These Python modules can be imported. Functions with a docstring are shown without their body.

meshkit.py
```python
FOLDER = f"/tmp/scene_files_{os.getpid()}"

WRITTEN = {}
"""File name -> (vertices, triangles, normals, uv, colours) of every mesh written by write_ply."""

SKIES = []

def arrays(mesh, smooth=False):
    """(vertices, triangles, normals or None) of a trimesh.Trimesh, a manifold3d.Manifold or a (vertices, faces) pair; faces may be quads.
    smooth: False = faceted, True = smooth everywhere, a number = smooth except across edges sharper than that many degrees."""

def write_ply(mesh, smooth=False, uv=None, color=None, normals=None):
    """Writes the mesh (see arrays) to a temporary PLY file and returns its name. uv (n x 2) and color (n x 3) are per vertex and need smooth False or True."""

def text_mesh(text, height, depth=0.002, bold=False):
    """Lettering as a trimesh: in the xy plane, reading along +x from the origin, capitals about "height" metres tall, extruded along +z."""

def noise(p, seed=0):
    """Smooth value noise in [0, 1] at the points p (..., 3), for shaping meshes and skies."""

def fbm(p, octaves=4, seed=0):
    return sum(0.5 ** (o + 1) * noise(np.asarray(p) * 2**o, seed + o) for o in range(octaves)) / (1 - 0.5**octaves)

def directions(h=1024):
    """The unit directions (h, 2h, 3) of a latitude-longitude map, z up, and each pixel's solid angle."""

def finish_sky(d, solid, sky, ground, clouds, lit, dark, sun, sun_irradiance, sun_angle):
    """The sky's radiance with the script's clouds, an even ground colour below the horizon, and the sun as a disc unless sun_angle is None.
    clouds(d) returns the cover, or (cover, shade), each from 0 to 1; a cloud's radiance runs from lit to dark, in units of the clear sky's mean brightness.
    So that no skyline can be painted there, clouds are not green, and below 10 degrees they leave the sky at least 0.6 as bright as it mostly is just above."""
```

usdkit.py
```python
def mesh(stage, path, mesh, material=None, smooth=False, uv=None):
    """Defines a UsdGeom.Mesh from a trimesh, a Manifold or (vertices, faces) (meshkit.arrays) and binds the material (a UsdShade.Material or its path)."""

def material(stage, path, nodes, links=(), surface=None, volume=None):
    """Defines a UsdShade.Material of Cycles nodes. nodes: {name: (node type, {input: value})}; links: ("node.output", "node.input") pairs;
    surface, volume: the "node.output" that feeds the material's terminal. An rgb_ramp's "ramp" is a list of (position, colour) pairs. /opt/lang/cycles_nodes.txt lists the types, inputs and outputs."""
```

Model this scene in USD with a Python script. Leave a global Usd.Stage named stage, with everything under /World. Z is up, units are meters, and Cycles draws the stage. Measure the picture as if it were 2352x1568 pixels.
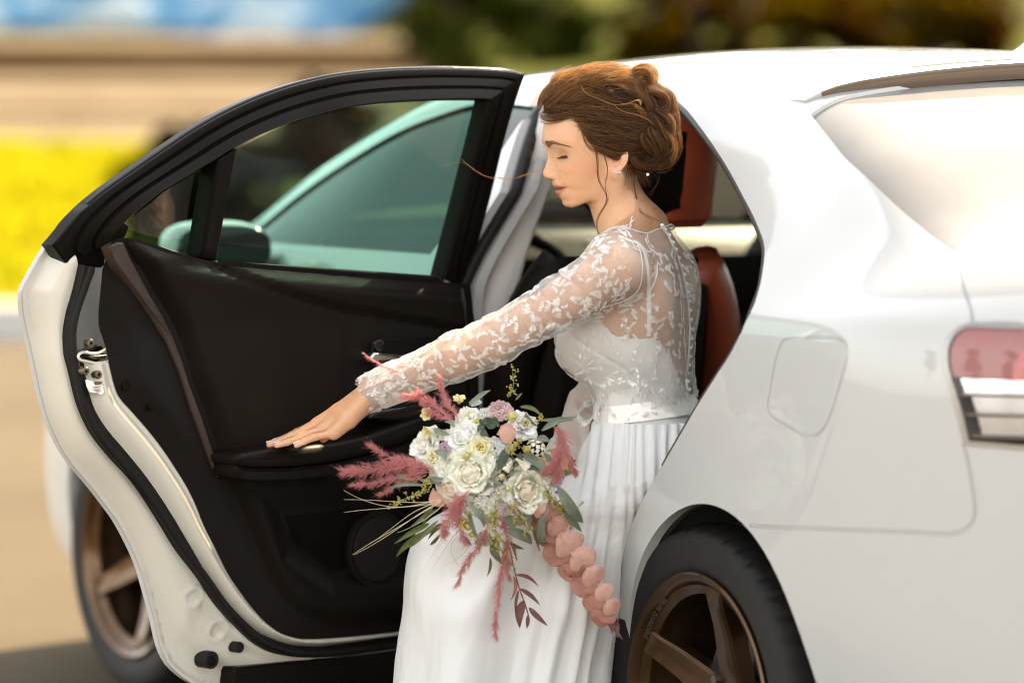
import math, random, numpy as np, trimesh, usdkit, meshkit
import manifold3d as m3
from scipy.spatial import cKDTree, Delaunay
from scipy.interpolate import CubicSpline, PchipInterpolator
import shapely
from shapely.geometry import Polygon, LineString, Point
from pxr import Usd, UsdGeom, UsdLux, UsdShade, Sdf, Gf, Vt

# world = the car's own frame: x forward from the rear axle, y to the car's left, z up, metres
stage = Usd.Stage.CreateInMemory()
UsdGeom.SetStageUpAxis(stage, UsdGeom.Tokens.z)
UsdGeom.SetStageMetersPerUnit(stage, 1.0)
UsdGeom.Xform.Define(stage, '/World')
UsdGeom.Scope.Define(stage, '/World/Looks')

# ---------------- camera ----------------
CAM = np.array([-5.776, 4.243, 1.40])
RIGHT = np.array([-.462, -.887, 0]); RIGHT /= np.linalg.norm(RIGHT)
DEEP = np.array([.887, -.462, 0]); DEEP /= np.linalg.norm(DEEP)
PITCH = math.atan(552 / 8820)
FWD = math.cos(PITCH) * DEEP - math.sin(PITCH) * np.array([0, 0, 1.0])
UP = math.sin(PITCH) * DEEP + math.cos(PITCH) * np.array([0, 0, 1.0])
FPX = 8820.0
cam = UsdGeom.Camera.Define(stage, '/World/camera')
cam.AddTransformOp().Set(Gf.Matrix4d(*RIGHT, 0, *UP, 0, *(-FWD), 0, *CAM, 1))
cam.CreateHorizontalApertureAttr(36.0); cam.CreateVerticalApertureAttr(24.0)
cam.CreateFocalLengthAttr(135.0)
cam.CreateFStopAttr(2.0); cam.CreateFocusDistanceAttr(6.95)
cam.CreateExposureAttr(2.05)

# ---------------- sky and sun ----------------
SUN_ELEV = math.radians(41)   # towards the sun, from the car's far side and ahead
SUN_ROT = math.atan2(.42, -.90)
sun_dir = np.array([math.sin(SUN_ROT) * math.cos(SUN_ELEV), math.cos(SUN_ROT) * math.cos(SUN_ELEV), math.sin(SUN_ELEV)])
dome = UsdLux.DomeLight.Define(stage, '/World/sky')
dome.GetPrim().SetCustomDataByKey('kind', 'structure')
sky_mat = usdkit.material(stage, '/World/Looks/sky', {
    's': ('sky_texture', {'sky_type': 'single_scattering', 'sun_disc': False, 'sun_elevation': SUN_ELEV, 'sun_rotation': SUN_ROT, 'air_density': 1.0, 'aerosol_density': 1.2, 'ozone_density': 1.0, 'altitude': 200.0}),
    'h': ('hsv', {'saturation': .34}), 'w': ('mix', {'mix_type': 'multiply', 'fac': 1.0, 'color2': (1.0, .955, .875)}),
    'b': ('background_shader', {'strength': 0.15})}, [('s.color', 'h.color'), ('h.color', 'w.color1'), ('w.color', 'b.color')], surface='b.background')
UsdShade.MaterialBindingAPI.Apply(dome.GetPrim()).Bind(sky_mat)
sun = UsdLux.DistantLight.Define(stage, '/World/sun')
sun.CreateIntensityAttr(1.2); sun.CreateAngleAttr(0.6); sun.CreateColorAttr(Gf.Vec3f(1.0, .80, .53))
sun.GetPrim().CreateAttribute('inputs:normalize', Sdf.ValueTypeNames.Bool).Set(True)
_z = sun_dir; _x = np.cross([0, 0, 1.0], _z); _x /= np.linalg.norm(_x); _y = np.cross(_z, _x)
sun.AddTransformOp().Set(Gf.Matrix4d(*_x, 0, *_y, 0, *_z, 0, 0, 0, 20, 1))

# ---------------- helpers ----------------
rng = np.random.default_rng(7)

def at(x, y, d):
    """The point seen at picture position x, y (of 2352 x 1568), d metres deep."""
    return CAM + d * (FWD + (x - 1176) / FPX * RIGHT + (784 - y) / FPX * UP)
def ray(x, y):
    return FWD + (x - 1176) / FPX * RIGHT + (784 - y) / FPX * UP
def on_plane(x, y, p0, n):
    v = ray(x, y); return CAM + v * (np.dot(np.asarray(p0) - CAM, n) / np.dot(v, n))
def project(p):
    v = np.asarray(p, float) - CAM; d = v @ FWD
    return np.stack([1176 + FPX * (v @ RIGHT) / d, 784 - FPX * (v @ UP) / d, d], -1)

_used = {}
def path_for(name, parent=None):
    base = (parent if isinstance(parent, str) else str(parent.GetPath())) if parent is not None else '/World'
    k = base + '/' + name; n = _used.get(k, 0); _used[k] = n + 1
    return k if n == 0 else f'{k}_{n:03d}'
def tag(p, label=None, category=None, group=None, kind=None):
    p = p if isinstance(p, Usd.Prim) else p.GetPrim()
    for k, v in (('label', label), ('category', category), ('group', group), ('kind', kind)):
        if v: p.SetCustomDataByKey(k, v)
    return p
def thing(name, label=None, category=None, group=None, loc=None, parent=None):
    x = UsdGeom.Xform.Define(stage, path_for(name, parent))
    if loc is not None: x.AddTranslateOp().Set(Gf.Vec3d(*map(float, loc)))
    return tag(x, label, category, group)
def obj(name, mesh, mat, parent=None, smooth=35, normals=None, color=None, uv=None):
    """One Mesh prim."""
    path = path_for(name, parent)
    if normals is not None:
        v, f = mesh
        m = usdkit.mesh(stage, path, (np.asarray(v), np.asarray(f)), M[mat])
        m.CreateNormalsAttr(Vt.Vec3fArray.FromNumpy(np.asarray(normals, np.float32))); m.SetNormalsInterpolation('vertex')
    else:
        m = usdkit.mesh(stage, path, mesh, M[mat], smooth=smooth, uv=uv)
    if color is not None:
        UsdGeom.PrimvarsAPI(m).CreatePrimvar('tint', Sdf.ValueTypeNames.Color3fArray, 'vertex').Set(Vt.Vec3fArray.FromNumpy(np.asarray(color, np.float32)))
    return m.GetPrim()
def curves(name, lines, widths, mat, parent=None):
    """Hair-like strands: lines = list of (n,3); widths = per line (root, tip)."""
    c = UsdGeom.BasisCurves.Define(stage, path_for(name, parent))
    c.CreateTypeAttr('linear')
    c.CreateCurveVertexCountsAttr(Vt.IntArray.FromNumpy(np.array([len(l) for l in lines], np.int32)))
    c.CreatePointsAttr(Vt.Vec3fArray.FromNumpy(np.vstack(lines).astype(np.float32)))
    w = np.concatenate([np.linspace(a, b, len(l)) for l, (a, b) in zip(lines, widths)])
    c.CreateWidthsAttr(Vt.FloatArray.FromNumpy(w.astype(np.float32))); c.SetWidthsInterpolation('vertex')
    UsdShade.MaterialBindingAPI.Apply(c.GetPrim()).Bind(M[mat])
    return c.GetPrim()

cat = trimesh.util.concatenate
def box(cx, cy, cz, sx, sy, sz, b=0.0):
    """Box by centre and size with bevelled edges."""
    if b <= 0: m = trimesh.creation.box([sx, sy, sz])
    else:
        pts = []
        for i in (-1, 1):
            for j in (-1, 1):
                for k in (-1, 1):
                    for ax in range(3):
                        s = np.array([sx, sy, sz]) / 2 - b; s[ax] += b
                        pts.append(s * (i, j, k))
        m = trimesh.convex.convex_hull(np.array(pts))
    m.apply_translation([cx, cy, cz]); return m
def tube(p, r, n=10, cap=True, closed=False):
    p = np.asarray(p, float); k = len(p); r = np.broadcast_to(np.asarray(r, float), (k,))
    t = np.roll(p, -1, 0) - np.roll(p, 1, 0) if closed else np.gradient(p, axis=0)
    t /= np.linalg.norm(t, axis=1, keepdims=True) + 1e-12
    u = np.zeros_like(p); ref = np.array([0, 0, 1.0]) if abs(t[0, 2]) < .9 else np.array([1.0, 0, 0])
    for i in range(k):
        q = ref - t[i] * (ref @ t[i]); q /= np.linalg.norm(q) + 1e-12; u[i] = q; ref = q
    w = np.cross(t, u); a = np.arange(n) * 2 * np.pi / n
    v = (p[:, None] + r[:, None, None] * (np.cos(a)[None, :, None] * u[:, None] + np.sin(a)[None, :, None] * w[:, None])).reshape(-1, 3)
    i, j = np.meshgrid(np.arange(k if closed else k - 1), np.arange(n), indexing='ij'); i2 = (i + 1) % k
    a_, b_, c_, d_ = i * n + j, i * n + (j + 1) % n, i2 * n + (j + 1) % n, i2 * n + j
    f = np.vstack([np.stack([a_, b_, c_], -1).reshape(-1, 3), np.stack([a_, c_, d_], -1).reshape(-1, 3)])
    if cap and not closed:
        v = np.vstack([v, p[0], p[-1]]); c0, c1 = len(v) - 2, len(v) - 1; q = np.arange(n); q2 = (q + 1) % n
        f = np.vstack([f, np.stack([q2, q, np.full(n, c0)], 1), np.stack([(k - 1) * n + q, (k - 1) * n + q2, np.full(n, c1)], 1)])
    return trimesh.Trimesh(v, f, process=False)
def grid_mesh(P, closed_u=False, closed_v=False):
    """P (nu, nv, 3) -> trimesh."""
    nu, nv = P.shape[:2]
    i, j = np.meshgrid(np.arange(nu if closed_u else nu - 1), np.arange(nv if closed_v else nv - 1), indexing='ij')
    i2, j2 = (i + 1) % nu, (j + 1) % nv
    a, b, c, d = i * nv + j, i2 * nv + j, i2 * nv + j2, i * nv + j2
    f = np.vstack([np.stack([a, b, c], -1).reshape(-1, 3), np.stack([a, c, d], -1).reshape(-1, 3)])
    return trimesh.Trimesh(P.reshape(-1, 3), f, process=False)
def smooth_line(pts, n=60, closed=False):
    p = np.asarray(pts, float)
    if closed: p = np.vstack([p, p[:1]])
    s = np.r_[0, np.cumsum(np.linalg.norm(np.diff(p, axis=0), axis=1) + 1e-9)]
    q = PchipInterpolator(s, p, axis=0)(np.linspace(0, s[-1], n)) if not closed else CubicSpline(s, p, axis=0, bc_type='periodic')(np.linspace(0, s[-1], n + 1)[:-1])
    return q
def spline(pts, n=40):
    p = np.asarray(pts, float); s = np.r_[0, np.cumsum(np.linalg.norm(np.diff(p, axis=0), axis=1) + 1e-9)]
    return CubicSpline(s, p, axis=0)(np.linspace(0, s[-1], n)) if len(p) > 2 else p[0] + (p[1] - p[0]) * np.linspace(0, 1, n)[:, None]
def densify(p, step, closed=True):
    ls = LineString(np.vstack([p, p[:1]]) if closed else p); n = max(3, int(ls.length / step))
    return np.array([ls.interpolate(t, normalized=True).coords[0] for t in np.linspace(0, 1, n + 1)[: n if closed else n + 1]])
def sstep(a, b, x):
    t = np.clip((np.asarray(x, float) - a) / (b - a), 0, 1); return t * t * (3 - 2 * t)
def fill(poly, grid, bstep=None):
    """Triangulated interior of a shapely polygon: (points2d, faces)."""
    rings = [poly.exterior] + list(poly.interiors); bs = bstep or grid * .6
    B = np.vstack([densify(np.array(r.coords)[:-1], bs) for r in rings])
    x0, y0, x1, y1 = poly.bounds
    gx, gy = np.meshgrid(np.arange(x0, x1, grid), np.arange(y0, y1, grid)); gx[::2] += grid / 2
    G = np.stack([gx.ravel(), gy.ravel()], 1)
    inn = poly.buffer(-grid * .45)
    G = G[shapely.contains_xy(inn, G[:, 0], G[:, 1])]
    P = np.vstack([B, G]); T = Delaunay(P).simplices; c = P[T].mean(1)
    T = T[shapely.contains_xy(poly, c[:, 0], c[:, 1])]
    e1, e2 = P[T[:, 1]] - P[T[:, 0]], P[T[:, 2]] - P[T[:, 0]]; cr = e1[:, 0] * e2[:, 1] - e1[:, 1] * e2[:, 0]
    T = T[np.abs(cr) > 1e-10]; cr = cr[np.abs(cr) > 1e-10]; T[cr < 0] = T[cr < 0][:, ::-1]
    return P, T, len(B)
def ring_offset(p, b):
    """Closed ring moved inward by b (counter-clockwise ring)."""
    a, c = np.roll(p, 1, 0), np.roll(p, -1, 0)
    e1, e2 = p - a, c - p
    n1 = np.stack([-e1[:, 1], e1[:, 0]], 1); n2 = np.stack([-e2[:, 1], e2[:, 0]], 1)
    n1 /= np.linalg.norm(n1, axis=1, keepdims=True) + 1e-12; n2 /= np.linalg.norm(n2, axis=1, keepdims=True) + 1e-12
    n = n1 + n2; n /= np.maximum((n * n1).sum(1, keepdims=True), .55)
    return p + n / 1.0 * b / 1.0 * .5 * 2 / np.maximum(1, 1)
def ccw(p):
    x, y = p[:, 0], p[:, 1]
    return p if (x * np.roll(y, -1) - y * np.roll(x, -1)).sum() > 0 else p[::-1]
def slab(ring, n0, n1, b=.003, step=.015, back=True):
    """A plate: ring (k,2) counter-clockwise, from n0 to n1 with a rounded upper edge. Vertices are (a, z, n)."""
    p = ccw(densify(np.asarray(ring, float), step)); k = len(p)
    lv = [(0, n0)] + [(b * (1 - math.cos(t)), n1 - b * (1 - math.sin(t))) for t in np.linspace(0, math.pi / 2, 4)]
    rings = [np.c_[ring_offset(p, o), np.full(k, h)] for o, h in lv]
    V = np.vstack(rings); F = []
    for i in range(len(rings) - 1):
        q = np.arange(k); q2 = (q + 1) % k
        F += [np.stack([i * k + q, i * k + q2, (i + 1) * k + q2], 1), np.stack([i * k + q, (i + 1) * k + q2, (i + 1) * k + q], 1)]
    try:
        import mapbox_earcut as ec
        top = rings[-1][:, :2]; t = ec.triangulate_float64(np.ascontiguousarray(top), np.array([k], np.uint32)).reshape(-1, 3).astype(int)
        e1, e2 = top[t[:, 1]] - top[t[:, 0]], top[t[:, 2]] - top[t[:, 0]]; cr = e1[:, 0] * e2[:, 1] - e1[:, 1] * e2[:, 0]
        t[cr < 0] = t[cr < 0][:, ::-1]
        F.append(t + (len(rings) - 1) * k)
        if back: F.append(t[:, ::-1])
    except ImportError: pass
    return trimesh.Trimesh(V, np.vstack(F), process=False)

# ---- materials ----
M = {}
def mat(name, nodes, links=(), surface='p.BSDF', volume=None):
    M[name] = usdkit.material(stage, '/World/Looks/' + name, nodes, links, surface=surface, volume=volume); return M[name]
def plain(name, col, rough=.5, **kw):
    return mat(name, {'p': ('principled_bsdf', {'base_color': col, 'roughness': rough, **kw})})
def speckled(name, c0, c1, scale, rough=.6, bump=0.0, detail=4.0, bscale=None, dist=.002, **kw):
    """Two tones mixed by noise, with fine relief."""
    nodes = {'g': ('geometry', {}), 'n': ('noise_texture', {'scale': scale, 'detail': detail}), 'r': ('rgb_ramp', {'ramp': [(.3, c0), (.7, c1)]}),
             'p': ('principled_bsdf', {'roughness': rough, **kw})}
    links = [('g.position', 'n.vector'), ('n.fac', 'r.fac'), ('r.color', 'p.base_color')]
    if bump:
        nodes['n2'] = ('noise_texture', {'scale': bscale or scale * 3, 'detail': 3.0}); nodes['bp'] = ('bump', {'strength': bump, 'distance': dist})
        links += [('g.position', 'n2.vector'), ('n2.fac', 'bp.height'), ('bp.normal', 'p.normal')]
    return mat(name, nodes, links)

# ---- implicit shapes meshed by sparse surface nets ----
def surface_nets(f, lo, hi, h, coarse=10, margin=1.7, iters=1):
    """f(points)->signed distance (about), negative inside."""
    lo, hi = np.asarray(lo, float), np.asarray(hi, float)
    H = h * coarse
    nb = np.ceil((hi - lo) / H).astype(int)
    I = np.stack(np.meshgrid(*[np.arange(n) for n in nb], indexing='ij'), -1).reshape(-1, 3)
    C = lo + (I + .5) * H
    keep = np.abs(np.concatenate([f(c) for c in np.array_split(C, max(1, len(C) // 60000))])) < H * margin * .5 * 1.75
    I = I[keep]
    k = coarse + 1
    off = np.stack(np.meshgrid(*[np.arange(k)] * 3, indexing='ij'), -1).reshape(-1, 3)
    keys, vals = [], []
    dims = nb * coarse + 2
    for blk in np.array_split(I, max(1, len(I) // 150)):
        g = (blk[:, None, :] * coarse + off[None]).reshape(-1, 3)
        keys.append((g[:, 0] * dims[1] + g[:, 1]) * dims[2] + g[:, 2]); vals.append(f(lo + g * h))
    keys, vals = np.concatenate(keys), np.concatenate(vals)
    keys, ix = np.unique(keys, return_index=True); vals = vals[ix]
    gx, rem = keys // (dims[1] * dims[2]), keys % (dims[1] * dims[2]); gy, gz = rem // dims[2], rem % dims[2]
    st = (dims[1] * dims[2], dims[2], 1)
    def look(kk):
        j = np.searchsorted(keys, kk); j = np.clip(j, 0, len(keys) - 1); return j, keys[j] == kk
    corner = [(a, b, c) for a in (0, 1) for b in (0, 1) for c in (0, 1)]
    idx, ok = [], np.ones(len(keys), bool)
    for a, b, c in corner:
        j, o = look(keys + a * st[0] + b * st[1] + c * st[2]); idx.append(j); ok &= o
    idx = np.stack(idx, 1); V8 = vals[idx]; neg = V8 < 0
    act = ok & neg.any(1) & ~neg.all(1)
    cell = np.nonzero(act)[0]; V8 = V8[cell]
    cp = np.array(corner, float); acc = np.zeros((len(cell), 3)); cnt = np.zeros(len(cell))
    for a in range(8):
        for b in range(a + 1, 8):
            if np.abs(cp[a] - cp[b]).sum() != 1: continue
            va, vb = V8[:, a], V8[:, b]; cr = (va < 0) != (vb < 0)
            t = np.where(cr, va / np.where(cr, va - vb, 1), 0)
            acc += np.where(cr[:, None], cp[a] + t[:, None] * (cp[b] - cp[a]), 0); cnt += cr
    P = lo + (np.stack([gx[cell], gy[cell], gz[cell]], 1) + acc / cnt[:, None]) * h
    vid = -np.ones(len(keys), int); vid[cell] = np.arange(len(cell))
    F = []
    for ax in range(3):
        o1, o2 = [st[i] for i in range(3) if i != ax]
        j1, k1 = look(keys + st[ax])
        s = k1 & ((vals < 0) != (vals[j1] < 0))
        e = np.nonzero(s)[0]; q = []; good = np.ones(len(e), bool)
        for d in (0, o1, o1 + o2, o2):
            j, o = look(keys[e] - d); v = np.where(o, vid[j], -1); q.append(v); good &= v >= 0
        q = np.stack(q, 1)[good]; inside = (vals[e] < 0)[good]
        flip = inside if ax != 1 else ~inside
        q[~flip] = q[~flip][:, ::-1]
        F.append(q)
    F = np.vstack(F)
    eps = h * .4
    for _ in range(iters):
        fv = f(P); g = np.stack([f(P + eps * np.eye(3)[i]) - f(P - eps * np.eye(3)[i]) for i in range(3)], 1) / (2 * eps)
        P = P - np.clip(fv / np.maximum((g ** 2).sum(1), .05), -h, h)[:, None] * g
    g = np.stack([f(P + eps * np.eye(3)[i]) - f(P - eps * np.eye(3)[i]) for i in range(3)], 1)
    N = g / (np.linalg.norm(g, axis=1, keepdims=True) + 1e-12)
    T = np.vstack([F[:, [0, 1, 2]], F[:, [0, 2, 3]]])
    fn = np.cross(P[T[:, 1]] - P[T[:, 0]], P[T[:, 2]] - P[T[:, 0]])
    if (fn * N[T[:, 0]]).sum() < 0: T = T[:, ::-1]
    return P, T, N
def smin(a, b, k):
    h = np.clip(.5 + .5 * (b - a) / k, 0, 1); return b * (1 - h) + a * h - k * h * (1 - h)
def smax(a, b, k): return -smin(-a, -b, k)
def sd_cone(p, a, b, ra, rb):
    """Round cone from a to b."""
    a, b = np.asarray(a, float), np.asarray(b, float); ba = b - a; t = np.clip(((p - a) @ ba) / (ba @ ba), 0, 1)
    return np.linalg.norm(p - a - t[:, None] * ba, axis=1) - (ra + (rb - ra) * t)
def sd_ell(p, c, r, R=None):
    q = p - np.asarray(c, float)
    if R is not None: q = q @ np.asarray(R).T
    r = np.asarray(r, float); k0 = np.linalg.norm(q / r, axis=1); k1 = np.linalg.norm(q / r ** 2, axis=1)
    return k0 * (k0 - 1) / np.maximum(k1, 1e-9)
# ---------------- materials ----------------
mat('car_paint', {'g': ('geometry', {}), 'n': ('noise_texture', {'scale': 900.0, 'detail': 1.0}), 'bp': ('bump', {'strength': .012, 'distance': .001}),
    'p': ('principled_bsdf', {'base_color': (.35, .34, .325), 'roughness': .32, 'coat_weight': 1.0, 'coat_roughness': .012, 'coat_ior': 1.5, 'specular_ior_level': .3})},
    [('g.position', 'n.vector'), ('n.fac', 'bp.height'), ('bp.normal', 'p.normal')])
mat('bounce_lit_paint', {'g': ('geometry', {}), 'n': ('noise_texture', {'scale': 14.0, 'detail': 6.0, 'roughness': .7}), 'r': ('rgb_ramp', {'ramp': [(.0, (.50, .46, .39)), (.62, (.50, .46, .39)), (.74, (.52, .45, .36))]}),
    'p': ('principled_bsdf', {'roughness': .34, 'coat_weight': .6, 'coat_roughness': .08})}, [('g.position', 'n.vector'), ('n.fac', 'r.fac'), ('r.color', 'p.base_color')])  # warm ground bounce put into the white paint colour
plain('black_gloss', (.006, .005, .0045), .14, coat_weight=.35, coat_roughness=.05, specular_ior_level=.3)
plain('black_plastic', (.0035, .0027, .0022), .26, specular_ior_level=.09)
speckled('rubber', (.0035, .0027, .0022), (.0055, .0043, .0036), 40, .55, specular_ior_level=.22, bump=.1, bscale=300)
speckled('leather_black', (.0036, .0024, .0017), (.0048, .0033, .0024), 12, .44, bump=.3, bscale=420, dist=.0012, specular_ior_level=.09)
speckled('plastic_grain', (.0040, .0027, .0019), (.0055, .0038, .0028), 12, .58, bump=.3, bscale=700, dist=.0008, specular_ior_level=.12)
speckled('brown_trim', (.012, .0058, .003), (.016, .0078, .0042), 10, .5, bump=.2, bscale=600, dist=.0008)
speckled('leather_red', (.22, .040, .016), (.28, .052, .022), 10, .42, bump=.25, bscale=350, dist=.001)
plain('chrome', (.80, .78, .74), .10, metallic=1.0)
plain('spoiler_shade_brown', (.075, .048, .032), .25, coat_weight=.5)
plain('lamp_rim', (.30, .28, .26), .25, metallic=.9)
plain('bolt_metal', (.16, .13, .09), .38, metallic=.9)
plain('grey_trim', (.46, .43, .40), .6)
plain('liner', (.012, .011, .010), .9)
plain('sticker', (.74, .70, .62), .5)
plain('print_dark', (.10, .05, .04), .6)
plain('screen_brown', (.20, .10, .03), .5)
plain('cream_trim', (.42, .36, .28), .6)
def glass(name, tint, ior=1.45, boost=1.0):
    mat(name, {'t': ('transparent_bsdf', {'color': tint}), 'g': ('glossy_bsdf', {'color': (boost,) * 3, 'roughness': .004}), 'f': ('fresnel', {'IOR': ior}), 'm': ('mix_closure', {})},
        [('f.fac', 'm.fac'), ('t.BSDF', 'm.closure1'), ('g.BSDF', 'm.closure2')], surface='m.closure')
glass('door_glass', (.28, .50, .40))
glass('clear_glass', (.80, .88, .83))
mat('rear_glass', {'g': ('geometry', {}), 'n': ('noise_texture', {'scale': 1400.0, 'detail': 3.0}), 'n2': ('noise_texture', {'scale': 3.0, 'detail': 3.0}), 'r': ('map_range', {'from_min': .3, 'from_max': .7, 'to_min': .34, 'to_max': .52}), 'd': ('diffuse_bsdf', {'color': (.42, .40, .375)}), 'k': ('principled_bsdf', {'base_color': (.02, .02, .02), 'roughness': .02, 'ior': 1.7}), 'm': ('mix_closure', {})},
    [('g.position', 'n2.vector'), ('n2.fac', 'r.value'), ('r.result', 'm.fac'), ('k.BSDF', 'm.closure1'), ('d.BSDF', 'm.closure2')], surface='m.closure')
# wheels: dark bronze with brushed wear
mat('bronze_rim', {'g': ('geometry', {}), 'n': ('noise_texture', {'scale': 24.0, 'detail': 5.0}), 'r': ('rgb_ramp', {'ramp': [(.3, (.070, .036, .015)), (.7, (.105, .056, .025))]}),
    'p': ('principled_bsdf', {'metallic': .9, 'roughness': .24, 'coat_weight': .4, 'coat_roughness': .1})}, [('g.position', 'n.vector'), ('n.fac', 'r.fac'), ('r.color', 'p.base_color')])
mat('tyre', {'g': ('texture_coordinate', {}), 'n': ('noise_texture', {'scale': 60.0, 'detail': 6.0, 'roughness': .7}), 'r': ('rgb_ramp', {'ramp': [(.35, (.0060, .0050, .0045)), (.66, (.0105, .009, .008)), (.80, (.07, .058, .04))]}),
    'bp': ('bump', {'strength': .25, 'distance': .002}), 'p': ('principled_bsdf', {'roughness': .62, 'specular_ior_level': .25})}, [('g.object', 'n.vector'), ('n.fac', 'r.fac'), ('r.color', 'p.base_color'), ('n.fac', 'bp.height'), ('bp.normal', 'p.normal')])
plain('brake', (.20, .19, .18), .4, metallic=.8)
# tail lamp
glass('lamp_clear', (.93, .93, .95), ior=1.25)
plain('lamp_pink', (.42, .15, .12), .3, coat_weight=.2)
plain('lamp_red', (.45, .012, .008), .12, coat_weight=1.0)
plain('lamp_silver', (.82, .83, .86), .14, metallic=1.0)
# ground
mat('asphalt', {'g': ('geometry', {}), 'n': ('noise_texture', {'scale': 140.0, 'detail': 5.0, 'roughness': .8}), 'n2': ('noise_texture', {'scale': .7, 'detail': 4.0}),
    'r': ('rgb_ramp', {'ramp': [(.3, (.048, .036, .021)), (.5, (.102, .079, .047)), (.72, (.20, .162, .10))]}), 'r2': ('rgb_ramp', {'ramp': [(.3, (.80, .78, .75)), (.7, (1, 1, 1))]}),
    'mx': ('mix', {'mix_type': 'multiply', 'fac': 1.0}), 'bp': ('bump', {'strength': .6, 'distance': .006}), 'p': ('principled_bsdf', {'roughness': .9, 'specular_ior_level': .12})},
    [('g.position', 'n.vector'), ('g.position', 'n2.vector'), ('n.fac', 'r.fac'), ('n2.fac', 'r2.fac'), ('r.color', 'mx.color1'), ('r2.color', 'mx.color2'), ('mx.color', 'p.base_color'), ('n.fac', 'bp.height'), ('bp.normal', 'p.normal')])
speckled('concrete', (.34, .30, .25), (.44, .40, .34), 1.3, .85, bump=.2, bscale=60, dist=.004)
speckled('concrete_warm', (.40, .31, .20), (.52, .42, .29), .9, .85, bump=.2, bscale=60, dist=.004)
speckled('kerb_stone', (.30, .29, .27), (.38, .36, .33), 2.0, .8, bump=.2, bscale=50, dist=.004)
# ---------------- the setting ----------------
def gp(r, d, z=0.0):                       # r metres right, d metres deep of the camera's foot
    return np.array([CAM[0], CAM[1], 0]) + r * RIGHT + d * DEEP + np.array([0, 0, z])
def z_at(y, d): return 1.4 - (y - 232) * d / 8820
def r_at(x, d): return (x - 1176) * d / 8820
def sheet(rd, zs): return np.array([gp(r, d, z) for (r, d), z in zip(rd, zs)])
G = np.array([[(x, y, 0) for y in np.linspace(-400, 400, 9)] for x in np.linspace(-400, 400, 9)], float)
tag(obj('ground', grid_mesh(G), 'asphalt'), kind='structure')
# kerb of separate stones
kerb = thing('kerb', 'pale stone kerb along the yellow flower bed at the far left', 'kerb')
for i in range(14):
    r0 = -14.0 + i * 1.0; b = box(0, 0, 0, .985, .62, .30, .02); b.vertices = np.array([gp(r0 + v[0], 22.75 + v[1], .05 + v[2]) for v in b.vertices]); b.fix_normals()
    obj('kerb_stone', b, 'kerb_stone', kerb)
# flower bank: soil sheet and plants
mat('bank_soil', {'g': ('geometry', {}), 'n': ('noise_texture', {'scale': 1.6, 'detail': 5.0}), 'r': ('rgb_ramp', {'ramp': [(.3, (.20, .165, .005)), (.7, (.42, .35, .006))]}), 'p': ('principled_bsdf', {'roughness': .9, 'specular_ior_level': .1})}, [('g.position', 'n.vector'), ('n.fac', 'r.fac'), ('r.color', 'p.base_color')])
mat('yellow_bloom', {'o': ('geometry', {}), 'r': ('rgb_ramp', {'ramp': [(.0, (.32, .29, .006)), (.3, (.60, .51, .003)), (1, (.70, .60, .003))]}), 'd': ('diffuse_bsdf', {}), 't': ('translucent_bsdf', {}), 'm': ('mix_closure', {'fac': .5})}, [('o.random_per_island', 'r.fac'), ('r.color', 'd.color'), ('r.color', 't.color'), ('d.BSDF', 'm.closure1'), ('t.BSDF', 'm.closure2')], surface='m.closure')
rs = np.linspace(-16, r_at(330, 30), 50); ds = np.linspace(23.0, 38.2, 40)
def bank_z(d): return np.interp(d, [23, 24, 38.2], [.14, .20, .86])
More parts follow.
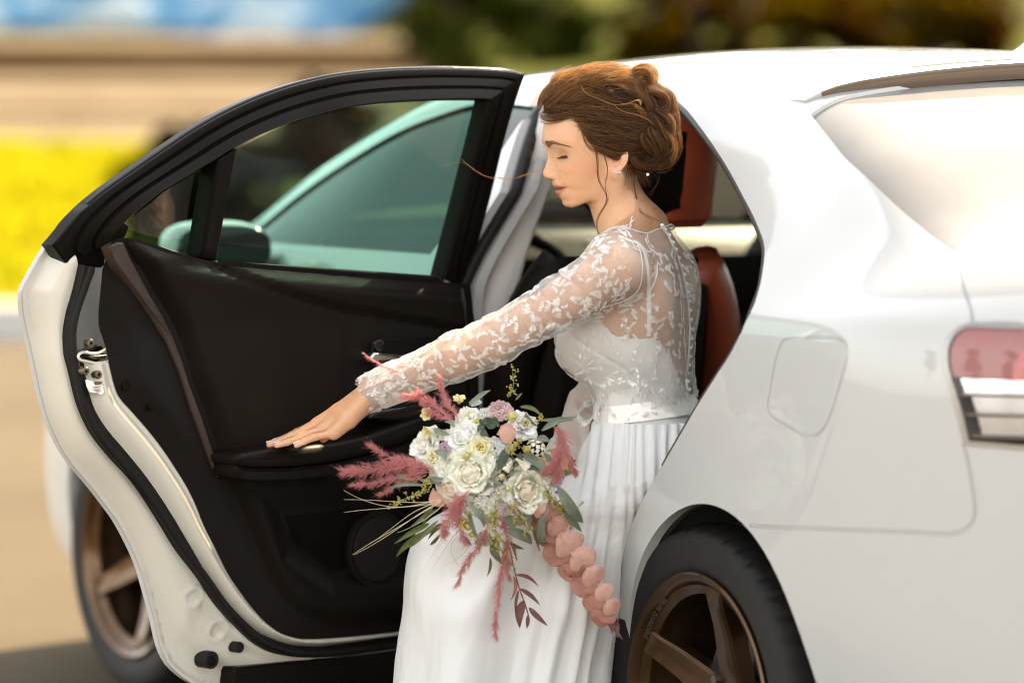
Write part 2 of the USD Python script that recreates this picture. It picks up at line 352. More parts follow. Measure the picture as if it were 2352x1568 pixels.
B = np.array([[gp(r, d, bank_z(d) + .06 * (meshkit.noise(np.array([r * .8, d * .8, 0])) - .5)) for d in ds] for r in rs])
tag(obj('flower_bank', grid_mesh(B), 'bank_soil', smooth=True), kind='structure')
rg = np.random.default_rng(2); n = 20000
rr, dd = rg.uniform(-14, r_at(320, 30), n), 23.1 + 15 * rg.random(n) ** .9
base = np.array([gp(r, d, 0) for r, d in zip(rr, dd)]); base[:, 2] = bank_z(dd)
hh = rg.uniform(.05, .22, n) * (.6 + .8 * meshkit.noise(np.c_[rr * .7, dd * .7, 0 * rr])); a = rg.uniform(0, 6.28, n); dx = np.c_[np.cos(a), np.sin(a), 0 * a]; wv = rg.uniform(.02, .05, n)[:, None]
top = base + np.c_[rg.normal(0, .03, (n, 2)), hh]
V = np.stack([base - dx * wv * .3, base + dx * wv * .3, top + dx * wv, top - dx * wv + [0, 0, .01]], 1).reshape(-1, 3); q = np.arange(n)[:, None] * 4
tag(obj('yellow_flowers', trimesh.Trimesh(V, np.vstack([q + [0, 1, 2], q + [0, 2, 3]]), process=False), 'yellow_bloom', smooth=False), 'yellow flowers covering the bank behind the kerb', 'flowers', kind='stuff')
# concrete terraces behind the bank: sloping treads and low risers
mat('tread', {'g': ('geometry', {}), 'n': ('noise_texture', {'scale': .8, 'detail': 4.0}), 'r': ('rgb_ramp', {'ramp': [(.3, (.120, .086, .046)), (.7, (.170, .126, .074))]}), 'p': ('principled_bsdf', {'roughness': .9, 'specular_ior_level': .1})}, [('g.position', 'n.vector'), ('n.fac', 'r.fac'), ('r.color', 'p.base_color')])
mat('riser', {'g': ('geometry', {}), 'n': ('noise_texture', {'scale': .5, 'detail': 4.0}), 'r': ('rgb_ramp', {'ramp': [(.3, (.075, .040, .014)), (.7, (.13, .078, .034))]}), 'p': ('principled_bsdf', {'roughness': .9, 'specular_ior_level': .1})}, [('g.position', 'n.vector'), ('n.fac', 'r.fac'), ('r.color', 'p.base_color')])
steps = [(362, 38.2, 268, 44, 'lowest and widest of the concrete terraces above the yellow flowers'), (250, 44.02, 206, 48, 'second concrete terrace from the bottom'), (196, 48.02, 172, 51, 'third concrete terrace with a tall brown back wall'), (104, 51.02, 84, 54.5, 'top concrete terrace under the blue and white mural')]
for i, (y0, d0, y1, d1, lab) in enumerate(steps):
    t_ = thing('concrete_terrace', lab, 'terrace', 'concrete terraces')
    z0, z1 = z_at(y0, d0), z_at(y1, d1); zn = z_at(steps[i + 1][0], steps[i + 1][1]) if i < 3 else z1 + .02
    rend = r_at(1010 - 25 * i, d0); n_sl = 7
    for j in range(n_sl):
        r0 = rend - 2.09 - (n_sl - 1 - j) * 4.2; g_ = box(0, 0, 0, 4.17, 1, 1, .0).subdivide(); v = g_.vertices
        w = []
        for x_, y_, z_ in v:
            k = y_ + .5; w.append(gp(r0 + x_, d0 + (d1 - d0) * k, (z0 + (z1 - z0) * k) if z_ > .4 else (z0 + (z1 - z0) * k) * (z_ + .5) - .2 * (.5 - z_)))
        g_.vertices = np.array(w); g_.fix_normals(); obj('slab', g_, 'tread', t_, smooth=20)
    if zn - z1 > .05:
        g_ = box(0, 0, 0, 1, 1, 1); g_.vertices = np.array([gp(rend - 14.7 + x_ * 29.4, d1 + .3 + y_ * .6, z1 - .6 + (zn - z1 + .598) * (z_ + .5)) for x_, y_, z_ in g_.vertices]); g_.fix_normals(); obj('riser_wall', g_, 'riser', t_, smooth=20)
# blue and white swirled mural wall, curving down at its right end
mat('mural', {'g': ('geometry', {}), 'mp': ('mapping', {'scale': (.22, .22, .55), 'rotation': (0.5, .25, 0.0)}), 'n': ('noise_texture', {'scale': 1.7, 'detail': 2.0, 'distortion': 1.6}),
    'r': ('rgb_ramp', {'ramp': [(.28, (.40, .50, .56)), (.40, (.55, .60, .62)), (.47, (.24, .40, .52)), (.54, (.035, .17, .34)), (.61, (.16, .33, .47)), (.70, (.50, .57, .61))]}), 'p': ('principled_bsdf', {'roughness': .6})}, [('g.position', 'mp.vector'), ('mp.vector', 'n.vector'), ('n.fac', 'r.fac'), ('r.color', 'p.base_color')])
dm = 56.5; prof_m = [(-200, 78), (200, 76), (400, 82), (560, 114), (700, 118), (790, 96), (850, 66), (905, 30), (960, -20), (1010, -70), (1040, -130)]
xs = np.linspace(-420, 1040, 60); yb = PchipInterpolator([p[0] for p in prof_m], [p[1] for p in prof_m])(np.clip(xs, -200, 1040))
rows = []
for x_, y_ in zip(xs, yb):
    zb, zt = z_at(y_, dm), z_at(-260, dm) ; zt = max(zt - max(0, (x_ - 800) / 240) ** 2 * .9, zb + .1); col_ = []
    for k in np.linspace(0, 2 * math.pi, 28, endpoint=False): c_, s_ = math.cos(k), math.sin(k); col_.append(gp(r_at(x_, dm), dm + .5 + .5 * np.sign(c_) * abs(c_) ** .6 + .25 * math.sin(x_ / 60.0 + s_ * 1.5), (zb + zt) / 2 + (zt - zb) / 2 * np.sign(s_) * abs(s_) ** .6))
    rows.append(col_)
mu = grid_mesh(np.array(rows), closed_v=True); mu.fix_normals()
tag(obj('mural_wall', mu, 'mural', smooth=True), 'pale blue and white swirled mural wall above the terraces', 'wall')
# hillside and planting on the right
mat('hill_grass', {'g': ('geometry', {}), 'n': ('noise_texture', {'scale': .45, 'detail': 5.0}), 'r': ('rgb_ramp', {'ramp': [(.3, (.026, .030, .001)), (.55, (.060, .068, .002)), (.75, (.11, .095, .003))]}), 'p': ('principled_bsdf', {'roughness': .95, 'specular_ior_level': .05})}, [('g.position', 'n.vector'), ('n.fac', 'r.fac'), ('r.color', 'p.base_color')])
H = np.array([[gp(r, d, np.interp(d, [54.6, 58, 70, 100, 160], [1.9, 2.0, 3.3, 7.5, 16]) + .5 * (meshkit.noise(np.array([r * .25, d * .25, 1])) - .5)) for d in np.r_[np.linspace(57.6, 80, 40), 100, 130, 160]] for r in np.linspace(-60, 60, 80)])
H = np.concatenate([H[:, :1] - [0, 0, 2.4], H], 1)
tag(obj('hillside', grid_mesh(H), 'hill_grass', smooth=True), kind='structure')
def foliage(name, dark, mid, light, tr=.4):
    mat(name, {'o': ('geometry', {}), 'r': ('rgb_ramp', {'ramp': [(.0, dark), (.5, mid), (1, light)]}), 'd': ('diffuse_bsdf', {}), 't': ('translucent_bsdf', {}), 'm': ('mix_closure', {'fac': tr})}, [('o.random_per_island', 'r.fac'), ('r.color', 'd.color'), ('r.color', 't.color'), ('d.BSDF', 'm.closure1'), ('t.BSDF', 'm.closure2')], surface='m.closure')
foliage('leaves_dark2', (.015, .017, .004), (.032, .034, .007), (.055, .052, .010), .3); foliage('leaves_park', (.035, .045, .010), (.07, .085, .018), (.12, .13, .03), .3); foliage('leaves_golden_sunlit', (.07, .042, .001), (.24, .15, .002), (.75, .52, .005), .72); foliage('leaves_green', (.020, .026, .003), (.045, .052, .005), (.09, .09, .008), .4); foliage('leaves_dark', (.006, .006, .002), (.012, .012, .003), (.020, .018, .004), .15); foliage('leaves_russet', (.05, .022, .002), (.13, .058, .003), (.55, .28, .008), .7)  # light end of the golden ramp paints sunlit leaf highlights
speckled('bark', (.045, .030, .018), (.09, .062, .04), 9, .9, bump=.6, bscale=30, dist=.02)
def tree(name, label, catg, group, r, d, z, h, w, m, nleaf, seed, trunk=.14, low=.25, leaf=.12):
    rg = np.random.default_rng(seed); t_ = thing(name, label, catg, group); P0 = gp(r, d, z)
    tr_ = [tube(spline([P0 - [0, 0, .3], P0 + [rg.normal(0, .1), rg.normal(0, .1), h * .3], P0 + [rg.normal(0, .25), rg.normal(0, .25), h * .8]], 12), np.linspace(trunk, trunk * .35, 12), 8)]
    C = []
    for i in range(9):
        a = rg.random() * 6.28; zz = h * (low + (1 - low) * rg.random() * .8); e = P0 + np.array([math.cos(a) * w * .62 * rg.random() ** .5, math.sin(a) * w * .62 * rg.random() ** .5, zz + h * .1]); s = P0 + [0, 0, zz * .7]; tr_.append(tube([s, (s + e) / 2 + [0, 0, .1], e], [trunk * .4, trunk * .28, trunk * .1], 6)); C.append((e, w * rg.uniform(.30, .52)))
    obj('trunk', cat(tr_), 'bark', t_, smooth=True)
    k = rg.integers(0, len(C), nleaf); u = rg.normal(0, 1, (nleaf, 3)); u /= np.linalg.norm(u, axis=1, keepdims=True); rad = np.array([c[1] for c in C])[k] * rg.random(nleaf) ** .35; c = np.array([c[0] for c in C])[k] + u * rad[:, None] * [1, 1, .75]; c[:, 2] = np.maximum(c[:, 2], z + .02)
    n_ = rg.normal(0, 1, (nleaf, 3)); n_ /= np.linalg.norm(n_, axis=1, keepdims=True); t1 = np.cross(n_, [0.3, .2, 1.0]); t1 /= np.linalg.norm(t1, axis=1, keepdims=True); t2 = np.cross(n_, t1); s = leaf * rg.uniform(.6, 1.3, nleaf)[:, None]
    V = np.stack([c - t1 * s, c + t2 * s * .5, c + t1 * s, c - t2 * s * .5], 1).reshape(-1, 3); q = np.arange(nleaf)[:, None] * 4
    obj('crown', trimesh.Trimesh(V, np.vstack([q + [0, 1, 2], q + [0, 2, 3]]), process=False), m, t_, smooth=False); return t_
hz = lambda d: float(np.interp(d, [54.6, 58, 70, 100], [1.9, 2.0, 3.3, 7.5]))
shr = [(1040, 56.3, 2.6, 1.3, 'leaves_dark', 'near black dense shrub beside the mural wall'), (1140, 57, 2.7, 1.3, 'leaves_dark', 'second dark shrub to the right of the mural wall'), (905, 64, 3.6, 1.6, 'leaves_dark', 'dark shrub half hidden behind the mural wall'),
       (1250, 52, 1.15, 1.0, 'leaves_green', 'low green bush on the slope above the car roof'), (1395, 59, 1.1, .42, 'leaves_dark', 'small round dark bush on the green slope'), (1440, 68, 2.4, 1.3, 'leaves_golden_sunlit', 'yellow leaved bush at the top middle'), (1560, 66, 1.8, 1.4, 'leaves_green', 'green bush between yellow bushes'),
       (1690, 62, 2.2, 1.3, 'leaves_russet', 'reddish brown bush above the car roof'), (1800, 60, 2.6, 1.3, 'leaves_golden_sunlit', 'golden bush above the roof spoiler'), (1930, 63, 2.4, 1.2, 'leaves_russet', 'russet bush between two golden bushes'), (2060, 60, 2.8, 1.4, 'leaves_golden_sunlit', 'large golden bush near the top right'), (2190, 61, 2.5, 1.3, 'leaves_golden_sunlit', 'sunlit yellow bush left of the roof aerial'), (2330, 60, 2.6, 1.4, 'leaves_russet', 'russet bush behind the roof aerial')]
# unseen tall trees behind mural and slope, added to block low sky glow
for i, r_ in enumerate(np.arange(-62, 66, 9.0)):
    tree('unseen_tall_tree', 'unseen tall dark tree %s' % ['far left beyond the mural', 'second of the row behind the mural', 'third of the row behind the mural', 'fourth of the row behind the mural', 'fifth of the row behind the mural', 'sixth of the row, behind the middle of the mural', 'seventh of the row, behind the right half of the mural', 'eighth of the row, above the right end of the mural', 'ninth of the row, above the green slope', 'tenth of the row, above the car roof', 'eleventh of the row, behind the golden bushes', 'twelfth of the row, behind the roof aerial', 'thirteenth of the row, right of the picture', 'fourteenth of the row, right of the picture', 'last of the row at the far right'][min(i, 14)], 'tree', 'unseen tall trees in a row behind the slope', float(r_), 106 + 3 * (i % 3), 8.0, 14.0 + (i * 7 % 4), 5.6, 'leaves_dark2', 2600, 300 + i, .32, .05, .46)
H2 = np.array([[gp(r, d, np.interp(d, [23, 25, 40, 50, 60], [-.05, .05, .75, 1.75, 2.6]) + .25 * (meshkit.noise(np.array([r * .5, d * .5, 4])) - .5)) for d in np.linspace(23, 60, 50)] for r in np.r_[np.linspace(r_at(340, 30), 4, 24), np.linspace(5, 40, 20)]])
H2 = np.array([[q if (q - gp(0, 0)) @ RIGHT > r_at(1000, (q - gp(0, 0)) @ DEEP) or (q - gp(0, 0)) @ DEEP < 38 else q - [0, 0, 2.2 + 0 * q[2]] for q in row] for row in H2])
tag(obj('grass_slope', grid_mesh(H2), 'hill_grass', smooth=True), kind='structure')
for i, (x_, d_, h_, w_, lab) in enumerate([(400, 27, 1.15, .62, 'dark shrub behind the small quarter pane of the open door'), (515, 28, 1.2, .62, 'dark shrub seen through the door glass left of the mirror'), (640, 29, 1.3, .66, 'dark shrub seen through the middle of the door glass'), (760, 30, 1.5, .7, 'dark shrub beyond the windscreen pillar')]):
    tree('shrub', lab, 'shrub', 'dark shrubs at the end of the flower bank', r_at(x_, d_), d_, .0, h_, w_, 'leaves_dark', 1600, 150 + i, .04, .05, .06)
for i, (x_, d_, y_, h_, lab) in enumerate([(978, 46.5, 190, .95, 'green shrub hiding the right end of the terraces'), (1065, 48.5, 185, .80, 'green shrub just above the door frame and the car roof')]):
    tree('shrub', lab, 'shrub', 'shrubs at the end of the terraces', r_at(x_, d_), d_, z_at(y_, d_) - .4, h_ + .4, .55, 'leaves_green', 1400, 170 + i, .04, .05, .06)
# trees along the near side of the car park, behind and beside the viewer: seen only mirrored in the paint and glass
for i, (x_, y_, h_) in enumerate([(-34, 24, 8.5), (-40, 34, 9.5), (-24, 36, 8.0), (-12, 40, 9.0), (-44, 14, 9.0), (4, 42, 8.5), (-38, -2, 8.0)]):
    q = np.array([x_, y_, 0]) - [CAM[0], CAM[1], 0]
    tree('park_tree', ['broad green tree %s' % k for k in ('nearest behind the viewer', 'behind the nearest tree', 'left of the viewer', 'farther left of the viewer', 'right of the nearest tree', 'farthest left beyond the door', 'behind the boot of the car')][i], 'tree', 'trees behind the viewer', float(q @ RIGHT), float(q @ DEEP), 0.0, h_, 3.4, 'leaves_park', 9000, 90 + i, .22, .28, .16)
shr += [(1480 + 112 * k, 51 + (k * 7 % 3) * .5, 1.15 + .2 * (k * 5 % 3), .62, ('leaves_golden_sunlit', 'leaves_russet', 'leaves_golden_sunlit')[k % 3], '%s low bush of the front row above the car roof' % q) for k, q in enumerate(('first golden', 'second, russet', 'third, golden', 'fourth, golden', 'fifth, russet', 'sixth, golden', 'seventh, golden', 'last, russet'))]
for i, (x_, d_, h_, w_, m_, lab) in enumerate(shr): tree('bush', lab, 'bush', 'bushes on the slope', r_at(x_, d_), d_, (hz(d_) if d_ > 54 else z_at(125, d_)) - .25, h_, w_, m_, 1500, 50 + i, .05, .02, .10)
# ---------------- the car: one lofted skin, cut into panels ----------------
CT = {  # x: (y, z) from under the sill over the shoulder to the roof's middle
 -1.00: [(.60,.25),(.78,.30),(.86,.45),(.88,.62),(.885,.82),(.87,1.00),(.82,1.075),(.74,1.11),(.66,1.125),(.50,1.135),(.25,1.145),(0,1.15)],
 -0.75: [(.60,.24),(.79,.29),(.87,.45),(.885,.62),(.89,.82),(.88,1.01),(.83,1.08),(.75,1.125),(.66,1.15),(.50,1.165),(.25,1.175),(0,1.18)],
 -0.52: [(.65,.22),(.80,.28),(.88,.45),(.895,.62),(.893,.82),(.883,1.01),(.845,1.075),(.765,1.135),(.675,1.175),(.50,1.195),(.25,1.205),(0,1.21)],
 -0.20: [(.65,.20),(.80,.26),(.88,.45),(.897,.62),(.890,.82),(.880,1.00),(.850,1.07),(.755,1.21),(.650,1.315),(.49,1.350),(.25,1.372),(0,1.378)],
  0.10: [(.65,.18),(.80,.24),(.87,.42),(.893,.62),(.888,.82),(.882,.99),(.855,1.055),(.745,1.235),(.615,1.395),(.49,1.435),(.25,1.460),(0,1.468)],
  0.50: [(.65,.17),(.80,.22),(.86,.38),(.885,.60),(.888,.82),(.886,1.01),(.862,1.08),(.745,1.26),(.610,1.420),(.48,1.465),(.25,1.492),(0,1.502)],
  0.90: [(.65,.17),(.80,.22),(.86,.38),(.883,.60),(.888,.82),(.886,1.01),(.862,1.085),(.750,1.26),(.612,1.425),(.48,1.472),(.25,1.500),(0,1.510)],
  1.45: [(.65,.17),(.80,.22),(.86,.38),(.883,.60),(.888,.82),(.884,1.00),(.860,1.075),(.755,1.25),(.620,1.405),(.48,1.450),(.25,1.480),(0,1.490)],
  1.95: [(.65,.17),(.80,.22),(.86,.38),(.883,.60),(.888,.81),(.880,.985),(.855,1.055),(.770,1.165),(.668,1.270),(.50,1.310),(.25,1.340),(0,1.350)],
  2.38: [(.65,.17),(.80,.22),(.86,.38),(.885,.60),(.887,.79),(.873,.95),(.840,1.01),(.775,1.055),(.690,1.085),(.50,1.115),(.25,1.135),(0,1.145)],
  2.62: [(.65,.17),(.80,.22),(.87,.38),(.890,.58),(.887,.76),(.866,.90),(.825,.955),(.762,.99),(.670,1.005),(.50,1.025),(.25,1.04),(0,1.05)],
  2.95: [(.62,.18),(.80,.22),(.87,.38),(.888,.58),(.880,.73),(.855,.84),(.81,.885),(.745,.91),(.650,.925),(.48,.945),(.25,.96),(0,.965)],
  3.30: [(.58,.20),(.80,.23),(.87,.36),(.885,.52),(.870,.64),(.835,.74),(.79,.79),(.715,.82),(.60,.84),(.45,.855),(.25,.87),(0,.875)],
  3.75: [(.58,.20),(.80,.23),(.87,.36),(.885,.50),(.870,.60),(.835,.68),(.79,.72),(.715,.745),(.60,.76),(.45,.77),(.25,.78),(0,.78)],
}
_cx = np.array(sorted(CT)); _cp = np.array([CT[x] for x in _cx])
_xf = PchipInterpolator(_cx, _cp, axis=0)
XR, XF = -1.0, 3.72
def end_factor(x):
    e = np.ones_like(x)
    r = np.clip((-.38 - x) / (-.38 - XR), 0, 1); e *= np.maximum(1 - r ** 2.9, 0) ** (1 / 2.5)
    f = np.clip((x - 2.9) / (XF - 2.9), 0, 1); e *= np.maximum(1 - f ** 3.0, 0) ** (1 / 2.6)
    return e
def body_grid(nx=210, m=9, inset=0.0):
    tr = -np.cos(np.linspace(0, math.pi / 2, 46)); tf = np.sin(np.linspace(0, math.pi / 2, 30))
    xs = np.r_[-.38 + (XR + .38) * np.sin(np.linspace(math.pi / 2, 0, 52)[:-1]), np.linspace(-.38, 2.9, 110), 2.9 + (XF - 2.9) * np.sin(np.linspace(0, math.pi / 2, 34)[1:])]
    P = _xf(xs); P[:, :, 0] *= end_factor(xs)[:, None]
    k = P.shape[1]; u = np.arange(k)
    mir = np.concatenate([P, P[:, -2::-1] * np.array([-1, 1])], 1)        # left half then right half
    uu = np.arange(mir.shape[1]); fine = np.linspace(0, uu[-1], (mir.shape[1] - 1) * m + 1)
    # blend of a cubic and a monotone curve keeps the shoulder soft but not wavy
    Q = .5 * CubicSpline(uu, mir, axis=1)(fine) + .5 * PchipInterpolator(uu, mir, axis=1)(fine)
    G = np.concatenate([np.broadcast_to(xs[:, None, None], Q.shape[:2] + (1,)), Q], 2)
    return xs, G
_bx, BG = body_grid()
def loft_solid(G):
    nx, ns = G.shape[:2]
    t = grid_mesh(G, closed_v=True); V = list(t.vertices); F = t.faces
    n = len(V); q = np.arange(ns); q2 = (q + 1) % ns
    V = np.vstack([t.vertices, G[0].mean(0), G[-1].mean(0)])
    F = np.vstack([F, np.stack([q, q2, np.full(ns, n)], 1), np.stack([(nx - 1) * ns + q2, (nx - 1) * ns + q, np.full(ns, n + 1)], 1)])
    m = trimesh.Trimesh(V, F, process=False)
    if m.volume < 0: m = trimesh.Trimesh(V, F[:, ::-1], process=False)
    return m
def man(t): 
    t = trimesh.Trimesh(t.vertices, t.faces, process=True); t.merge_vertices()
    return m3.Manifold(m3.Mesh(np.asarray(t.vertices, np.float32), np.asarray(t.faces, np.uint32)))
BODY = loft_solid(BG)
_nrm = np.zeros_like(BG)
_du = np.gradient(BG, axis=0); _dv = np.gradient(BG, axis=1); _nrm = np.cross(_du, _dv); _nrm /= np.linalg.norm(_nrm, axis=2, keepdims=True) + 1e-9
if (_nrm[100, 40] * np.array([0, 1, 0])).sum() < 0: _nrm = -_nrm
_flat, _nflat = BG.reshape(-1, 3), _nrm.reshape(-1, 3)
_tree = cKDTree(_flat)
SKIN_T = .022
INNER = loft_solid(np.where(np.isfinite(BG), BG - _nrm * SKIN_T, BG))
_bt = BODY.triangles; _keep = (_bt[:, :, 1].max(1) > -.9)
def hit_tris(T, o, v):
    e1, e2 = T[:, 1] - T[:, 0], T[:, 2] - T[:, 0]; h = np.cross(v, e2); a = (e1 * h).sum(1); a = np.where(np.abs(a) < 1e-12, 1e-12, a)
    s = o - T[:, 0]; u = (s * h).sum(1) / a; q = np.cross(s, e1); w = (q @ v) / a; t = (e2 * q).sum(1) / a
    ok = (u >= -1e-6) & (w >= -1e-6) & (u + w <= 1 + 1e-6) & (t > .1)
    return t[ok].min() if ok.any() else None
def on_body(x, y):
    v = ray(x, y); t = hit_tris(_bt, CAM, v)
    return None if t is None else CAM + t * v
def body_pts(px): return np.array([p for p in (on_body(*q) for q in px) if p is not None])
def prism_y(xz, y0, y1):
    """Solid whose outline is xz, from y0 to y1."""
    p = ccw(np.asarray(xz, float)); c = m3.CrossSection([p[:, :2].tolist()], m3.FillRule.Positive)
    s = m3.Manifold.extrude(c, y1 - y0)                                # x, z, height
    return s.transform(np.array([[1, 0, 0, 0], [0, 0, -1, y1], [0, 1, 0, 0]], float))
def prism_z(xy, z0, z1):
    p = ccw(np.asarray(xy, float)); c = m3.CrossSection([p[:, :2].tolist()], m3.FillRule.Positive)
    return m3.Manifold.extrude(c, z1 - z0).translate((0, 0, z0))
def tube_solid(p, r, n=8, closed=False): return man(tube(p, r, n, closed=closed))
def skin_obj(name, solid, matname, parent, ang=30):
    """A cut panel: corners on the skin take the loft's own normals, so that reflections stay smooth."""
    mm = solid.to_mesh(); v = np.asarray(mm.vert_properties)[:, :3].astype(float); f = np.asarray(mm.tri_verts)
    tri = v[f]; fn = np.cross(tri[:, 1] - tri[:, 0], tri[:, 2] - tri[:, 0]); ln = np.linalg.norm(fn, axis=1); ok = ln > 1e-12
    tri, fn, f = tri[ok], fn[ok] / ln[ok, None], f[ok]
    d, i = _tree.query(v, k=6); w = 1 / (d ** 2 + 1e-9); sn = (w[:, :, None] * _nflat[i]).sum(1); sn /= np.linalg.norm(sn, axis=1, keepdims=True) + 1e-12
    # distance to the skin measured along the normal
    off = np.abs(((v - _flat[i[:, 0]]) * sn).sum(1))
    c = sn[f]; on = (off[f] < .004) & ((c * fn[:, None]).sum(2) > .80)
    on &= on.all(1, keepdims=True)
    N = np.where(on[:, :, None], c, fn[:, None])
    V = tri.reshape(-1, 3); NN = N.reshape(-1, 3)
    key = np.round(np.c_[V, NN], 5); _, ix, inv = np.unique(key, axis=0, return_index=True, return_inverse=True)
    return obj(name, (V[ix], inv.reshape(-1, 3)), matname, parent, normals=NN[ix])

car = thing('car', 'white sedan with its rear door wide open and bronze wheels, bride seated in the doorway', 'car')
body = man(BODY); inner = man(INNER)
shell = body - inner

# openings read off the side of the car
DOOR_OPEN = [(1120,170),(1200,160),(1290,172),(1400,178),(1500,203),(1560,250),(1610,310),(1655,375),(1700,455),(1735,525),(1751,575),(1748,620),(1738,672),(1715,735),(1683,800),(1640,868),(1600,932),(1560,1000),(1520,1070),(1480,1140),(1447,1215),(1424,1290),(1411,1400),(1402,1500)]
_o = body_pts(DOOR_OPEN)[:, [0, 2]]
_rear = _o
opening = np.vstack([smooth_line(_rear, 90), [[.30, .27], [.93, .27], [.93, .60]], [[.95, 1.0], [.93, 1.22]]])
_top = opening[0]
opening = Polygon(opening).buffer(0).buffer(-.012).buffer(.012)
if opening.geom_type != 'Polygon': opening = max(opening.geoms, key=lambda g: g.area)
op = np.array(opening.exterior.coords)[:-1]
cut_open = prism_y(op, .30, 1.3)
mirror_open = cut_open.mirror((0, 1, 0))
# front door window (both sides) and rear door window of the far side
fw = np.array([(1.08,1.095),(1.03,1.22),(1.03,1.385),(1.25,1.395),(1.50,1.355),(1.75,1.275),(2.00,1.17),(2.12,1.09)])
fw = smooth_line(np.vstack([fw]), 60, closed=False)
cut_fw = prism_y(fw, .35, 1.2)
bw = np.array([(.93,1.10),(.93,1.385),(.50,1.385),(.22,1.33),(.06,1.20),(.02,1.11)])
far_win = prism_y(bw, -1.2, -.35); far_fw = cut_fw.mirror((0, 1, 0))
# rear window and windscreen, cut from above
RW = [(1862,263),(1900,310),(1960,380),(2040,455),(2120,525),(2190,578)]
_rw = body_pts(RW)
left = smooth_line(_rw[:, :2], 20); rw = np.vstack([left, (left * [1, -1])[::-1]])
cut_rw = prism_z(rw, 1.10, 1.6)
ws = np.array([(1.52,.54),(1.80,.585),(2.34,.655),(2.42,.40),(2.46,0),(2.42,-.40),(2.34,-.655),(1.80,-.585),(1.52,-.54),(1.55,0)])
cut_ws = prism_z(ws, 1.0, 1.6)
def arch(x, r, z, y0, y1, n=96, rx=None):
    a = np.linspace(0, 2 * math.pi, n, endpoint=False); return prism_y(np.c_[x + (rx or r) * np.cos(a), z + r * np.sin(a)], y0, y1)
HUBZ = .33
ARCH_R, ARCH_F = .385, .385
arches = arch(-.085, .376, HUBZ, .45, 1.2, rx=.336) + arch(2.67, ARCH_F, HUBZ + .008, .45, 1.2)
arches = arches + arches.mirror((0, 1, 0))
under = m3.Manifold.cube((4.2, 1.3, .5), False).translate((-.8, -.65, -.10))
# the rear bumper, the fuel flap and the boot lid are parts of their own
BUMP = [(1722,1206),(1800,1211),(1900,1214),(2000,1218),(2100,1222),(2160,1225),(2200,1223),(2225,1210),(2238,1190),(2240,1160),(2233,1110),(2224,1060),(2213,1020)]
bump_line = body_pts(BUMP)
FLAP = [(1812,778),(1870,775),(1925,778),(1942,788),(1946,810),(1936,860),(1918,920),(1902,965),(1885,993),(1862,1001),(1838,994),(1800,972),(1772,953),(1763,938),(1765,920),(1775,860),(1790,800),(1798,784)]
flap_line = smooth_line(body_pts(FLAP), 90, closed=True)
LID = [(2205,582),(2199,600),(2204,630),(2215,665),(2226,695),(2233,720),(2235,738),(2300,741),(2351,745)]
lid_line = body_pts(LID)
LAMP = [(2228,740),(2200,752),(2177,775),(2167,800),(2166,830),(2172,862),(2185,905),(2198,950),(2210,1000),(2216,1021),(2280,1028),(2351,1034)]
lamp_line = body_pts(LAMP)
bl = smooth_line(bump_line[:, [0, 2]], 60)
bump_poly = np.vstack([bl, [[-1.2, bl[-1, 1]], [-1.2, .1], [bl[0, 0], .1]]])
cut_bump = prism_y(bump_poly, -1.2, 1.2)
flap_xz = flap_line[:, [0, 2]]
cut_flap = prism_y(flap_xz, .6, 1.2)
def lift(p, k=0.0):                         # onto the skin, k metres out
    d, i = _tree.query(p, k=4); w = 1 / (d ** 2 + 1e-9); w /= w.sum(1, keepdims=True)
    n = (w[:, :, None] * _nflat[i]).sum(1); n /= np.linalg.norm(n, axis=1, keepdims=True)
    return p + n * k
seam = tube_solid(lift(spline(bump_line, 80)), .0034, 6) + tube_solid(lift(flap_line), .0026, 6, closed=True)
lid_s = smooth_line(lid_line, 80); seam = seam + tube_solid(lift(lid_s), .0032, 6)
# the boot lid continues over to the other side
lamp_s = smooth_line(lamp_line, 70)
lamp_xz = np.vstack([lamp_s[:, [0, 2]], [[-1.2, lamp_s[-1, 2]], [-1.2, lamp_s[0, 2]]]])
# the far end of the lamp on the rear face
lamp_poly = Polygon(lamp_xz).buffer(0)
if lamp_poly.geom_type != 'Polygon': lamp_poly = max(lamp_poly.geoms, key=lambda g: g.area)
cut_lamp = prism_y(np.array(lamp_poly.exterior.coords)[:-1], .40, 1.2)
front_door_gap = tube_solid(np.c_[np.linspace(2.10, 2.16, 20), np.full(20, .886), np.linspace(.25, .99, 20)], .003, 6)
holes = cut_open + mirror_open.__class__() + cut_fw + far_win + far_fw + cut_rw + cut_ws + arches + under
main = shell - holes - seam - cut_lamp - front_door_gap
bumper = main ^ cut_bump
rest = main - cut_bump
flap = rest ^ cut_flap; rest = rest - cut_flap
skin_obj('body', rest, 'car_paint', car)
skin_obj('rear_bumper', bumper, 'car_paint', car)
skin_obj('fuel_flap', flap, 'car_paint', car)
# panes sit a little inside the skin
G_in = BG - _nrm * .007; G_in2 = BG - _nrm * .010
pane_shell = man(loft_solid(G_in)) - man(loft_solid(G_in2))
def pane_obj(name, cutter, matname, parent):
    s = pane_shell ^ cutter
    mm = s.to_mesh(); v = np.asarray(mm.vert_properties)[:, :3]; f = np.asarray(mm.tri_verts)
    d, i = _tree.query(v, k=5); w = 1 / (d ** 2 + 1e-9); n = (w[:, :, None] * _nflat[i]).sum(1); n /= np.linalg.norm(n, axis=1, keepdims=True) + 1e-9
    fn = np.cross(v[f[:, 1]] - v[f[:, 0]], v[f[:, 2]] - v[f[:, 0]]); out = (fn * n[f[:, 0]]).sum(1) > 0
    return obj(name, (v, f[out]), matname, parent, normals=n)
pane_obj('rear_window', cut_rw, 'rear_glass', car)
pane_obj('windscreen', cut_ws, 'clear_glass', car)
pane_obj('front_door_glass', cut_fw, 'door_glass', car)
pane_obj('front_door_glass', far_fw, 'clear_glass', car)
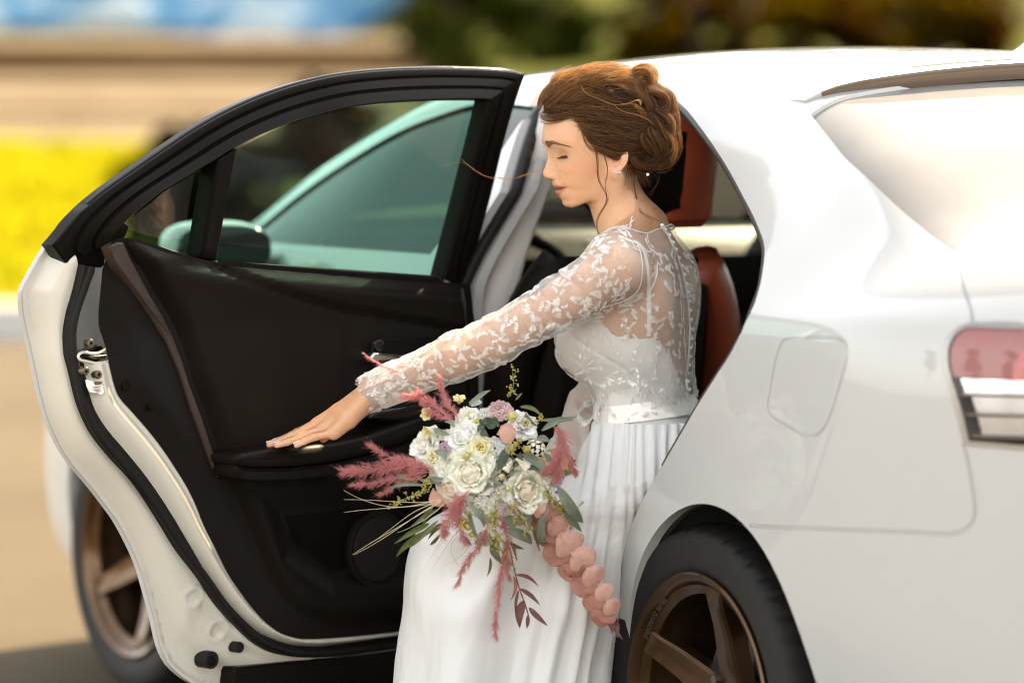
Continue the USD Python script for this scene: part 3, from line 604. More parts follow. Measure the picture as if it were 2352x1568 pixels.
pane_obj('rear_door_glass', far_win, 'clear_glass', car)
# rubber round the door opening
ring = np.c_[op[:, 0], np.zeros(len(op)), op[:, 1]]
def side_y(x, z):
    """The skin's y on the left at x, z."""
    return _side(np.c_[np.asarray(x), np.asarray(z)])
from scipy.interpolate import LinearNDInterpolator, NearestNDInterpolator
_sel = (_flat[:, 1] > .42) & (_flat[:, 0] > -.6) & (_flat[:, 0] < 1.6) & (_flat[:, 2] > .2)
_side = LinearNDInterpolator(_flat[_sel][:, [0, 2]], _flat[_sel][:, 1], fill_value=.75)
dense = densify(op, .02); ys = side_y(dense[:, 0], dense[:, 1])
ctr = dense.mean(0)
n2 = ring_offset(ccw(dense), .014); 
if np.abs(n2 - dense).max() > .2: n2 = ring_offset(dense, -.014)
seal_ring = np.c_[n2[:, 0], side_y(n2[:, 0], n2[:, 1]) - .036, n2[:, 1]]
sl = Polygon(op).buffer(-.010); sr = densify(np.array(sl.exterior.coords)[:-1], .02)
obj('door_opening_seal', tube(np.c_[sr[:, 0], side_y(sr[:, 0], sr[:, 1]) - .030, sr[:, 1]], .012, 8, closed=True), 'rubber', car, smooth=True)
ed = densify(op, .02); ed = ed[(ed[:, 1] > .62) | (ed[:, 0] < .5)]
es = smooth_line(body_pts(DOOR_OPEN[3:19]), 90); obj('edge_weatherstrip', tube(es - [0, .006, 0], .0065, 8), 'brown_trim', car, smooth=True)
# inner frame of the opening, white painted, stepping in behind the skin
fr_o, fr_i = Polygon(op).buffer(.004), Polygon(op).buffer(-.012)
o1, o2 = densify(np.array(fr_o.exterior.coords)[:-1], .02), None
k = len(o1); t = np.linspace(0, 1, k, endpoint=False)
o2 = np.array([fr_i.exterior.interpolate(fr_i.exterior.project(Point(*p))).coords[0] for p in o1])
P = np.stack([np.c_[o1[:, 0], side_y(o1[:, 0], o1[:, 1]) - .012, o1[:, 1]], np.c_[o1[:, 0], side_y(o1[:, 0], o1[:, 1]) - .05, o1[:, 1]], np.c_[o2[:, 0], side_y(o2[:, 0], o2[:, 1]) - .055, o2[:, 1]], np.c_[o2[:, 0], side_y(o2[:, 0], o2[:, 1]) - .075, o2[:, 1]]])
obj('door_opening_frame', grid_mesh(P, closed_v=True), 'car_paint', car, smooth=40)

# spoiler over the rear window
SPO = [(1838,232),(1870,246),(1900,240),(2000,232),(2150,224),(2352,217)]
tip = on_body(1845, 236)
hw = abs(tip[1]); x0 = tip[0]
ysp = np.linspace(-hw, hw, 49); s = (ysp / hw)
zc = np.interp(np.abs(ysp), np.abs(BG[np.argmin(np.abs(_bx - x0)), 54:100, 1]), BG[np.argmin(np.abs(_bx - x0)), 54:100, 2]) if False else None
bi = np.argmin(np.abs(_bx - (x0 + .03))); prof = BG[bi]; half = prof[: prof.shape[0] // 2 + 1]; half = half[half[:, 2] > 1.25]
o_ = np.argsort(half[:, 1]); zroof = np.interp(np.abs(ysp), half[o_, 1], half[o_, 2])
th = 1 - np.abs(s) ** 10
prof2 = [(.10, .004), (.03, .012), (-.055, .010), (-.068, .005), (-.069, -.006), (-.060, -.023), (-.03, -.023), (.05, -.020)]
SP = []
for yy, zz, t_ in zip(ysp, zroof, th):
    sc = .25 + .75 * t_
    SP.append([(x0 + .03 + a * (.5 + .5 * t_) - .05 * (1 - (yy / hw) ** 2), yy, zz + b * sc) for a, b in prof2])
SP = np.array(SP)
sp = grid_mesh(SP, closed_v=True); cap0 = trimesh.Trimesh(SP[0], [(0, i, i + 1) for i in range(1, 7)], process=False); cap1 = trimesh.Trimesh(SP[-1], [(0, i + 1, i) for i in range(1, 7)], process=False)
sp = cat([sp, cap0, cap1]); sp.fix_normals()
spo = obj('roof_spoiler', sp, 'car_paint', car, smooth=40)
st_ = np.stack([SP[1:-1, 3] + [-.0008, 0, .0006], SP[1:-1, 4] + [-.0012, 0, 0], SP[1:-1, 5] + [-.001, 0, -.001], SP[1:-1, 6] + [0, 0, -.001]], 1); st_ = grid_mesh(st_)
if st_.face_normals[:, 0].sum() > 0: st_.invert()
obj('shade_strip', st_, 'spoiler_shade_brown', spo, smooth=40)  # shade on the spoiler's rear face, painted as a brown strip
# shark fin aerial
fb = on_plane(2345, 150, [.2, 0, 1.44], [0, 0, 1.0])
fin_c = np.array([.27, 0.0, 1.478])
F = []
for q in np.linspace(0, 1, 14):            # along x, front to rear
    L = .17; x_ = fin_c[0] + L * (.62 - q); hgt = .062 * (q ** 1.6) * (1 if q < .93 else (1 - q) / .07 * .55 + .45); w_ = .031 * math.sin(math.pi * min(q * .62 + .12, .93)) ** .7
    F.append([(x_, w_ * math.cos(a) * (1 - .0 * math.sin(a)) * (1 - .85 * max(math.sin(a), 0) ** .6), fin_c[2] - .012 + (hgt + .012) * max(math.sin(a), 0) ) for a in np.linspace(-.2, math.pi + .2, 15)])
obj('shark_fin_aerial', grid_mesh(np.array(F)), 'car_paint', car, smooth=True)

# tail lamp: housing, lens, reflectors
lamp = thing('tail_lamp', parent=car)
lam_in = man(loft_solid(BG - _nrm * .002)) - man(loft_solid(BG - _nrm * .006))
def sub_skin(name, depth0, depth1, poly, matname, parent):
    s = (man(loft_solid(BG - _nrm * depth0)) - man(loft_solid(BG - _nrm * depth1))) ^ prism_y(np.array(poly.exterior.coords)[:-1], .35, 1.2)
    mm = s.to_mesh(); return obj(name, (np.asarray(mm.vert_properties)[:, :3], np.asarray(mm.tri_verts)), matname, parent, smooth=30)
sub_skin('trim_frame', .000, .012, lamp_poly.difference(lamp_poly.buffer(-.010)).convex_hull if False else lamp_poly, 'black_plastic', lamp) if False else None
z_of = lambda y: on_body(2260, y)[2]
zt, zb = lamp_s[:, 2].max(), lamp_s[:, 2].min()
inn = lamp_poly.buffer(-.008)
def band(y0, y1, x0=-1.2, x1=0):
    b = Polygon([(x0, z_of(y0)), (x1, z_of(y0)), (x1, z_of(y1)), (x0, z_of(y1))]).intersection(inn)
    return b if b.geom_type == 'Polygon' else max(b.geoms, key=lambda g: g.area)
fr = lamp_poly.difference(inn)
frame_s = ((man(loft_solid(BG + _nrm * .001)) - man(loft_solid(BG - _nrm * .02))) ^ cut_lamp) - prism_y(np.array(inn.exterior.coords)[:-1], .3, 1.3)
mm = frame_s.to_mesh(); obj('trim_frame', (np.asarray(mm.vert_properties)[:, :3], np.asarray(mm.tri_verts)), 'lamp_rim', lamp, smooth=30)
b0 = band(735, 868)
xs_red = on_body(2325, 800)[0]
sub_skin('upper_lens', .004, .010, b0, 'lamp_pink', lamp)
rp = Polygon([(on_body(2349, 790)[0], on_body(2349, 790)[2]), (on_body(2351, 800)[0] - .2, z_of(780)), (on_body(2351, 800)[0] - .2, z_of(872)), (on_body(2318, 870)[0], z_of(872))]).intersection(inn)
sub_skin('red_lens', .002, .008, rp, 'lamp_red', lamp)
for y0, y1, dp in ((872, 905, .014), (912, 950, .022), (958, 998, .022)):
    sub_skin('reflector', dp, dp + .008, band(y0, y1), 'lamp_silver', lamp)
for y0, y1 in ((905, 912), (950, 958), (998, 1006)):
    sub_skin('divider', .006, .03, band(y0, y1), 'bolt_metal', lamp)
sub_skin('lower_trim', .001, .03, band(1006, 1030), 'black_gloss', lamp)
sub_skin('back_plate', .034, .040, lamp_poly, 'lamp_silver', lamp)
sub_skin('clear_cover', -.0005, .0015, inn, 'lamp_clear', lamp)
# black lining inside the shell
lin = (man(loft_solid(BG - _nrm * .028)) - man(loft_solid(BG - _nrm * .034))) - (cut_open + cut_fw + far_fw + far_win + cut_rw + cut_ws + under)
lin = lin - m3.Manifold.cube((2.0, 3, 2)).translate((2.55, -1.5, 0)) - arches
lin2 = lin - m3.Manifold.cube((6, 3, 1.0)).translate((-1.5, -1.5, .07))
mm = (lin2).to_mesh(); obj('headlining', (np.asarray(mm.vert_properties)[:, :3], np.asarray(mm.tri_verts)), 'cream_trim', car, smooth=30)
low = lin ^ m3.Manifold.cube((6, 3, 1.06)).translate((-1.5, -1.5, 0))
mm = low.to_mesh(); obj('inner_lining', (np.asarray(mm.vert_properties)[:, :3], np.asarray(mm.tri_verts)), 'liner', car, smooth=30)

# wheels
def wheel(name, x, y, steer=0.0, spin=0.0):
    w = thing(name, parent=car)
    R = trimesh.transformations.rotation_matrix(math.radians(steer), [0, 0, 1]); T = trimesh.transformations.translation_matrix([x, y, HUBZ])
    X = T @ R
    # tyre section: (radius, y outward)
    sec = [(.243,-.012),(.252,-.004),(.262,.000),(.280,.004),(.300,.004),(.314,-.002),(.322,-.012),(.3265,-.024),(.3292,-.040),(.330,-.062)]
    for g in (-.078,-.118,-.158):
        sec += [(.330,g+.006),(.324,g+.004),(.324,g-.004),(.330,g-.006)]
    sec += [(.329,-.195),(.322,-.215),(.300,-.226),(.262,-.222),(.243,-.21)]
    n = 288; a = np.arange(n) * 2 * math.pi / n
    P = np.array([[(r * math.cos(t), yy, r * math.sin(t)) for r, yy in sec] for t in a])
    for i in range(n):                      # sipes across the shoulder
        if i % 6 == 0: P[i, 6:10] *= np.array([.987, 1, .987])
    ty = grid_mesh(P, closed_u=True); ty.apply_transform(X); ty.fix_normals()
    tp = obj('tyre', ty, 'tyre', w, smooth=40)
    rim_sec = [(.243,-.014),(.247,.000),(.243,.003),(.236,.001),(.228,-.006),(.224,-.014),(.214,-.020),(.208,-.024),(.206,-.034),(.207,-.12),(.215,-.20),(.20,-.21)]
    P = np.array([[(r * math.cos(t), yy, r * math.sin(t)) for r, yy in rim_sec] for t in a])
    rm = grid_mesh(P, closed_u=True); rm.apply_transform(X)
    rp_ = obj('rim', rm, 'bronze_rim', w, smooth=30)
    for i in range(5):
        th = math.radians(spin) + i * 2 * math.pi / 5
        rr = np.linspace(.035, .226, 12)
        hw_ = np.interp(rr, [.035, .10, .20, .226], [.036, .032, .024, .027]); yo = np.interp(rr, [.035, .07, .15, .205, .226], [-.062, -.058, -.035, -.012, -.012]); dp = .040
        V = []
        for r, h_, o in zip(rr, hw_, yo):
            V.append([(r, o - dp, -h_ * .8), (r, o - .006, -h_), (r, o, -h_ * .84), (r, o - .002, -h_ * .2), (r, o - .002, h_ * .2), (r, o, h_ * .84), (r, o - .006, h_), (r, o - dp, h_ * .8)])
        V = np.array(V); sp_ = grid_mesh(V, closed_v=True)
        sp_.apply_transform(X @ trimesh.transformations.rotation_matrix(-th, [0, 1, 0])); sp_.fix_normals()
        obj('spoke', sp_, 'bronze_rim', rp_, smooth=25)
    hub = trimesh.creation.revolve(np.array([(0, -.05), (.025, -.05), (.032, -.054), (.036, -.06), (.055, -.062), (.062, -.07), (.062, -.11)]), sections=48)
    hub.apply_transform(trimesh.transformations.rotation_matrix(-math.pi / 2, [1, 0, 0]) @ np.diag([1, 1, 1, 1.0]))
    hb = hub.copy(); hb.apply_transform(X); obj('hub_cap', hb, 'bronze_rim', rp_, smooth=30)
    for i in range(5):
        th = math.radians(spin + 36) + i * 2 * math.pi / 5
        nb = trimesh.creation.cylinder(.010, .03, sections=6); nb.apply_transform(trimesh.transformations.rotation_matrix(math.pi / 2, [1, 0, 0])); nb.apply_translation([.057 * math.cos(th), -.066, .057 * math.sin(th)]); nb.apply_transform(X)
        obj('wheel_nut', nb, 'bolt_metal', rp_, smooth=20)
    dsk = trimesh.creation.annulus(.06, .155, .024, sections=64); dsk.apply_transform(trimesh.transformations.rotation_matrix(math.pi / 2, [1, 0, 0])); dsk.apply_translation([0, -.13, 0]); dsk.apply_transform(X)
    obj('brake_disc', dsk, 'brake', w, smooth=30)
    bk = trimesh.creation.cylinder(.205, .01, sections=48); bk.apply_transform(trimesh.transformations.rotation_matrix(math.pi / 2, [1, 0, 0])); bk.apply_translation([0, -.19, 0]); bk.apply_transform(X)
    obj('back_plate', bk, 'liner', w, smooth=30)
    # raised lettering round the rim's lip, too blurred in the photograph to read letter for letter
    if name == 'rear_wheel':
        txt = meshkit.text_mesh('machinist series', .0105, .0012); tx0, tx1 = txt.bounds[:, 0]
        v = txt.vertices.copy(); ang = math.radians(151) - (v[:, 0] - tx0) / .2235; rad = .2185 + v[:, 1]
        txt.vertices = np.c_[-(-rad * np.cos(ang)), -.0105 + v[:, 2] + (v[:, 1] - .004) * .4, rad * np.sin(ang)]
        # seen from outside, x runs to the left
        txt.vertices[:, 0] *= -1
        txt.apply_transform(X); txt.fix_normals(); obj('lettering', txt, 'bolt_metal', rp_, smooth=False)
    return w
wheel('rear_wheel', 0.0, .872, 0, 100)
wheel('front_wheel', 2.67, .872, 4, -172)
for xx in (0, 2.67):                       # arch liners
    a = np.linspace(-.15, math.pi + .15, 40); r = .392
    cx_, rx_, rz_ = (-.085, .343, .383) if xx == 0 else (xx, r, r)
    P = np.array([[(cx_ + rx_ * math.cos(t), yy, HUBZ + .004 + rz_ * math.sin(t)) for yy in (.862, .55, .54)] for t in a]); P[:, 2, 0] = xx; P[:, 2, 2] = HUBZ
    obj('wheel_arch_liner', grid_mesh(P), 'liner', car, smooth=40)
# sill under the doors, floor, and front door outline
obj('floor_pan', box(1.0, 0, .22, 3.4, 1.3, .04), 'liner', car)
obj('sill_plate', box(.62, .80, .285, .68, .10, .05, .012), 'car_paint', car)
# seats
def seat(y, x0):
    s = thing('front_seat', parent=car)
    def pad(w, h, d, cx, cz, tilt, m, nm, r=.05, yo=0.0):
        g = box(0, 0, 0, d, w, h, r); g = g.subdivide().subdivide(); v = g.vertices
        v[:, 0] += -.02 * np.cos(v[:, 1] / w * math.pi) * np.cos(v[:, 2] / h * math.pi); g.vertices = v
        g.apply_transform(trimesh.transformations.rotation_matrix(tilt, [0, 1, 0])); g.apply_translation([cx, y + yo, cz]); return obj(nm, g, m, s, smooth=50)
    pad(.40, .64, .13, x0, .78, -.22, 'leather_black', 'backrest')
    for sgn in (-1, 1):
        g = tube(spline([(x0 + .09, y + sgn * .200, .46), (x0 + .03, y + sgn * .225, .72), (x0 - .045, y + sgn * .215, .96), (x0 - .085, y + sgn * .15, 1.08)], 20), np.linspace(.055, .050, 20), 12); obj('side_bolster', g, 'leather_red' if sgn < 0 else 'leather_black', s, smooth=True)
        obj('headrest_post', tube([(x0 - .075, y + sgn * .065, 1.03), (x0 - .105, y + sgn * .065, 1.20)], .007, 10), 'chrome', s, smooth=True)
    h_ = pad(.245, .25, .12, x0 - .125, 1.275, -.16, 'leather_black', 'headrest', .05); pad(.135, .244, .118, x0 - .126, 1.277, -.16, 'leather_red', 'headrest_side', .024, yo=-.085)
    pad(.50, .16, .50, x0 + .28, .42, 0, 'leather_black', 'cushion')
    return s
seat(.535, .92); seat(-.40, 1.0)
obj('rear_seat_cushion', box(.22, 0, .47, .50, 1.25, .20, .06), 'leather_black', car, smooth=50)
rb = box(-.12, 0, .80, .16, 1.25, .62, .06); rb.apply_transform(trimesh.transformations.rotation_matrix(-.35, [0, 1, 0], [-.12, 0, .6])); obj('rear_seat_back', rb, 'leather_black', car, smooth=50)
dash = obj('dashboard', cat([box(2.22, 0, .98, .42, 1.36, .24, .06), box(2.05, 0, .72, .25, .35, .4, .04)]), 'leather_black', car, smooth=40)
for i in range(4): obj('vent_slat', box(2.00, -.05, 1.00 + .024 * i, .02, .11, .010, .003), 'screen_brown', dash)
obj('console_trim', box(2.0, -.03, .955, .03, .16, .018, .005), 'lamp_silver', dash)
obj('steering_wheel', tube(np.array([(1.70 - .06 * math.sin(a), .38 + .185 * math.cos(a), .93 + .175 * math.sin(a)) for a in np.linspace(0, 2 * math.pi, 40, endpoint=False)]), .016, 10, closed=True), 'leather_black', car, smooth=True)
# B pillar lining, windscreen mirror
obj('pillar_trim', tube(spline([(.98, .80, .62), (.99, .775, .95), (1.0, .70, 1.18), (1.0, .59, 1.38)], 20), .045, 10), 'grey_trim', car, smooth=True)
# wing mirror
mx = np.array([1.82, 1.01, 1.085])
mg = trimesh.creation.icosphere(4, 1.0); v = mg.vertices; v = np.sign(v) * np.abs(v) ** .72; v /= np.abs(v).max(0); mg.vertices = v * np.array([.075, .115, .060]) + mx
wm = obj('wing_mirror', cat([mg, box(1.84, .895, 1.06, .07, .12, .03, .012)]), 'car_paint', car, smooth=50)

mgl = trimesh.creation.icosphere(4, 1.0); v = mgl.vertices; v = np.sign(v) * np.abs(v) ** .72; v /= np.abs(v).max(0); mgl.vertices = v * np.array([.020, .108, .052]) + mx + [-.062, 0, 0]
obj('mirror_glass', mgl, 'black_gloss', wm, smooth=50)  # dark reflection put into the mirror face colour
# ---------------- the open rear door (a part of the car) ----------------
HINGE = np.array([.95, .885, 0.0]); PHI = math.radians(72)
DA = np.array([-math.cos(PHI), math.sin(PHI), 0]); DN = np.array([-math.sin(PHI), -math.cos(PHI), 0]); DZ = np.array([0, 0, 1.0])
def door_tilt(z):
    z = np.asarray(z, float); q = np.maximum(z - .98, 0); return .30 * q * q / (q + .06)
def door_pt(a, z, n):
    a, z, n = np.broadcast_arrays(np.asarray(a, float), np.asarray(z, float), np.asarray(n, float))
    return HINGE + a[..., None] * DA + z[..., None] * DZ + (n + door_tilt(z))[..., None] * DN
def dpx(pts, n):
    """Picture positions -> (a, z) on the door at height n over its middle plane."""
    out = []
    for x, y in pts:
        z = 1.0
        for _ in range(12):
            p = on_plane(x, y, HINGE + (n + float(door_tilt(z))) * DN, DN); z = p[2]
        out.append(((p - HINGE) @ DA, z))
    return np.array(out)
door = thing('open_rear_door', 'open rear door seen from its black trimmed inner side', parent=car)
def dobj(name, mesh, matname, parent=None, smooth=35):
    v = mesh.vertices; m = trimesh.Trimesh(door_pt(v[:, 0], v[:, 1], v[:, 2]), mesh.faces, process=False)
    if m.is_watertight and m.volume < 0: m.invert()
    return obj(name, m, matname, parent if parent is not None else door, smooth=smooth)
def dslab(name, px, n0, n1, matname, b=.004, parent=None, step=.012, sm=35, nu=None):
    r = dpx(px, n1 if nu is None else nu); return dobj(name, slab(r, n0, n1, b, step), matname, parent, sm)
def dpatch(name, ring, nf, matname, grid=.012, parent=None, smooth=60):
    poly = Polygon(ring).buffer(0)
    if poly.geom_type != 'Polygon': poly = max(poly.geoms, key=lambda g: g.area)
    P, T, nb = fill(poly, grid); n = nf(P, poly)
    m = trimesh.Trimesh(np.c_[P, n], T, process=False)
    w = door_pt(m.vertices[:, 0], m.vertices[:, 1], m.vertices[:, 2]); f = m.faces
    fn = np.cross(w[f[:, 1]] - w[f[:, 0]], w[f[:, 2]] - w[f[:, 0]]).sum(0)
    if fn @ DN < 0: f = f[:, ::-1]
    return obj(name, trimesh.Trimesh(w, f, process=False), matname, parent if parent is not None else door, smooth=smooth)
def bdist(P, line):
    ls = LineString(line); return shapely.distance(shapely.points(P), ls)

FL = [(129,535),(98,579),(70,628),(50,669),(50,700),(57,745),(67,788),(80,850),(95,917),(110,965),(132,1015),(162,1063),(187,1092),(216,1127),(242,1161),(268,1197),(291,1239),(307,1272),(320,1305),(333,1350),(350,1412),(368,1488),(386,1523),(412,1549),(441,1568),(490,1584),(560,1590)]
SEAL_L = [(179,607),(165,669),(150,721),(143,772),(145,810),(155,850),(172,920),(200,985),(245,1045),(300,1105),(360,1195),(400,1260),(450,1325),(490,1385),(540,1440),(585,1480),(630,1500),(700,1508),(800,1502),(900,1488),(1085,1462)]
SEAL_R = [(219,618),(206,649),(180,710),(170,745),(168,775),(172,805),(177,860),(192,930),(225,995),(270,1050),(320,1110),(380,1195),(425,1260),(475,1325),(520,1385),(565,1430),(615,1462),(685,1482),(750,1482),(900,1463),(1085,1437)]
TRIM_L = [(237,616),(232,669),(228,715),(228,745),(237,775),(246,805),(256,850),(272,905),(305,945),(340,985),(375,1030),(405,1075),(430,1115),(450,1155),(470,1205),(495,1255),(525,1315),(555,1360),(590,1405),(620,1435),(655,1457),(700,1467),(800,1462),(900,1452),(1085,1430)]
N_FL, N_SL, N_SR, N_TR = -.034, .012, .024, .052
fl = smooth_line(dpx(FL, N_FL), 140)
sl_ = smooth_line(dpx(SEAL_L, N_SL), 120); sr_ = smooth_line(dpx(SEAL_R, N_SR), 120); tr_ = smooth_line(dpx(TRIM_L, N_TR), 130)
z_bot = fl[-1, 1]
# outer skin of the door, with its flange
skin_ring = np.vstack([fl, [[.02, z_bot - .01]], dpx([(1020, 668), (860, 650), (700, 640), (600, 632), (490, 622), (400, 598), (300, 578), (200, 585), (150, 590)], N_FL)])
dobj('outer_skin', slab(skin_ring, N_FL - .012, N_FL + .001, .003), 'car_paint')
hem = densify(np.vstack([fl, [[.3, z_bot - .006], [.02, z_bot - .008]]]), .012, closed=False)
# pressed inner panel from the flange up to the seal
ring1 = np.vstack([fl, [[.02, z_bot - .01]], [[.02, sl_[-1, 1]]], sl_[::-1]])
NOTCH = dpx([(465, 1440), (548, 1520)], 0)
embs = dpx([(438, 1370), (497, 1447)], .0)
def n1(P, poly):
    d = bdist(P, np.vstack([fl, [[.02, z_bot - .01]]])); e = bdist(P, sl_)
    t = d / (d + e + 1e-6)
    wide = np.clip((d + e) / .10, 0, 1)
    n = N_FL + .003 + (N_SL - N_FL - .003) * sstep(.16, .80, t)
    n += .006 * np.exp(-((t - .50) / .10) ** 2) * wide                      # pressed ridge along the edge
    n -= .0025 * np.exp(-((d - .013) / .0022) ** 2)                          # hem line
    for c in embs: n -= .004 * np.exp(-(np.linalg.norm(P - c, axis=1) / .014) ** 4) - .003 * np.exp(-((np.linalg.norm(P - c, axis=1) - .018) / .004) ** 2)
    # flat pressed corner low down, towards the hinge
    z0, a0 = dpx([(440, 1330)], 0)[0][::-1]
    cm = sstep(.0, .05, a0 - P[:, 0] + (z0 - P[:, 1]) * .3) * sstep(0, .05, z0 + .07 - P[:, 1]) 
    n -= .010 * cm * sstep(.25, .45, t) * (1 - sstep(.80, .97, t))
    return n
dpatch('pressed_panel', ring1, n1, 'bounce_lit_paint', grid=.0055)
# black weather seal
ring2 = np.vstack([sl_, sr_[::-1]])
dobj('weather_seal', slab(ring2, -.01, .030, .006, .010), 'rubber', smooth=50)
sm_ = np.array([(a + b) / 2 for a, b in zip(sl_, sr_)])
dobj('seal_bulb', tube(np.c_[densify(sm_, .02, False), np.full(len(densify(sm_, .02, False)), .031)], .0075, 8), 'rubber', smooth=True)
# white inner strip
ring3 = np.vstack([sr_, tr_[::-1]])
def n3(P, poly):
    d, e = bdist(P, sr_), bdist(P, tr_); t = d / (d + e + 1e-6)
    return N_SR - .004 + (N_TR - N_SR) * sstep(.05, .55, t) + .004 * np.exp(-((t - .62) / .16) ** 2)
lat = smooth_line(dpx([(186,818),(190,812),(215,812),(240,808),(252,801),(262,797),(270,802),(270,815),(262,826),(245,833),(225,834),(200,829),(190,826)], N_TR), 40, closed=True)
strip = Polygon(ring3).buffer(0).difference(Polygon(lat))
if strip.geom_type != 'Polygon': strip = max(strip.geoms, key=lambda g: g.area)
P, T, nb = fill(strip, .0042); n = n3(P, strip); w = door_pt(P[:, 0], P[:, 1], n); fn = np.cross(w[T[:, 1]] - w[T[:, 0]], w[T[:, 2]] - w[T[:, 0]]).sum(0)
obj('inner_strip', trimesh.Trimesh(w, T if fn @ DN > 0 else T[:, ::-1], process=False), 'bounce_lit_paint', door, smooth=60)
# latch
latch = dobj('latch', slab(Polygon(lat).buffer(.003).exterior.coords[:-1], -.01, .012, .002), 'black_gloss')
lp = densify(lat, .004); dobj('latch_lip', tube(np.c_[lp, np.full(len(lp), N_TR - .008)], .0028, 6, closed=True), 'bounce_lit_paint', latch, smooth=True)
dslab('latch_claw', [(205,818),(245,814),(250,822),(215,826)], .010, .026, 'bolt_metal', .002, latch)
def bolt(x, y, n, r=.0075, m='bolt_metal', parent=None, nm='bolt'):
    a, z = dpx([(x, y)], n)[0]; t = np.linspace(0, 2 * math.pi, 24, endpoint=False)
    b = dobj(nm, slab(np.c_[a + r * np.cos(t), z + r * np.sin(t)], n - .01, n + .003, .0015, .002), m, parent)
    t = np.linspace(0, 2 * math.pi, 6, endpoint=False); dobj('socket', slab(np.c_[a + r * .45 * np.cos(t), z + r * .45 * np.sin(t)], n, n + .0034, .0003, .002), 'black_plastic', b, smooth=20)
for x, y in ((207,788),(196,852),(225,860)): bolt(x, y, N_TR - .002)
stk = dslab('warning_label', [(200,872),(234,880),(241,908),(206,900)], N_TR - .004, N_TR + .0015, 'sticker', .0003)
a0, z0 = dpx([(203,876)], N_TR)[0]; a1, z1 = dpx([(237,904)], N_TR)[0]
for i, (q0, q1, h0, h1) in enumerate([(.28,.92,.04,.30),(.16,.95,.40,.46),(.16,.80,.52,.57),(.16,.95,.62,.68),(.3,.9,.74,.80),(.3,.8,.86,.92)]):
    aa0, aa1 = a0 + (a1 - a0) * q0, a0 + (a1 - a0) * q1; zz0, zz1 = z0 + (z1 - z0) * h0, z0 + (z1 - z0) * h1
    dobj('print_line', slab([(aa0, zz0), (aa1, zz0), (aa1, zz1), (aa0, zz1)], N_TR, N_TR + .0021, .0001, .01), 'print_dark', stk, smooth=20)
def disc(name, x, y, n0, n1, r, m, parent=None):
    a, z = dpx([(x, y)], n1)[0]; t = np.linspace(0, 2 * math.pi, 28, endpoint=False)
    return dobj(name, slab(np.c_[a + r * np.cos(t), z + r * np.sin(t)], n0, n1, .002, .002), m, parent)
g = disc('drain_grommet', 488, 1515, -.03, .006, .0165, 'rubber'); disc('grommet_cap', 488, 1517, 0, .0085, .0095, 'black_plastic', g)
disc('door_buffer', 552, 1486, -.02, .022, .0105, 'rubber')
dslab('sill_strip', [(538,1532),(900,1492),(1085,1470),(1085,1570),(900,1590),(540,1592)], -.03, .012, 'black_plastic', .004)

# window frame: one black profile swept between its outer and inner outline
FO1 = [(156,606),(133,572),(152,527),(185,488),(230,448),(300,398),(380,343),(460,291),(540,248),(620,214),(700,189),(780,172),(860,163),(940,158.5),(1020,157),(1100,159),(1165,163),(1205,171)]
FG1 = [(262,548),(264,545),(275,530),(300,505),(340,470),(380,440),(440,404),(500,370),(545,342),(620,305),(720,270),(820,247),(900,238),(1000,233),(1060,231.5),(1120,232)]
FO2 = [(1205,171),(1192,205),(1174,260),(1152,340),(1128,440),(1100,545),(1085,605),(1082,660),(1072,672)]
FG2 = [(1120,232),(1105,295),(1085,375),(1062,465),(1040,550),(1018,632),(1016,640)]
prof_t = [0, .0, .02, .05, .21, .235, .27, .295, .52, .55, .60, .635, .92, .965, 1.0, 1.0]
prof_n = [-.032, -.003, .004, .006, .008, .001, .001, .016, .021, .015, .015, .028, .035, .031, .012, .0]
def strip_mesh(O, G, k, n_o=.0, n_g=.036):
    o = smooth_line(dpx(O, n_o), k); g = smooth_line(dpx(G, n_g), k)
    return np.stack([np.stack([np.c_[o * (1 - t) + g * t, np.full(k, n)] for t, n in zip(prof_t, prof_n)], 1)], 0)[0]
S1, S2 = strip_mesh(FO1, FG1, 110), strip_mesh(FO2, FG2, 50)
fr = grid_mesh(np.vstack([S1, S2[1:]])); fr.fix_normals()
w = door_pt(fr.vertices[:, 0], fr.vertices[:, 1], fr.vertices[:, 2]); fn = np.cross(w[fr.faces[:, 1]] - w[fr.faces[:, 0]], w[fr.faces[:, 2]] - w[fr.faces[:, 0]]).sum(0)
obj('window_frame', trimesh.Trimesh(w, fr.faces if fn @ DN > 0 else fr.faces[:, ::-1], process=False), 'black_plastic', door, smooth=24)
dslab('frame_corner', [(121,563),(134,549),(152,527),(186,488),(232,452),(275,500),(300,520),(285,552),(262,560),(246,572),(240,616),(181,609),(153,607)], -.026, .006, 'black_plastic', .004)
# outside cover of the frame
cov = smooth_line(dpx(FO1, 0), 80); cov2 = smooth_line(dpx(FO2, 0), 30); g1 = smooth_line(dpx(FG1, .0), 80); g2 = smooth_line(dpx(FG2, .0), 30)
back = np.stack([np.c_[np.vstack([cov, cov2[1:]]), np.full(109, -.030)], np.c_[np.vstack([g1, g2[1:]]), np.full(109, -.030)]], 1)
dobj('frame_cover', grid_mesh(back), 'black_gloss')
lp = np.vstack([cov[9:], cov2[1:]]); dobj('frame_lip', tube(np.c_[densify(lp, .02, False), np.full(len(densify(lp, .02, False)), -.008)], .0035, 8), 'black_gloss', smooth=True)
dslab('window_divider', [(502,368),(547,340),(499,600),(463,594)], -.01, .034, 'black_plastic', .006)
def pane(name, px, n):
    return dpatch(name, dpx(px, n), lambda P, poly: np.full(len(P), n), 'door_glass', grid=.03, smooth=True)
pane('window_pane', [(540,345),(620,303),(720,268),(820,245),(900,236),(1000,231),(1124,230),(1020,640),(760,622),(490,602)], .004)
pane('quarter_pane', [(258,550),(275,528),(300,503),(380,438),(505,366),(466,596),(350,560)], .002)
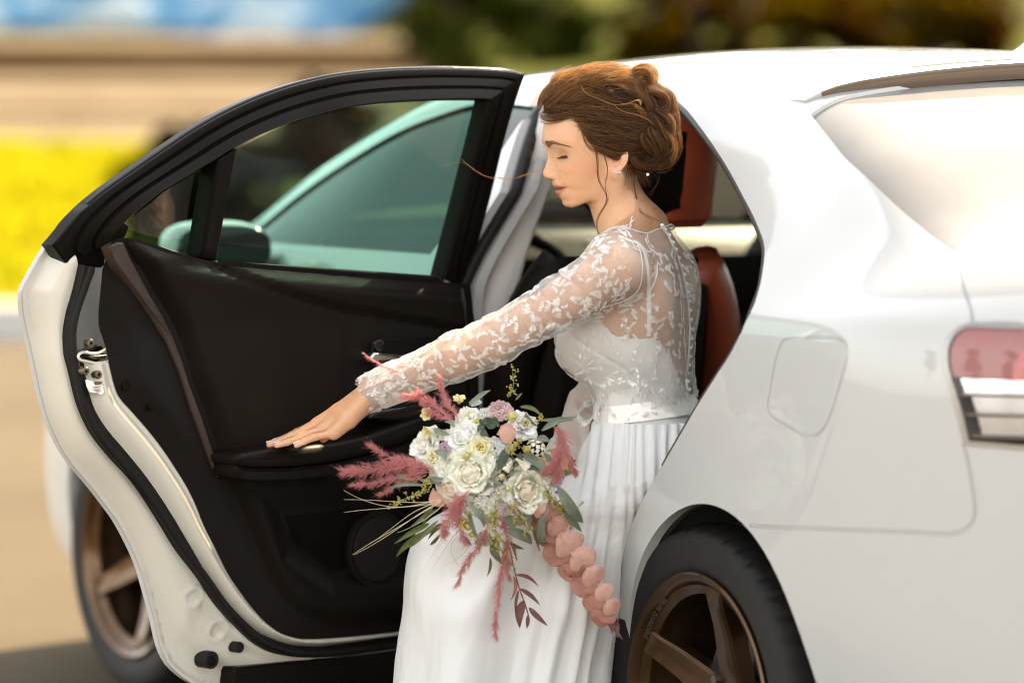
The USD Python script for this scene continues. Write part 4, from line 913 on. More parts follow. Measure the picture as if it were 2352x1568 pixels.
# trim
t_ = lambda px, n: dpx(px, n)
TOP = [(245,556),(268,546),(290,546),(320,553),(400,580),(490,602),(600,609),(700,618),(860,633),(1018,648),(1070,652)]
RIGHTE = [(1075,690),(1084,760),(1089,840),(1090,900),(1090,1100),(1088,1300),(1085,1430)]
trim_ring = np.vstack([smooth_line(dpx(TOP, .058), 50), dpx(RIGHTE, .058), tr_[::-1]])
LEA = [(285,556),(300,585),(322,625),(345,668),(375,715),(400,762),(420,815),(440,880),(468,955),(495,1035),(512,1095),(545,1160),(575,1230),(600,1290),(625,1345),(660,1390),(720,1420),(800,1432),(1085,1400)]
lea = smooth_line(dpx(LEA, .066), 90)
def n_trim(P, poly):
    d = bdist(P, tr_)
    n = .050 + .006 * sstep(0, .010, d) + .014 * sstep(.012, .05, d)
    return n
dpatch('trim_panel', trim_ring, n_trim, 'plastic_grain', grid=.012)
lea_ring = np.vstack([lea, dpx([(1088,1300),(1090,1000),(1088,840),(1075,700),(1068,660)], .08), smooth_line(dpx([(1015,652),(860,640),(700,626),(600,617),(490,606),(400,585),(320,557),(290,549)], .08), 40)])
up_line = smooth_line(dpx([(490,606),(560,640),(640,670),(720,696),(780,711),(900,733),(1000,750),(1085,768)], .08), 60)
pocket = dpx([(590,1130),(800,1110),(1000,1090),(1000,1340),(760,1380),(640,1300)], .08)
vseam = dpx([(780,711),(786,800),(786,900),(784,990)], .08)
def n_lea(P, poly):
    d = bdist(P, np.array(poly.exterior.coords)); n = .068 + .020 * sstep(0, .03, d) ** .7
    e = bdist(P, up_line); n -= .006 * np.exp(-(e / .0035) ** 2)
    e = bdist(P, vseam); n -= .004 * np.exp(-(e / .003) ** 2)
    zz = np.interp(P[:, 0], up_line[::-1, 0], up_line[::-1, 1]); n += .007 * sstep(0, .01, P[:, 1] - zz)
    pk = Polygon(pocket); di = shapely.distance(shapely.points(P), pk.exterior) * np.where(shapely.contains_xy(pk, P[:, 0], P[:, 1]), 1, -1)
    n -= .018 * sstep(-.005, .05, di)
    return n
dpatch('leather_panel', lea_ring, n_lea, 'leather_black', grid=.008)
sp_ = dslab('brown_insert', [(250,570),(268,556),(284,556),(300,590),(322,632),(345,676),(375,724),(398,770),(418,822),(438,885),(466,960),(492,1040),(508,1095),(500,1098),(470,1020),(440,940),(415,860),(385,790),(345,725),(300,660),(265,610)], .055, .077, 'brown_trim', .004)
dslab('belt_strip', [(490,598),(600,605),(760,615),(1018,634),(1018,652),(860,640),(700,627),(600,618),(496,608)], .01, .072, 'leather_black', .009)
# armrest: padded top over a stitched lower band
AU = [(545,1040),(600,1030),(680,1024),(760,1016),(840,1000),(900,980),(960,960),(1030,938),(1086,925),(1086,968),(1030,985),(960,1007),(900,1028),(840,1047),(760,1064),(680,1073),(600,1076),(548,1072),(535,1056)]
AL = [(540,1068),(600,1074),(680,1071),(760,1062),(840,1045),(900,1026),(960,1005),(1086,966),(1086,1005),(960,1046),(900,1064),(840,1080),(760,1095),(680,1104),(600,1106),(552,1103),(542,1090)]
arm_ = dslab('armrest', AU, .07, .150, 'leather_black', .016, nu=.142)
dslab('lower_band', AL, .07, .140, 'leather_black', .008, arm_, nu=.136)
st = smooth_line(dpx([(548,1073),(600,1078),(680,1075),(760,1066),(840,1049),(900,1030),(960,1009),(1086,970)], .142), 130)
for i in range(0, 128, 2): dobj('stitch', tube(np.c_[st[i:i + 2], np.full(2, .1415)], .0009, 5), 'brown_trim', arm_, smooth=True) if False else None
dobj('seam', tube(np.c_[st, np.full(len(st), .141)], .0011, 6), 'plastic_grain', arm_, smooth=True)
dslab('switch_panel', [(848,962),(858,945),(960,930),(1086,915),(1086,948),(965,966),(900,968)], .07, .125, 'black_gloss', .006)
hp = dslab('handle_recess', [(856,790),(866,778),(1000,776),(1000,828),(866,832),(856,822)], .08, .096, 'black_plastic', .004)
dslab('door_handle', [(854,820),(860,809),(935,815),(1000,822),(1000,838),(930,832),(864,834),(855,830)], .09, .112, 'chrome', .006)
dslab('handle_cap', [(860,786),(868,780),(884,780),(882,806),(866,808)], .09, .102, 'black_gloss', .003)
sk = disc('speaker_ring', 870, 1260, .06, .082, .075, 'plastic_grain'); disc('speaker_grille', 870, 1260, .07, .086, .062, 'rubber', sk)
for x, y in ((348,933),): bolt(x, y, .066, .008, 'black_plastic', nm='fixing_plug')
bolt(290, 885, .058, .010, 'black_plastic', nm='fixing_plug')
# hinges to the body
for zz in (.48, .82): obj('hinge', box(.955, .872, zz, .06, .04, .06, .008), 'bounce_lit_paint', door)
# ---------------- the bride: one continuous body ----------------
EL, EU, EC = -RIGHT, np.array([0, 0, 1.0]), -DEEP            # picture-left, up, towards the picture's viewer
D0 = 7.03
HO = at(1356, 325.5, D0)
YAW = math.radians(9.0)                                          # the head is turned a little towards the viewer
HL, HW = EL * math.cos(YAW) + EC * math.sin(YAW), EC * math.cos(YAW) - EL * math.sin(YAW)
def hloc(p): q = p - HO; return q @ HL, q @ EU, q @ HW
def hw(u, v, w): return HO + np.multiply.outer(u, HL) + np.multiply.outer(v, EU) + np.multiply.outer(w, HW)
def pw(u, v, w): return HO + np.multiply.outer(u, EL) + np.multiply.outer(v, EU) + np.multiply.outer(w, EC)
HC = lambda X, Y: ((640 - X) * .0002237, (700 - Y) * .0002237)   # position read off the enlarged profile

_pf = np.array([HC(*q) for q in [(420,330),(330,430),(300,490),(283,550),(269,610),(262,655),(258,690),(268,715),(288,745),(297,775),(292,825),(278,870),(261,915),(248,948),(250,972),(265,993),(296,1007),(322,1014),(323,1034),(332,1056),(350,1076),(357,1088),(366,1094),(362,1106),(366,1122),(378,1145),(397,1164),(409,1184),(413,1206),(428,1232),(460,1250)]])
_o = np.argsort(_pf[:, 1]); PFV, PFU = _pf[_o, 1], _pf[_o, 0]
_bs = np.array([HC(*q) for q in [(420,330),(330,430),(300,490),(283,550),(269,610),(262,655),(262,690),(276,720),(305,750),(322,780),(335,830),(338,870),(336,915),(334,950),(333,990),(334,1020),(340,1050),(356,1076),(368,1092),(374,1106),(380,1130),(389,1150),(399,1166),(409,1184),(413,1206),(428,1232),(460,1250)]])
_o = np.argsort(_bs[:, 1]); BSV, BSU = _bs[_o, 1], _bs[_o, 0]
_pfi, _bsi = PchipInterpolator(PFV, PFU), PchipInterpolator(BSV, BSU)
WV = np.array([-.150, -.124, -.112, -.098, -.085, -.065, -.045, -.020, .005, .035, .070, .12]); WW = np.array([.026, .034, .042, .050, .055, .060, .064, .067, .068, .070, .068, .055])
_wi = PchipInterpolator(WV, WW)
def face_u(v, w):
    """How far forward the face reaches at height v, w to the side."""
    vc = np.clip(v, PFV[0], PFV[-1]); aw = np.abs(w)
    base = _bsi(np.clip(v, BSV[0], BSV[-1])); prof = _pfi(vc); W = _wi(np.clip(v, -.15, .12))
    t = np.clip(aw / W, 0, .995); R = np.interp(v, [-.125, -.105, -.085, -.05, 0, .05], [.060, .075, .085, .080, .078, .085])
    drop = R * (1 - (1 - t ** 2.25) ** (1 / 2.0))
    u = base - drop
    nose = np.clip(prof - base, 0, None) * (v > -.071) * (v < -.008)
    nw = np.interp(v, [-.072, -.066, -.060, -.052, -.040, -.025, -.012], [.0105, .0125, .0115, .0100, .0080, .0070, .0085])
    u = u + nose * np.exp(-(aw / nw) ** 2.2)
    lips = np.where((v <= -.071), prof - base, 0)
    u = u + lips * np.exp(-(aw / .021) ** 2.6)
    g = lambda v0, w0, sv, sw: np.exp(-((v - v0) / sv) ** 2 - ((aw - w0) / sw) ** 2)
    u = u + .0088 * g(-.0625, .0125, .0066, .0052) - .0026 * g(-.059, .0205, .009, .0036)     # wing of the nose and its crease
    u = u - .0125 * g(-.0205, .0330, .0115, .0150) - .0045 * g(-.013, .0165, .009, .0070)      # eye socket
    u = u + .0030 * np.exp(-((v - .0035 + .00 * aw) / .0065) ** 2) * np.exp(-((aw - .028) / .020) ** 2)  # brow
    u = u + .0050 * g(-.0460, .0420, .0170, .0180)                                             # cheek
    # smile fold from the nose's wing past the mouth's corner
    wf = np.interp(v, [-.100, -.085, -.062], [.0365, .0330, .0210]); u = u - .0008 * np.exp(-((aw - wf) / .0050) ** 2) * sstep(-.100, -.088, v) * sstep(-.056, -.066, v)
    # mouth line rising to its corner
    vm = -.0868 + 4.2 * aw ** 2; mw = sstep(.0335, .025, aw)
    u = u - .0036 * np.exp(-((v - vm) / .0013) ** 2) * mw - .0022 * g(-.0824, .0325, .0040, .0040)
    u = u + .0016 * np.exp(-((v - vm - .0048) / .0032) ** 2) * mw + .0022 * np.exp(-((v - vm + .0056) / .0040) ** 2) * mw * sstep(.031, .014, aw)
    u = u - .0012 * np.exp(-((aw) / .0032) ** 2) * np.exp(-((v + .0765) / .0045) ** 2)
    return u
EYE = (.0450, -.0212, .0315); EYE_R = .0135
def f_head(p):
    u, v, w = hloc(p); aw = np.abs(w)
    U = face_u(v, w); e = .0008
    gv = (face_u(v + e, w) - U) / e; gw = (face_u(v, w + e) - U) / e
    face = (u - U) / np.sqrt(1 + np.clip(gv, -4, 4) ** 2 * .8 + np.clip(gw, -4, 4) ** 2 * .8)
    face = np.clip(face, -.034, .034)
    vj = np.interp(u, [-.065, -.042, -.020, .010, .036, .050, .07], [-.050, -.070, -.091, -.1085, -.1225, -.1235, -.120])
    jaw = smax(smax(face, (vj - v) * .9, .012), (-.042 - u), .015)
    jaw = smax(jaw, v - .075, .03)
    W = np.interp(v, [-.125, -.10, -.08, -.05, 0, .05], [.038, .047, .054, .061, .069, .071]); jaw = smax(jaw, (aw - W) * .95, .012)
    cran = sd_ell(np.stack([u, v, w], 1), (-.014, .020, 0), (.098, .088, .0745))
    cran2 = sd_ell(np.stack([u, v, w], 1), (-.030, -.030, 0), (.066, .055, .060))
    d = smin(smin(cran, cran2, .02), jaw, .016)
    # closed lids over the eyeballs, with a crease above
    q = np.stack([u - EYE[0], v - EYE[1], aw - EYE[2]], 1); r = np.linalg.norm(q, axis=1)
    lid = r - EYE_R
    d = smin(d, lid, .0030)
    cr = np.abs(r - EYE_R - .0006); ang = q[:, 1] / (r + 1e-9)
    d = d + .0011 * np.exp(-((q[:, 1] - .0068) / .0011) ** 2) * (np.abs(q[:, 2]) < .014) * (r < .019) * (q[:, 0] > 0)
    d = d + .0012 * np.exp(-((q[:, 1] + .0056 - .10 * q[:, 2]) / .0009) ** 2) * (r < .018) * (q[:, 0] > 0) * (np.abs(q[:, 2]) < .0135)
    # ears
    eu, ev = HC(862, 862); eu += .0113; a = -.22; s, c = math.sin(a), math.cos(a)
    x = (u - eu) * c - (v - ev) * s; y = (u - eu) * s + (v - ev) * c; z = aw - .0715 + (x + .01) * .42 
    E = np.stack([x, y, z], 1)
    ear = smin(sd_ell(E, (0, .008, .001), (.0165, .0235, .0068)), sd_ell(E, (.0060, -.0165, -.0005), (.0085, .0095, .0052)), .006)
    ear = smax(ear, -sd_ell(E, (.0035, .001, .0065), (.0085, .0125, .0072)), .0025)
    ear = smax(ear, -(np.abs(np.linalg.norm(E[:, :2] * [1.35, 1.0] - [0, .008], axis=1) - .0165) - .0011 + np.abs(z - .0060) * .7), .002)
    ear = smin(ear, sd_ell(E, (.0125, -.002, .001), (.0045, .0060, .0045)), .003)
    return smin(d, ear, .004)

# joints of the trunk and limbs, from where the picture shows them
SH_L, EL_L, WR_L = at(1428, 612, 6.90), at(1133, 784, 6.90), None
_arm_d = (door_pt(*dpx([(625, 1030)], .135)[0], .135) - CAM) @ FWD
DH = _arm_d - .004
WR_L = at(853, 900, DH - .012)
SH_R, EL_R, WR_R = at(1440, 622, 7.24), at(1388, 880, 7.24), at(1278, 1072, 7.01)
TY = math.radians(19)
TF = math.cos(TY) * EL + math.sin(TY) * DEEP; TL = np.cross(EU, TF)          # the trunk's forward and its left
TL = TL / np.linalg.norm(TL)
if TL @ EC < 0: TL = -TL
#         y px, x px (middle), half depth, half width
TR = np.array([(505, 1447, .050, .050), (530, 1455, .052, .058), (552, 1463, .062, .100), (580, 1461, .068, .134), (620, 1459, .079, .144), (680, 1459, .088, .140), (740, 1458, .092, .136), (800, 1467, .088, .128), (860, 1476, .082, .117), (920, 1483, .079, .110), (960, 1490, .088, .118), (1010, 1492, .098, .126), (1080, 1490, .112, .145), (1150, 1470, .11, .14)])
_tz = np.array([at(x, y, 7.06)[2] for y, x, *_ in TR]); _tc = np.array([at(x, y, 7.06) for y, x, *_ in TR])
_o = np.argsort(_tz); _tci = PchipInterpolator(_tz[_o], _tc[_o][:, :2]); _tdi = PchipInterpolator(_tz[_o], TR[_o, 2]); _twi = PchipInterpolator(_tz[_o], TR[_o, 3])
def tloc(p):
    z = np.clip(p[:, 2], _tz.min(), _tz.max()); c = _tci(z); q = p[:, :2] - c
    return q @ TF[:2], q @ TL[:2], z
def f_trunk(p, pad=0.0):
    x, y, z = tloc(p); hd, hwid = _tdi(z) + pad, _twi(z) + pad
    n = 2.3; k = (np.abs(x / hd) ** n + np.abs(y / hwid) ** n) ** (1 / n); g = np.sqrt((x / hd ** 2) ** 2 + (y / hwid ** 2) ** 2) + 1e-6
    d = (k - 1) * k / g * .9
    zc = np.where(p[:, 2] > _tz.max(), p[:, 2] - _tz.max(), np.where(p[:, 2] < _tz.min(), _tz.min() - p[:, 2], 0))
    d = smax(d, zc + np.where(zc > 0, 0, -.02), .01)
    # bust and shoulder blades, spine
    for s in (1, -1):
        zb = at(1330, 790, 7)[2]; c = np.r_[_tci(zb), zb] + TF * .068 + TL * s * .066
        d = smin(d, sd_ell((p - c) @ np.stack([TF, TL, EU], 1), (0, 0, 0), (.060, .058, .062)) - pad, .03)
        zs = at(1500, 680, 7)[2]; c = np.r_[_tci(zs), zs] - TF * .062 + TL * s * .075
        d = smin(d, sd_ell((p - c) @ np.stack([TF, TL, EU], 1), (0, 0, 0), (.030, .048, .075)) - pad, .03)
    d = d + .006 * np.exp(-(y / .011) ** 2) * (x < 0) * sstep(_tz.max() - .02, _tz.max() - .10, z)
    return d
NK0, NK1 = pw(*HC(800, 1060), 0.0), at(1468, 575, 7.05)
def f_neck(p):
    d = sd_cone(p, NK0, NK1, .0485, .060)
    for s in (1, -1):
        a = pw(*HC(850, 985), s * .050); b = at(1415, 565, 7.05) + TL * s * .018
        d = smin(d, sd_cone(p, a, b, .013, .010), .016)                       # neck muscle
        d = smin(d, sd_cone(p, at(1475, 520, 7.05) + TL * s * .03, at(1465, 582, 7.05) + TL * s * .125, .034, .040), .04)   # trapezius
        d = smin(d, sd_cone(p, at(1408, 572, 7.05) + TL * s * .02, at(1432, 572, 7.05) + TL * s * .15, .009, .011), .018)
    return d
def chain(p, pts, rad, k):
    d = None
    for i in range(len(pts) - 1):
        q = sd_cone(p, pts[i], pts[i + 1], rad[i], rad[i + 1]); d = q if d is None else smin(d, q, k)
    return d
def f_arm(p, S, E, W, pad=0.0):
    m1 = S + (E - S) * .40; m2 = E + (W - E) * .28
    return chain(p, [S, m1, E, m2, W], np.array([.047, .0375, .0325, .0335, .0240]) + pad, .02)
# left hand, flat on the arm rest
def hp(x, y, k): return at(x, y, DH + k)
FING = {  # knuckle, two joints, tip
 'index':  ([(727, 972, .026), (684, 993, .030), (655, 1006, .031), (634, 1014, .031)], [.0090, .0078, .0070, .0058]),
 'middle': ([(723, 977, .008), (671, 1001, .010), (640, 1014, .010), (619, 1020.5, .010)], [.0092, .0080, .0071, .0060]),
 'ring':   ([(742, 984, -.010), (692, 1003, -.011), (659, 1015, -.012), (636, 1021.5, -.012)], [.0090, .0078, .0069, .0058]),
 'little': ([(763, 994, -.027), (722, 1003, -.031), (698, 1014, -.033), (681, 1022, -.034)], [.0084, .0070, .0062, .0053])}
THUMB = ([(828, 935, .022), (790, 965, .042), (760, 992, .050), (742, 1008, .052)], [.0125, .0105, .0090, .0068])
PINKY_EDGE = [(845, 920, -.016), (815, 950, -.028), (785, 975, -.030), (763, 992, -.027)]
def f_hand(p):
    w0 = WR_L
    d = None
    for nm, (pts, _) in FING.items():                                        # the palm: one ray per finger
        k = hp(*pts[0]); base = w0 + (k - w0) * .12 + EC * (-pts[0][2]) * .45
        q = chain(p, [base, base + (k - base) * .55 - EU * .003, k - EU * .001], [.0185, .0150, .0108], .006); d = q if d is None else smin(d, q, .009)
    q = chain(p, [hp(838, 935, -.012), hp(800, 967, -.020), hp(770, 995, -.022)], [.0135, .0130, .0095], .006); d = smin(d, q, .010)
    q = chain(p, [hp(832, 938, .018), hp(795, 965, .028), hp(760, 985, .024)], [.0155, .0130, .0095], .006); d = smin(d, q, .010)
    d = smin(d, sd_ell(p, hp(838, 888, -.012), (.009,) * 3), .008)            # wrist bone
    for nm, (pts, rad) in FING.items():
        P = [hp(*q) for q in pts]; f = chain(p, P, rad, .002)
        f = smin(f, np.linalg.norm(p - P[1], axis=1) - rad[1] * 1.06, .004)
        f = smin(f, np.linalg.norm(p - P[0] - EU * .0015, axis=1) - rad[0] * 1.02, .004)
        d = smin(d, f, .0022)
    P = [hp(*q) for q in THUMB[0]]; d = smin(d, chain(p, P, THUMB[1], .004), .006)
    # tendons
    for nm, (pts, _) in FING.items():
        k = hp(*pts[0]) + EU * .007; b = w0 + (k - w0) * .35 + EU * .0105 * 1.0
        d = smin(d, sd_cone(p, b, k, .0022, .0034), .005)
    return d
# right hand, closed round the stems behind the flowers
GR = at(1232, 1100, 6.975)
def f_hand_r(p):
    d = chain(p, [WR_R, WR_R + (GR - WR_R) * .45 - DEEP * -.012, GR + DEEP * .022], [.024, .026, .022], .012)
    for i in range(4):
        o = EU * (.026 - i * .0185) + EL * (.004 * i); c = GR + o
        pts = [c + DEEP * .022 + EL * .010, c + EL * .030 + DEEP * .004, c + EL * .026 - DEEP * .018, c - DEEP * .022 + EL * .002]
        d = smin(d, chain(p, pts, [.0095, .0085, .0078, .0066], .003), .003)
    d = smin(d, chain(p, [GR + DEEP * .012 - EL * .012, GR + EU * .030 - DEEP * .010 - EL * .004, GR + EU * .040 - DEEP * .018 + EL * .016], [.012, .010, .0075], .004), .006)
    return d
HIP = at(1490, 1075, 7.06)
KN_L, KN_R = at(1040, 1275, 6.95), at(1035, 1270, 7.14); AN_L, AN_R = at(985, 1755, 6.93), at(1000, 1750, 7.12)
def f_legs(p):
    d = None
    for s, K, A in ((1, KN_L, AN_L), (-1, KN_R, AN_R)):
        q = chain(p, [HIP + TL * s * .085, K, K + (A - K) * .3, A], [.083, .056, .052, .036], .03)
        q = smin(q, sd_cone(p, A, A + EL * .14 - EU * .05, .034, .022), .02); d = q if d is None else smin(d, q, .01)
    return d
def boxed(fn, lo, hi):
    lo, hi = np.asarray(lo), np.asarray(hi)
    def g(p, d, k):
        m = ((p > lo) & (p < hi)).all(1)
        if m.any():
            q = fn(p[m]); d[m] = smin(d[m], q, k)
        return d
    return g
def bb(pts, pad): pts = np.array(pts); return pts.min(0) - pad, pts.max(0) + pad
_hb = bb([hw(u, v, w) for u in (-.12, .095) for v in (-.13, .115) for w in (-.085, .085)], .03)
_lb = bb([SH_L, EL_L, WR_L], .10); _rb = bb([SH_R, EL_R, WR_R], .10)
_hlb = bb([hp(*q) for q in FING['index'][0]] + [hp(*q) for q in FING['little'][0]] + [WR_L] + [hp(*q) for q in THUMB[0]], .035)
_hrb = bb([GR, WR_R], .07); _nb = bb([NK0, NK1, at(1470, 590, 7.05) + TL * .17, at(1470, 590, 7.05) - TL * .17], .09); _tb = bb(list(_tc), .24); _lgb = bb([HIP + TL * .1, HIP - TL * .1, KN_L, KN_R, AN_L, AN_R, AN_L + EL * .15 - EU * .05], .12)
_parts = [(boxed(f_trunk, *_tb), .001), (boxed(f_neck, *_nb), .022), (boxed(f_head, *_hb), .018), (boxed(lambda p: f_arm(p, SH_L, EL_L, WR_L), *_lb), .034), (boxed(lambda p: f_arm(p, SH_R, EL_R, WR_R), *_rb), .034),
          (boxed(f_hand, *_hlb), .008), (boxed(f_hand_r, *_hrb), .010)]
_leg = (boxed(f_legs, *_lgb), .04)
def f_body(p, legs=False):
    d = np.full(len(p), .5)
    for g, k in _parts + ([_leg] if legs else []): d = g(p, d, k)
    return d
def f_upper(p):
    d = np.full(len(p), .5)
    for i in (0, 1, 3, 4): d = _parts[i][0](p, d, _parts[i][1])
    return d
allp = np.vstack([_hb, _lb, _rb, _hlb, _hrb, _tb])
bv, bf, bn = surface_nets(f_body, allp.min(0), allp.max(0), .0027, coarse=10)
bride = thing('person', 'young woman in white lace wedding dress sitting in the car doorway, reaching out one arm', 'person')
# skin tones: lips, cheeks, lids, fingertips; painted-in shading of lid crease, nostrils, cheek hollow
SKIN, LIP, BLUSH, SHADE = np.array([.465, .250, .136]), np.array([.33, .090, .064]), np.array([.46, .180, .095]), np.array([.40, .22, .14])
col = np.tile(SKIN, (len(bv), 1))
u, v, w = hloc(bv); aw = np.abs(w)
inh = (np.abs(u) < .12) & (v > -.13) & (v < .12) & (aw < .09)
def blend(mask, c):
    global col
    col = col * (1 - mask[:, None]) + c * mask[:, None]
vm = -.0868 + 4.2 * aw ** 2
top = vm + .0100 * np.clip(1 - (aw / .0325) ** 1.6, 0, 1); bot = vm - .0132 * np.clip(1 - (aw / .0315) ** 1.9, 0, 1)
lipm = sstep(-.0012, .0008, top - v) * sstep(-.0012, .0008, v - bot) * sstep(.034, .032, aw) * (u > .015) * inh
blend(.85 * lipm, LIP)
blend(.9 * np.exp(-((v - vm) / np.where(aw < .022, .0019, .0010)) ** 2) * sstep(.032, .029, aw) * (u > .015) * inh, np.array([.12, .03, .025]))
blend(.45 * np.exp(-((v + .048) / .020) ** 2 - ((aw - .047) / .018) ** 2) * (u > 0) * inh, BLUSH)
blend(.25 * np.exp(-((v + .060) / .010) ** 2 - (aw / .014) ** 2) * (u > .06) * inh, BLUSH)
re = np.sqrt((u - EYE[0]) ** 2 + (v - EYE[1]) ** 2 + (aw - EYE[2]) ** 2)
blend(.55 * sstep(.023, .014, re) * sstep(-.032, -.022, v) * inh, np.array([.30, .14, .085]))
blend(.30 * np.exp(-((v - EYE[1] - .0072) / .0015) ** 2) * (re < .021) * (aw > .018) * inh, np.array([.22, .10, .06]))  # shade of the lid crease painted into the tint
blend(.85 * np.exp(-((v + .0690) / .0022) ** 2 - ((aw - .0085) / .0042) ** 2) * (u > .06) * inh, np.array([.10, .04, .025]))  # dark of the nostrils painted on
blend(.30 * np.exp(-((v + .066 - .55 * (.02 - u)) / .016) ** 2 - ((u - .005) / .032) ** 2) * (aw > .035) * inh, np.array([.40, .185, .095]))  # shading of the cheek hollow painted into the tint
eu, ev = HC(862, 862); eu += .0113; blend(.35 * sstep(.035, .01, np.hypot(u - eu, v - ev)) * (aw > .06) * inh, np.array([.62, .28, .19]))
for nm, (pts, rad) in list(FING.items()): blend(.4 * sstep(.022, .006, np.linalg.norm(bv - hp(*pts[3]), axis=1)), np.array([.62, .31, .23]))
for X, Y in ((570, 908), (443, 962), (633, 1074), (718, 1397), (835, 1328), (660, 1305)):
    mu, mv = HC(X, Y); mu += .008; r_ = .0016 if Y == 1397 else .0009
    blend(.75 * sstep(r_ * 1.6, r_ * .6, np.hypot(u - mu, v - mv)) * (w > 0), np.array([.16, .07, .045]))
mat('skin', {'a': ('attribute', {'attribute': 'tint'}), 'g': ('geometry', {}), 'n': ('noise_texture', {'scale': 170.0, 'detail': 4.0}), 'n2': ('noise_texture', {'scale': 900.0, 'detail': 2.0}), 'r': ('rgb_ramp', {'ramp': [(.25, (.96, .95, .94)), (.75, (1.02, 1.02, 1.02))]}), 'm': ('mix', {'mix_type': 'multiply', 'fac': 1.0}),
    'bp': ('bump', {'strength': .10, 'distance': .0006}), 'p': ('principled_bsdf', {'roughness': .42, 'subsurface_weight': .22, 'subsurface_radius': (1.0, .35, .2), 'subsurface_scale': .006, 'specular_ior_level': .45})},
    [('a.color', 'm.color1'), ('g.position', 'n.vector'), ('g.position', 'n2.vector'), ('n.fac', 'r.fac'), ('r.color', 'm.color2'), ('m.color', 'p.base_color'), ('n2.fac', 'bp.height'), ('bp.normal', 'p.normal')])
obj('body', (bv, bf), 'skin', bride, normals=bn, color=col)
def push(p, f, lev=0.0, it=5, e=.0012):
    """Moves points onto the level of an implicit shape."""
    p = np.array(p, float)
    for _ in range(it):
        v0 = f(p); g = np.stack([f(p + e * np.eye(3)[i]) - f(p - e * np.eye(3)[i]) for i in range(3)], 1) / (2 * e)
        p = p - np.clip((v0 - lev) / np.maximum((g ** 2).sum(1), .1), -.01, .01)[:, None] * g
    return p
def grad(p, f, e=.0012):
    g = np.stack([f(p + e * np.eye(3)[i]) - f(p - e * np.eye(3)[i]) for i in range(3)], 1); return g / (np.linalg.norm(g, axis=1, keepdims=True) + 1e-9)
# nails
plain('nail', (.80, .66, .62), .15, coat_weight=1.0)
for nm in ('middle', 'ring', 'little', 'index'):
    pts, rad = FING[nm]; T, Dp = hp(*pts[3]), hp(*pts[2]); ax = (T - Dp) / np.linalg.norm(T - Dp); side = np.cross(ax, EU); side /= np.linalg.norm(side); upn = np.cross(side, ax)
    if upn @ EU < 0: upn = -upn
    G = np.array([[T + ax * (.0042 - .0125 * i / 7) + side * (j / 4) * .0046 * (1 - .18 * (i == 0)) + upn * (rad[3] * 1.06 * math.cos(j / 4 * .85) + .0006 - .0006 * (i / 7)) for j in range(-4, 5)] for i in range(8)])
    upt = G + upn * .0006
    obj('fingernail', cat([grid_mesh(upt)]), 'nail', bride, smooth=True)
# brows and lashes as fine hairs
plain('brow_hair', (.17, .092, .050), .8); plain('lash', (.012, .008, .007), .5)
R1 = np.random.default_rng(3)
for s in (1, -1):
    L = []
    for i in range(340):
        t = R1.random(); wq = .0115 + t * .041
        vq = -.0050 + .0050 * math.sin(min(t * 1.1, 1) * math.pi * .60) - .0055 * max(0, t - .60) * 2.2 + (R1.random() - .5) * .0088 * (1 - .78 * t) * (.75 + .25 * min(t * 8, 1))
        p = []
        for k in range(4):
            ww = wq + k * .0020; vv = vq + k * (.0013 - .0022 * t); uu = face_u(np.array([vv]), np.array([ww]))[0]
            p.append((uu + .0004 + .0003 * k, vv, s * ww))
        P = np.array(p); Q = hw(P[:, 0], P[:, 1], P[:, 2]); L.append(push(Q, f_head, .0005, 3))
    curves('eyebrow', L, [(.00048, .00015)] * len(L), 'brow_hair', bride)
    L = []
    for i in range(150):
        a = -1.04 + 2.08 * i / 149; wq = EYE[2] + a * .0128; dz = -.0052 + .0012 * a
        rr = math.sqrt(max(EYE_R ** 2 - (a * .0126) ** 2 - dz ** 2, 1e-7)); b = np.array([EYE[0] + rr + .0004, EYE[1] + dz, wq])
        ln = .0112 * (1 - .25 * max(0, -a)); pts = [b + np.array([ln * t * .95, -ln * (t * .62 - t * t * .34), a * ln * t * .55]) for t in np.linspace(0, 1, 6)]
        P = np.array(pts) + R1.normal(0, .0002, 3); P[:, 2] *= s; L.append(hw(P[:, 0], P[:, 1], P[:, 2]))
    a_ = np.linspace(-1, 1, 24); rr = np.sqrt(np.maximum(EYE_R ** 2 - (a_ * .0125) ** 2 - .0054 ** 2, 1e-6))
    L.append(hw(EYE[0] + rr + .0002, EYE[1] - .0052 + .0012 * a_, s * (EYE[2] + a_ * .0125)))
    curves('eyelashes', L, [(.0012, .0005)] * (len(L) - 1) + [(.0040, .0040)], 'lash', bride)

def cast(x, y, f, d0=6.6, d1=7.3, lev=0.0):
    """First point of the level of f seen at picture position x, y."""
    d = np.arange(d0, d1, .002); P = CAM + d[:, None] * ray(x, y); q = f(P) - lev; k = np.nonzero(q < 0)[0]
    if len(k) == 0: return P[np.argmin(q)]
    i = k[0]; 
    if i == 0: return P[0]
    t = q[i - 1] / (q[i - 1] - q[i]); return P[i - 1] + t * (P[i] - P[i - 1])
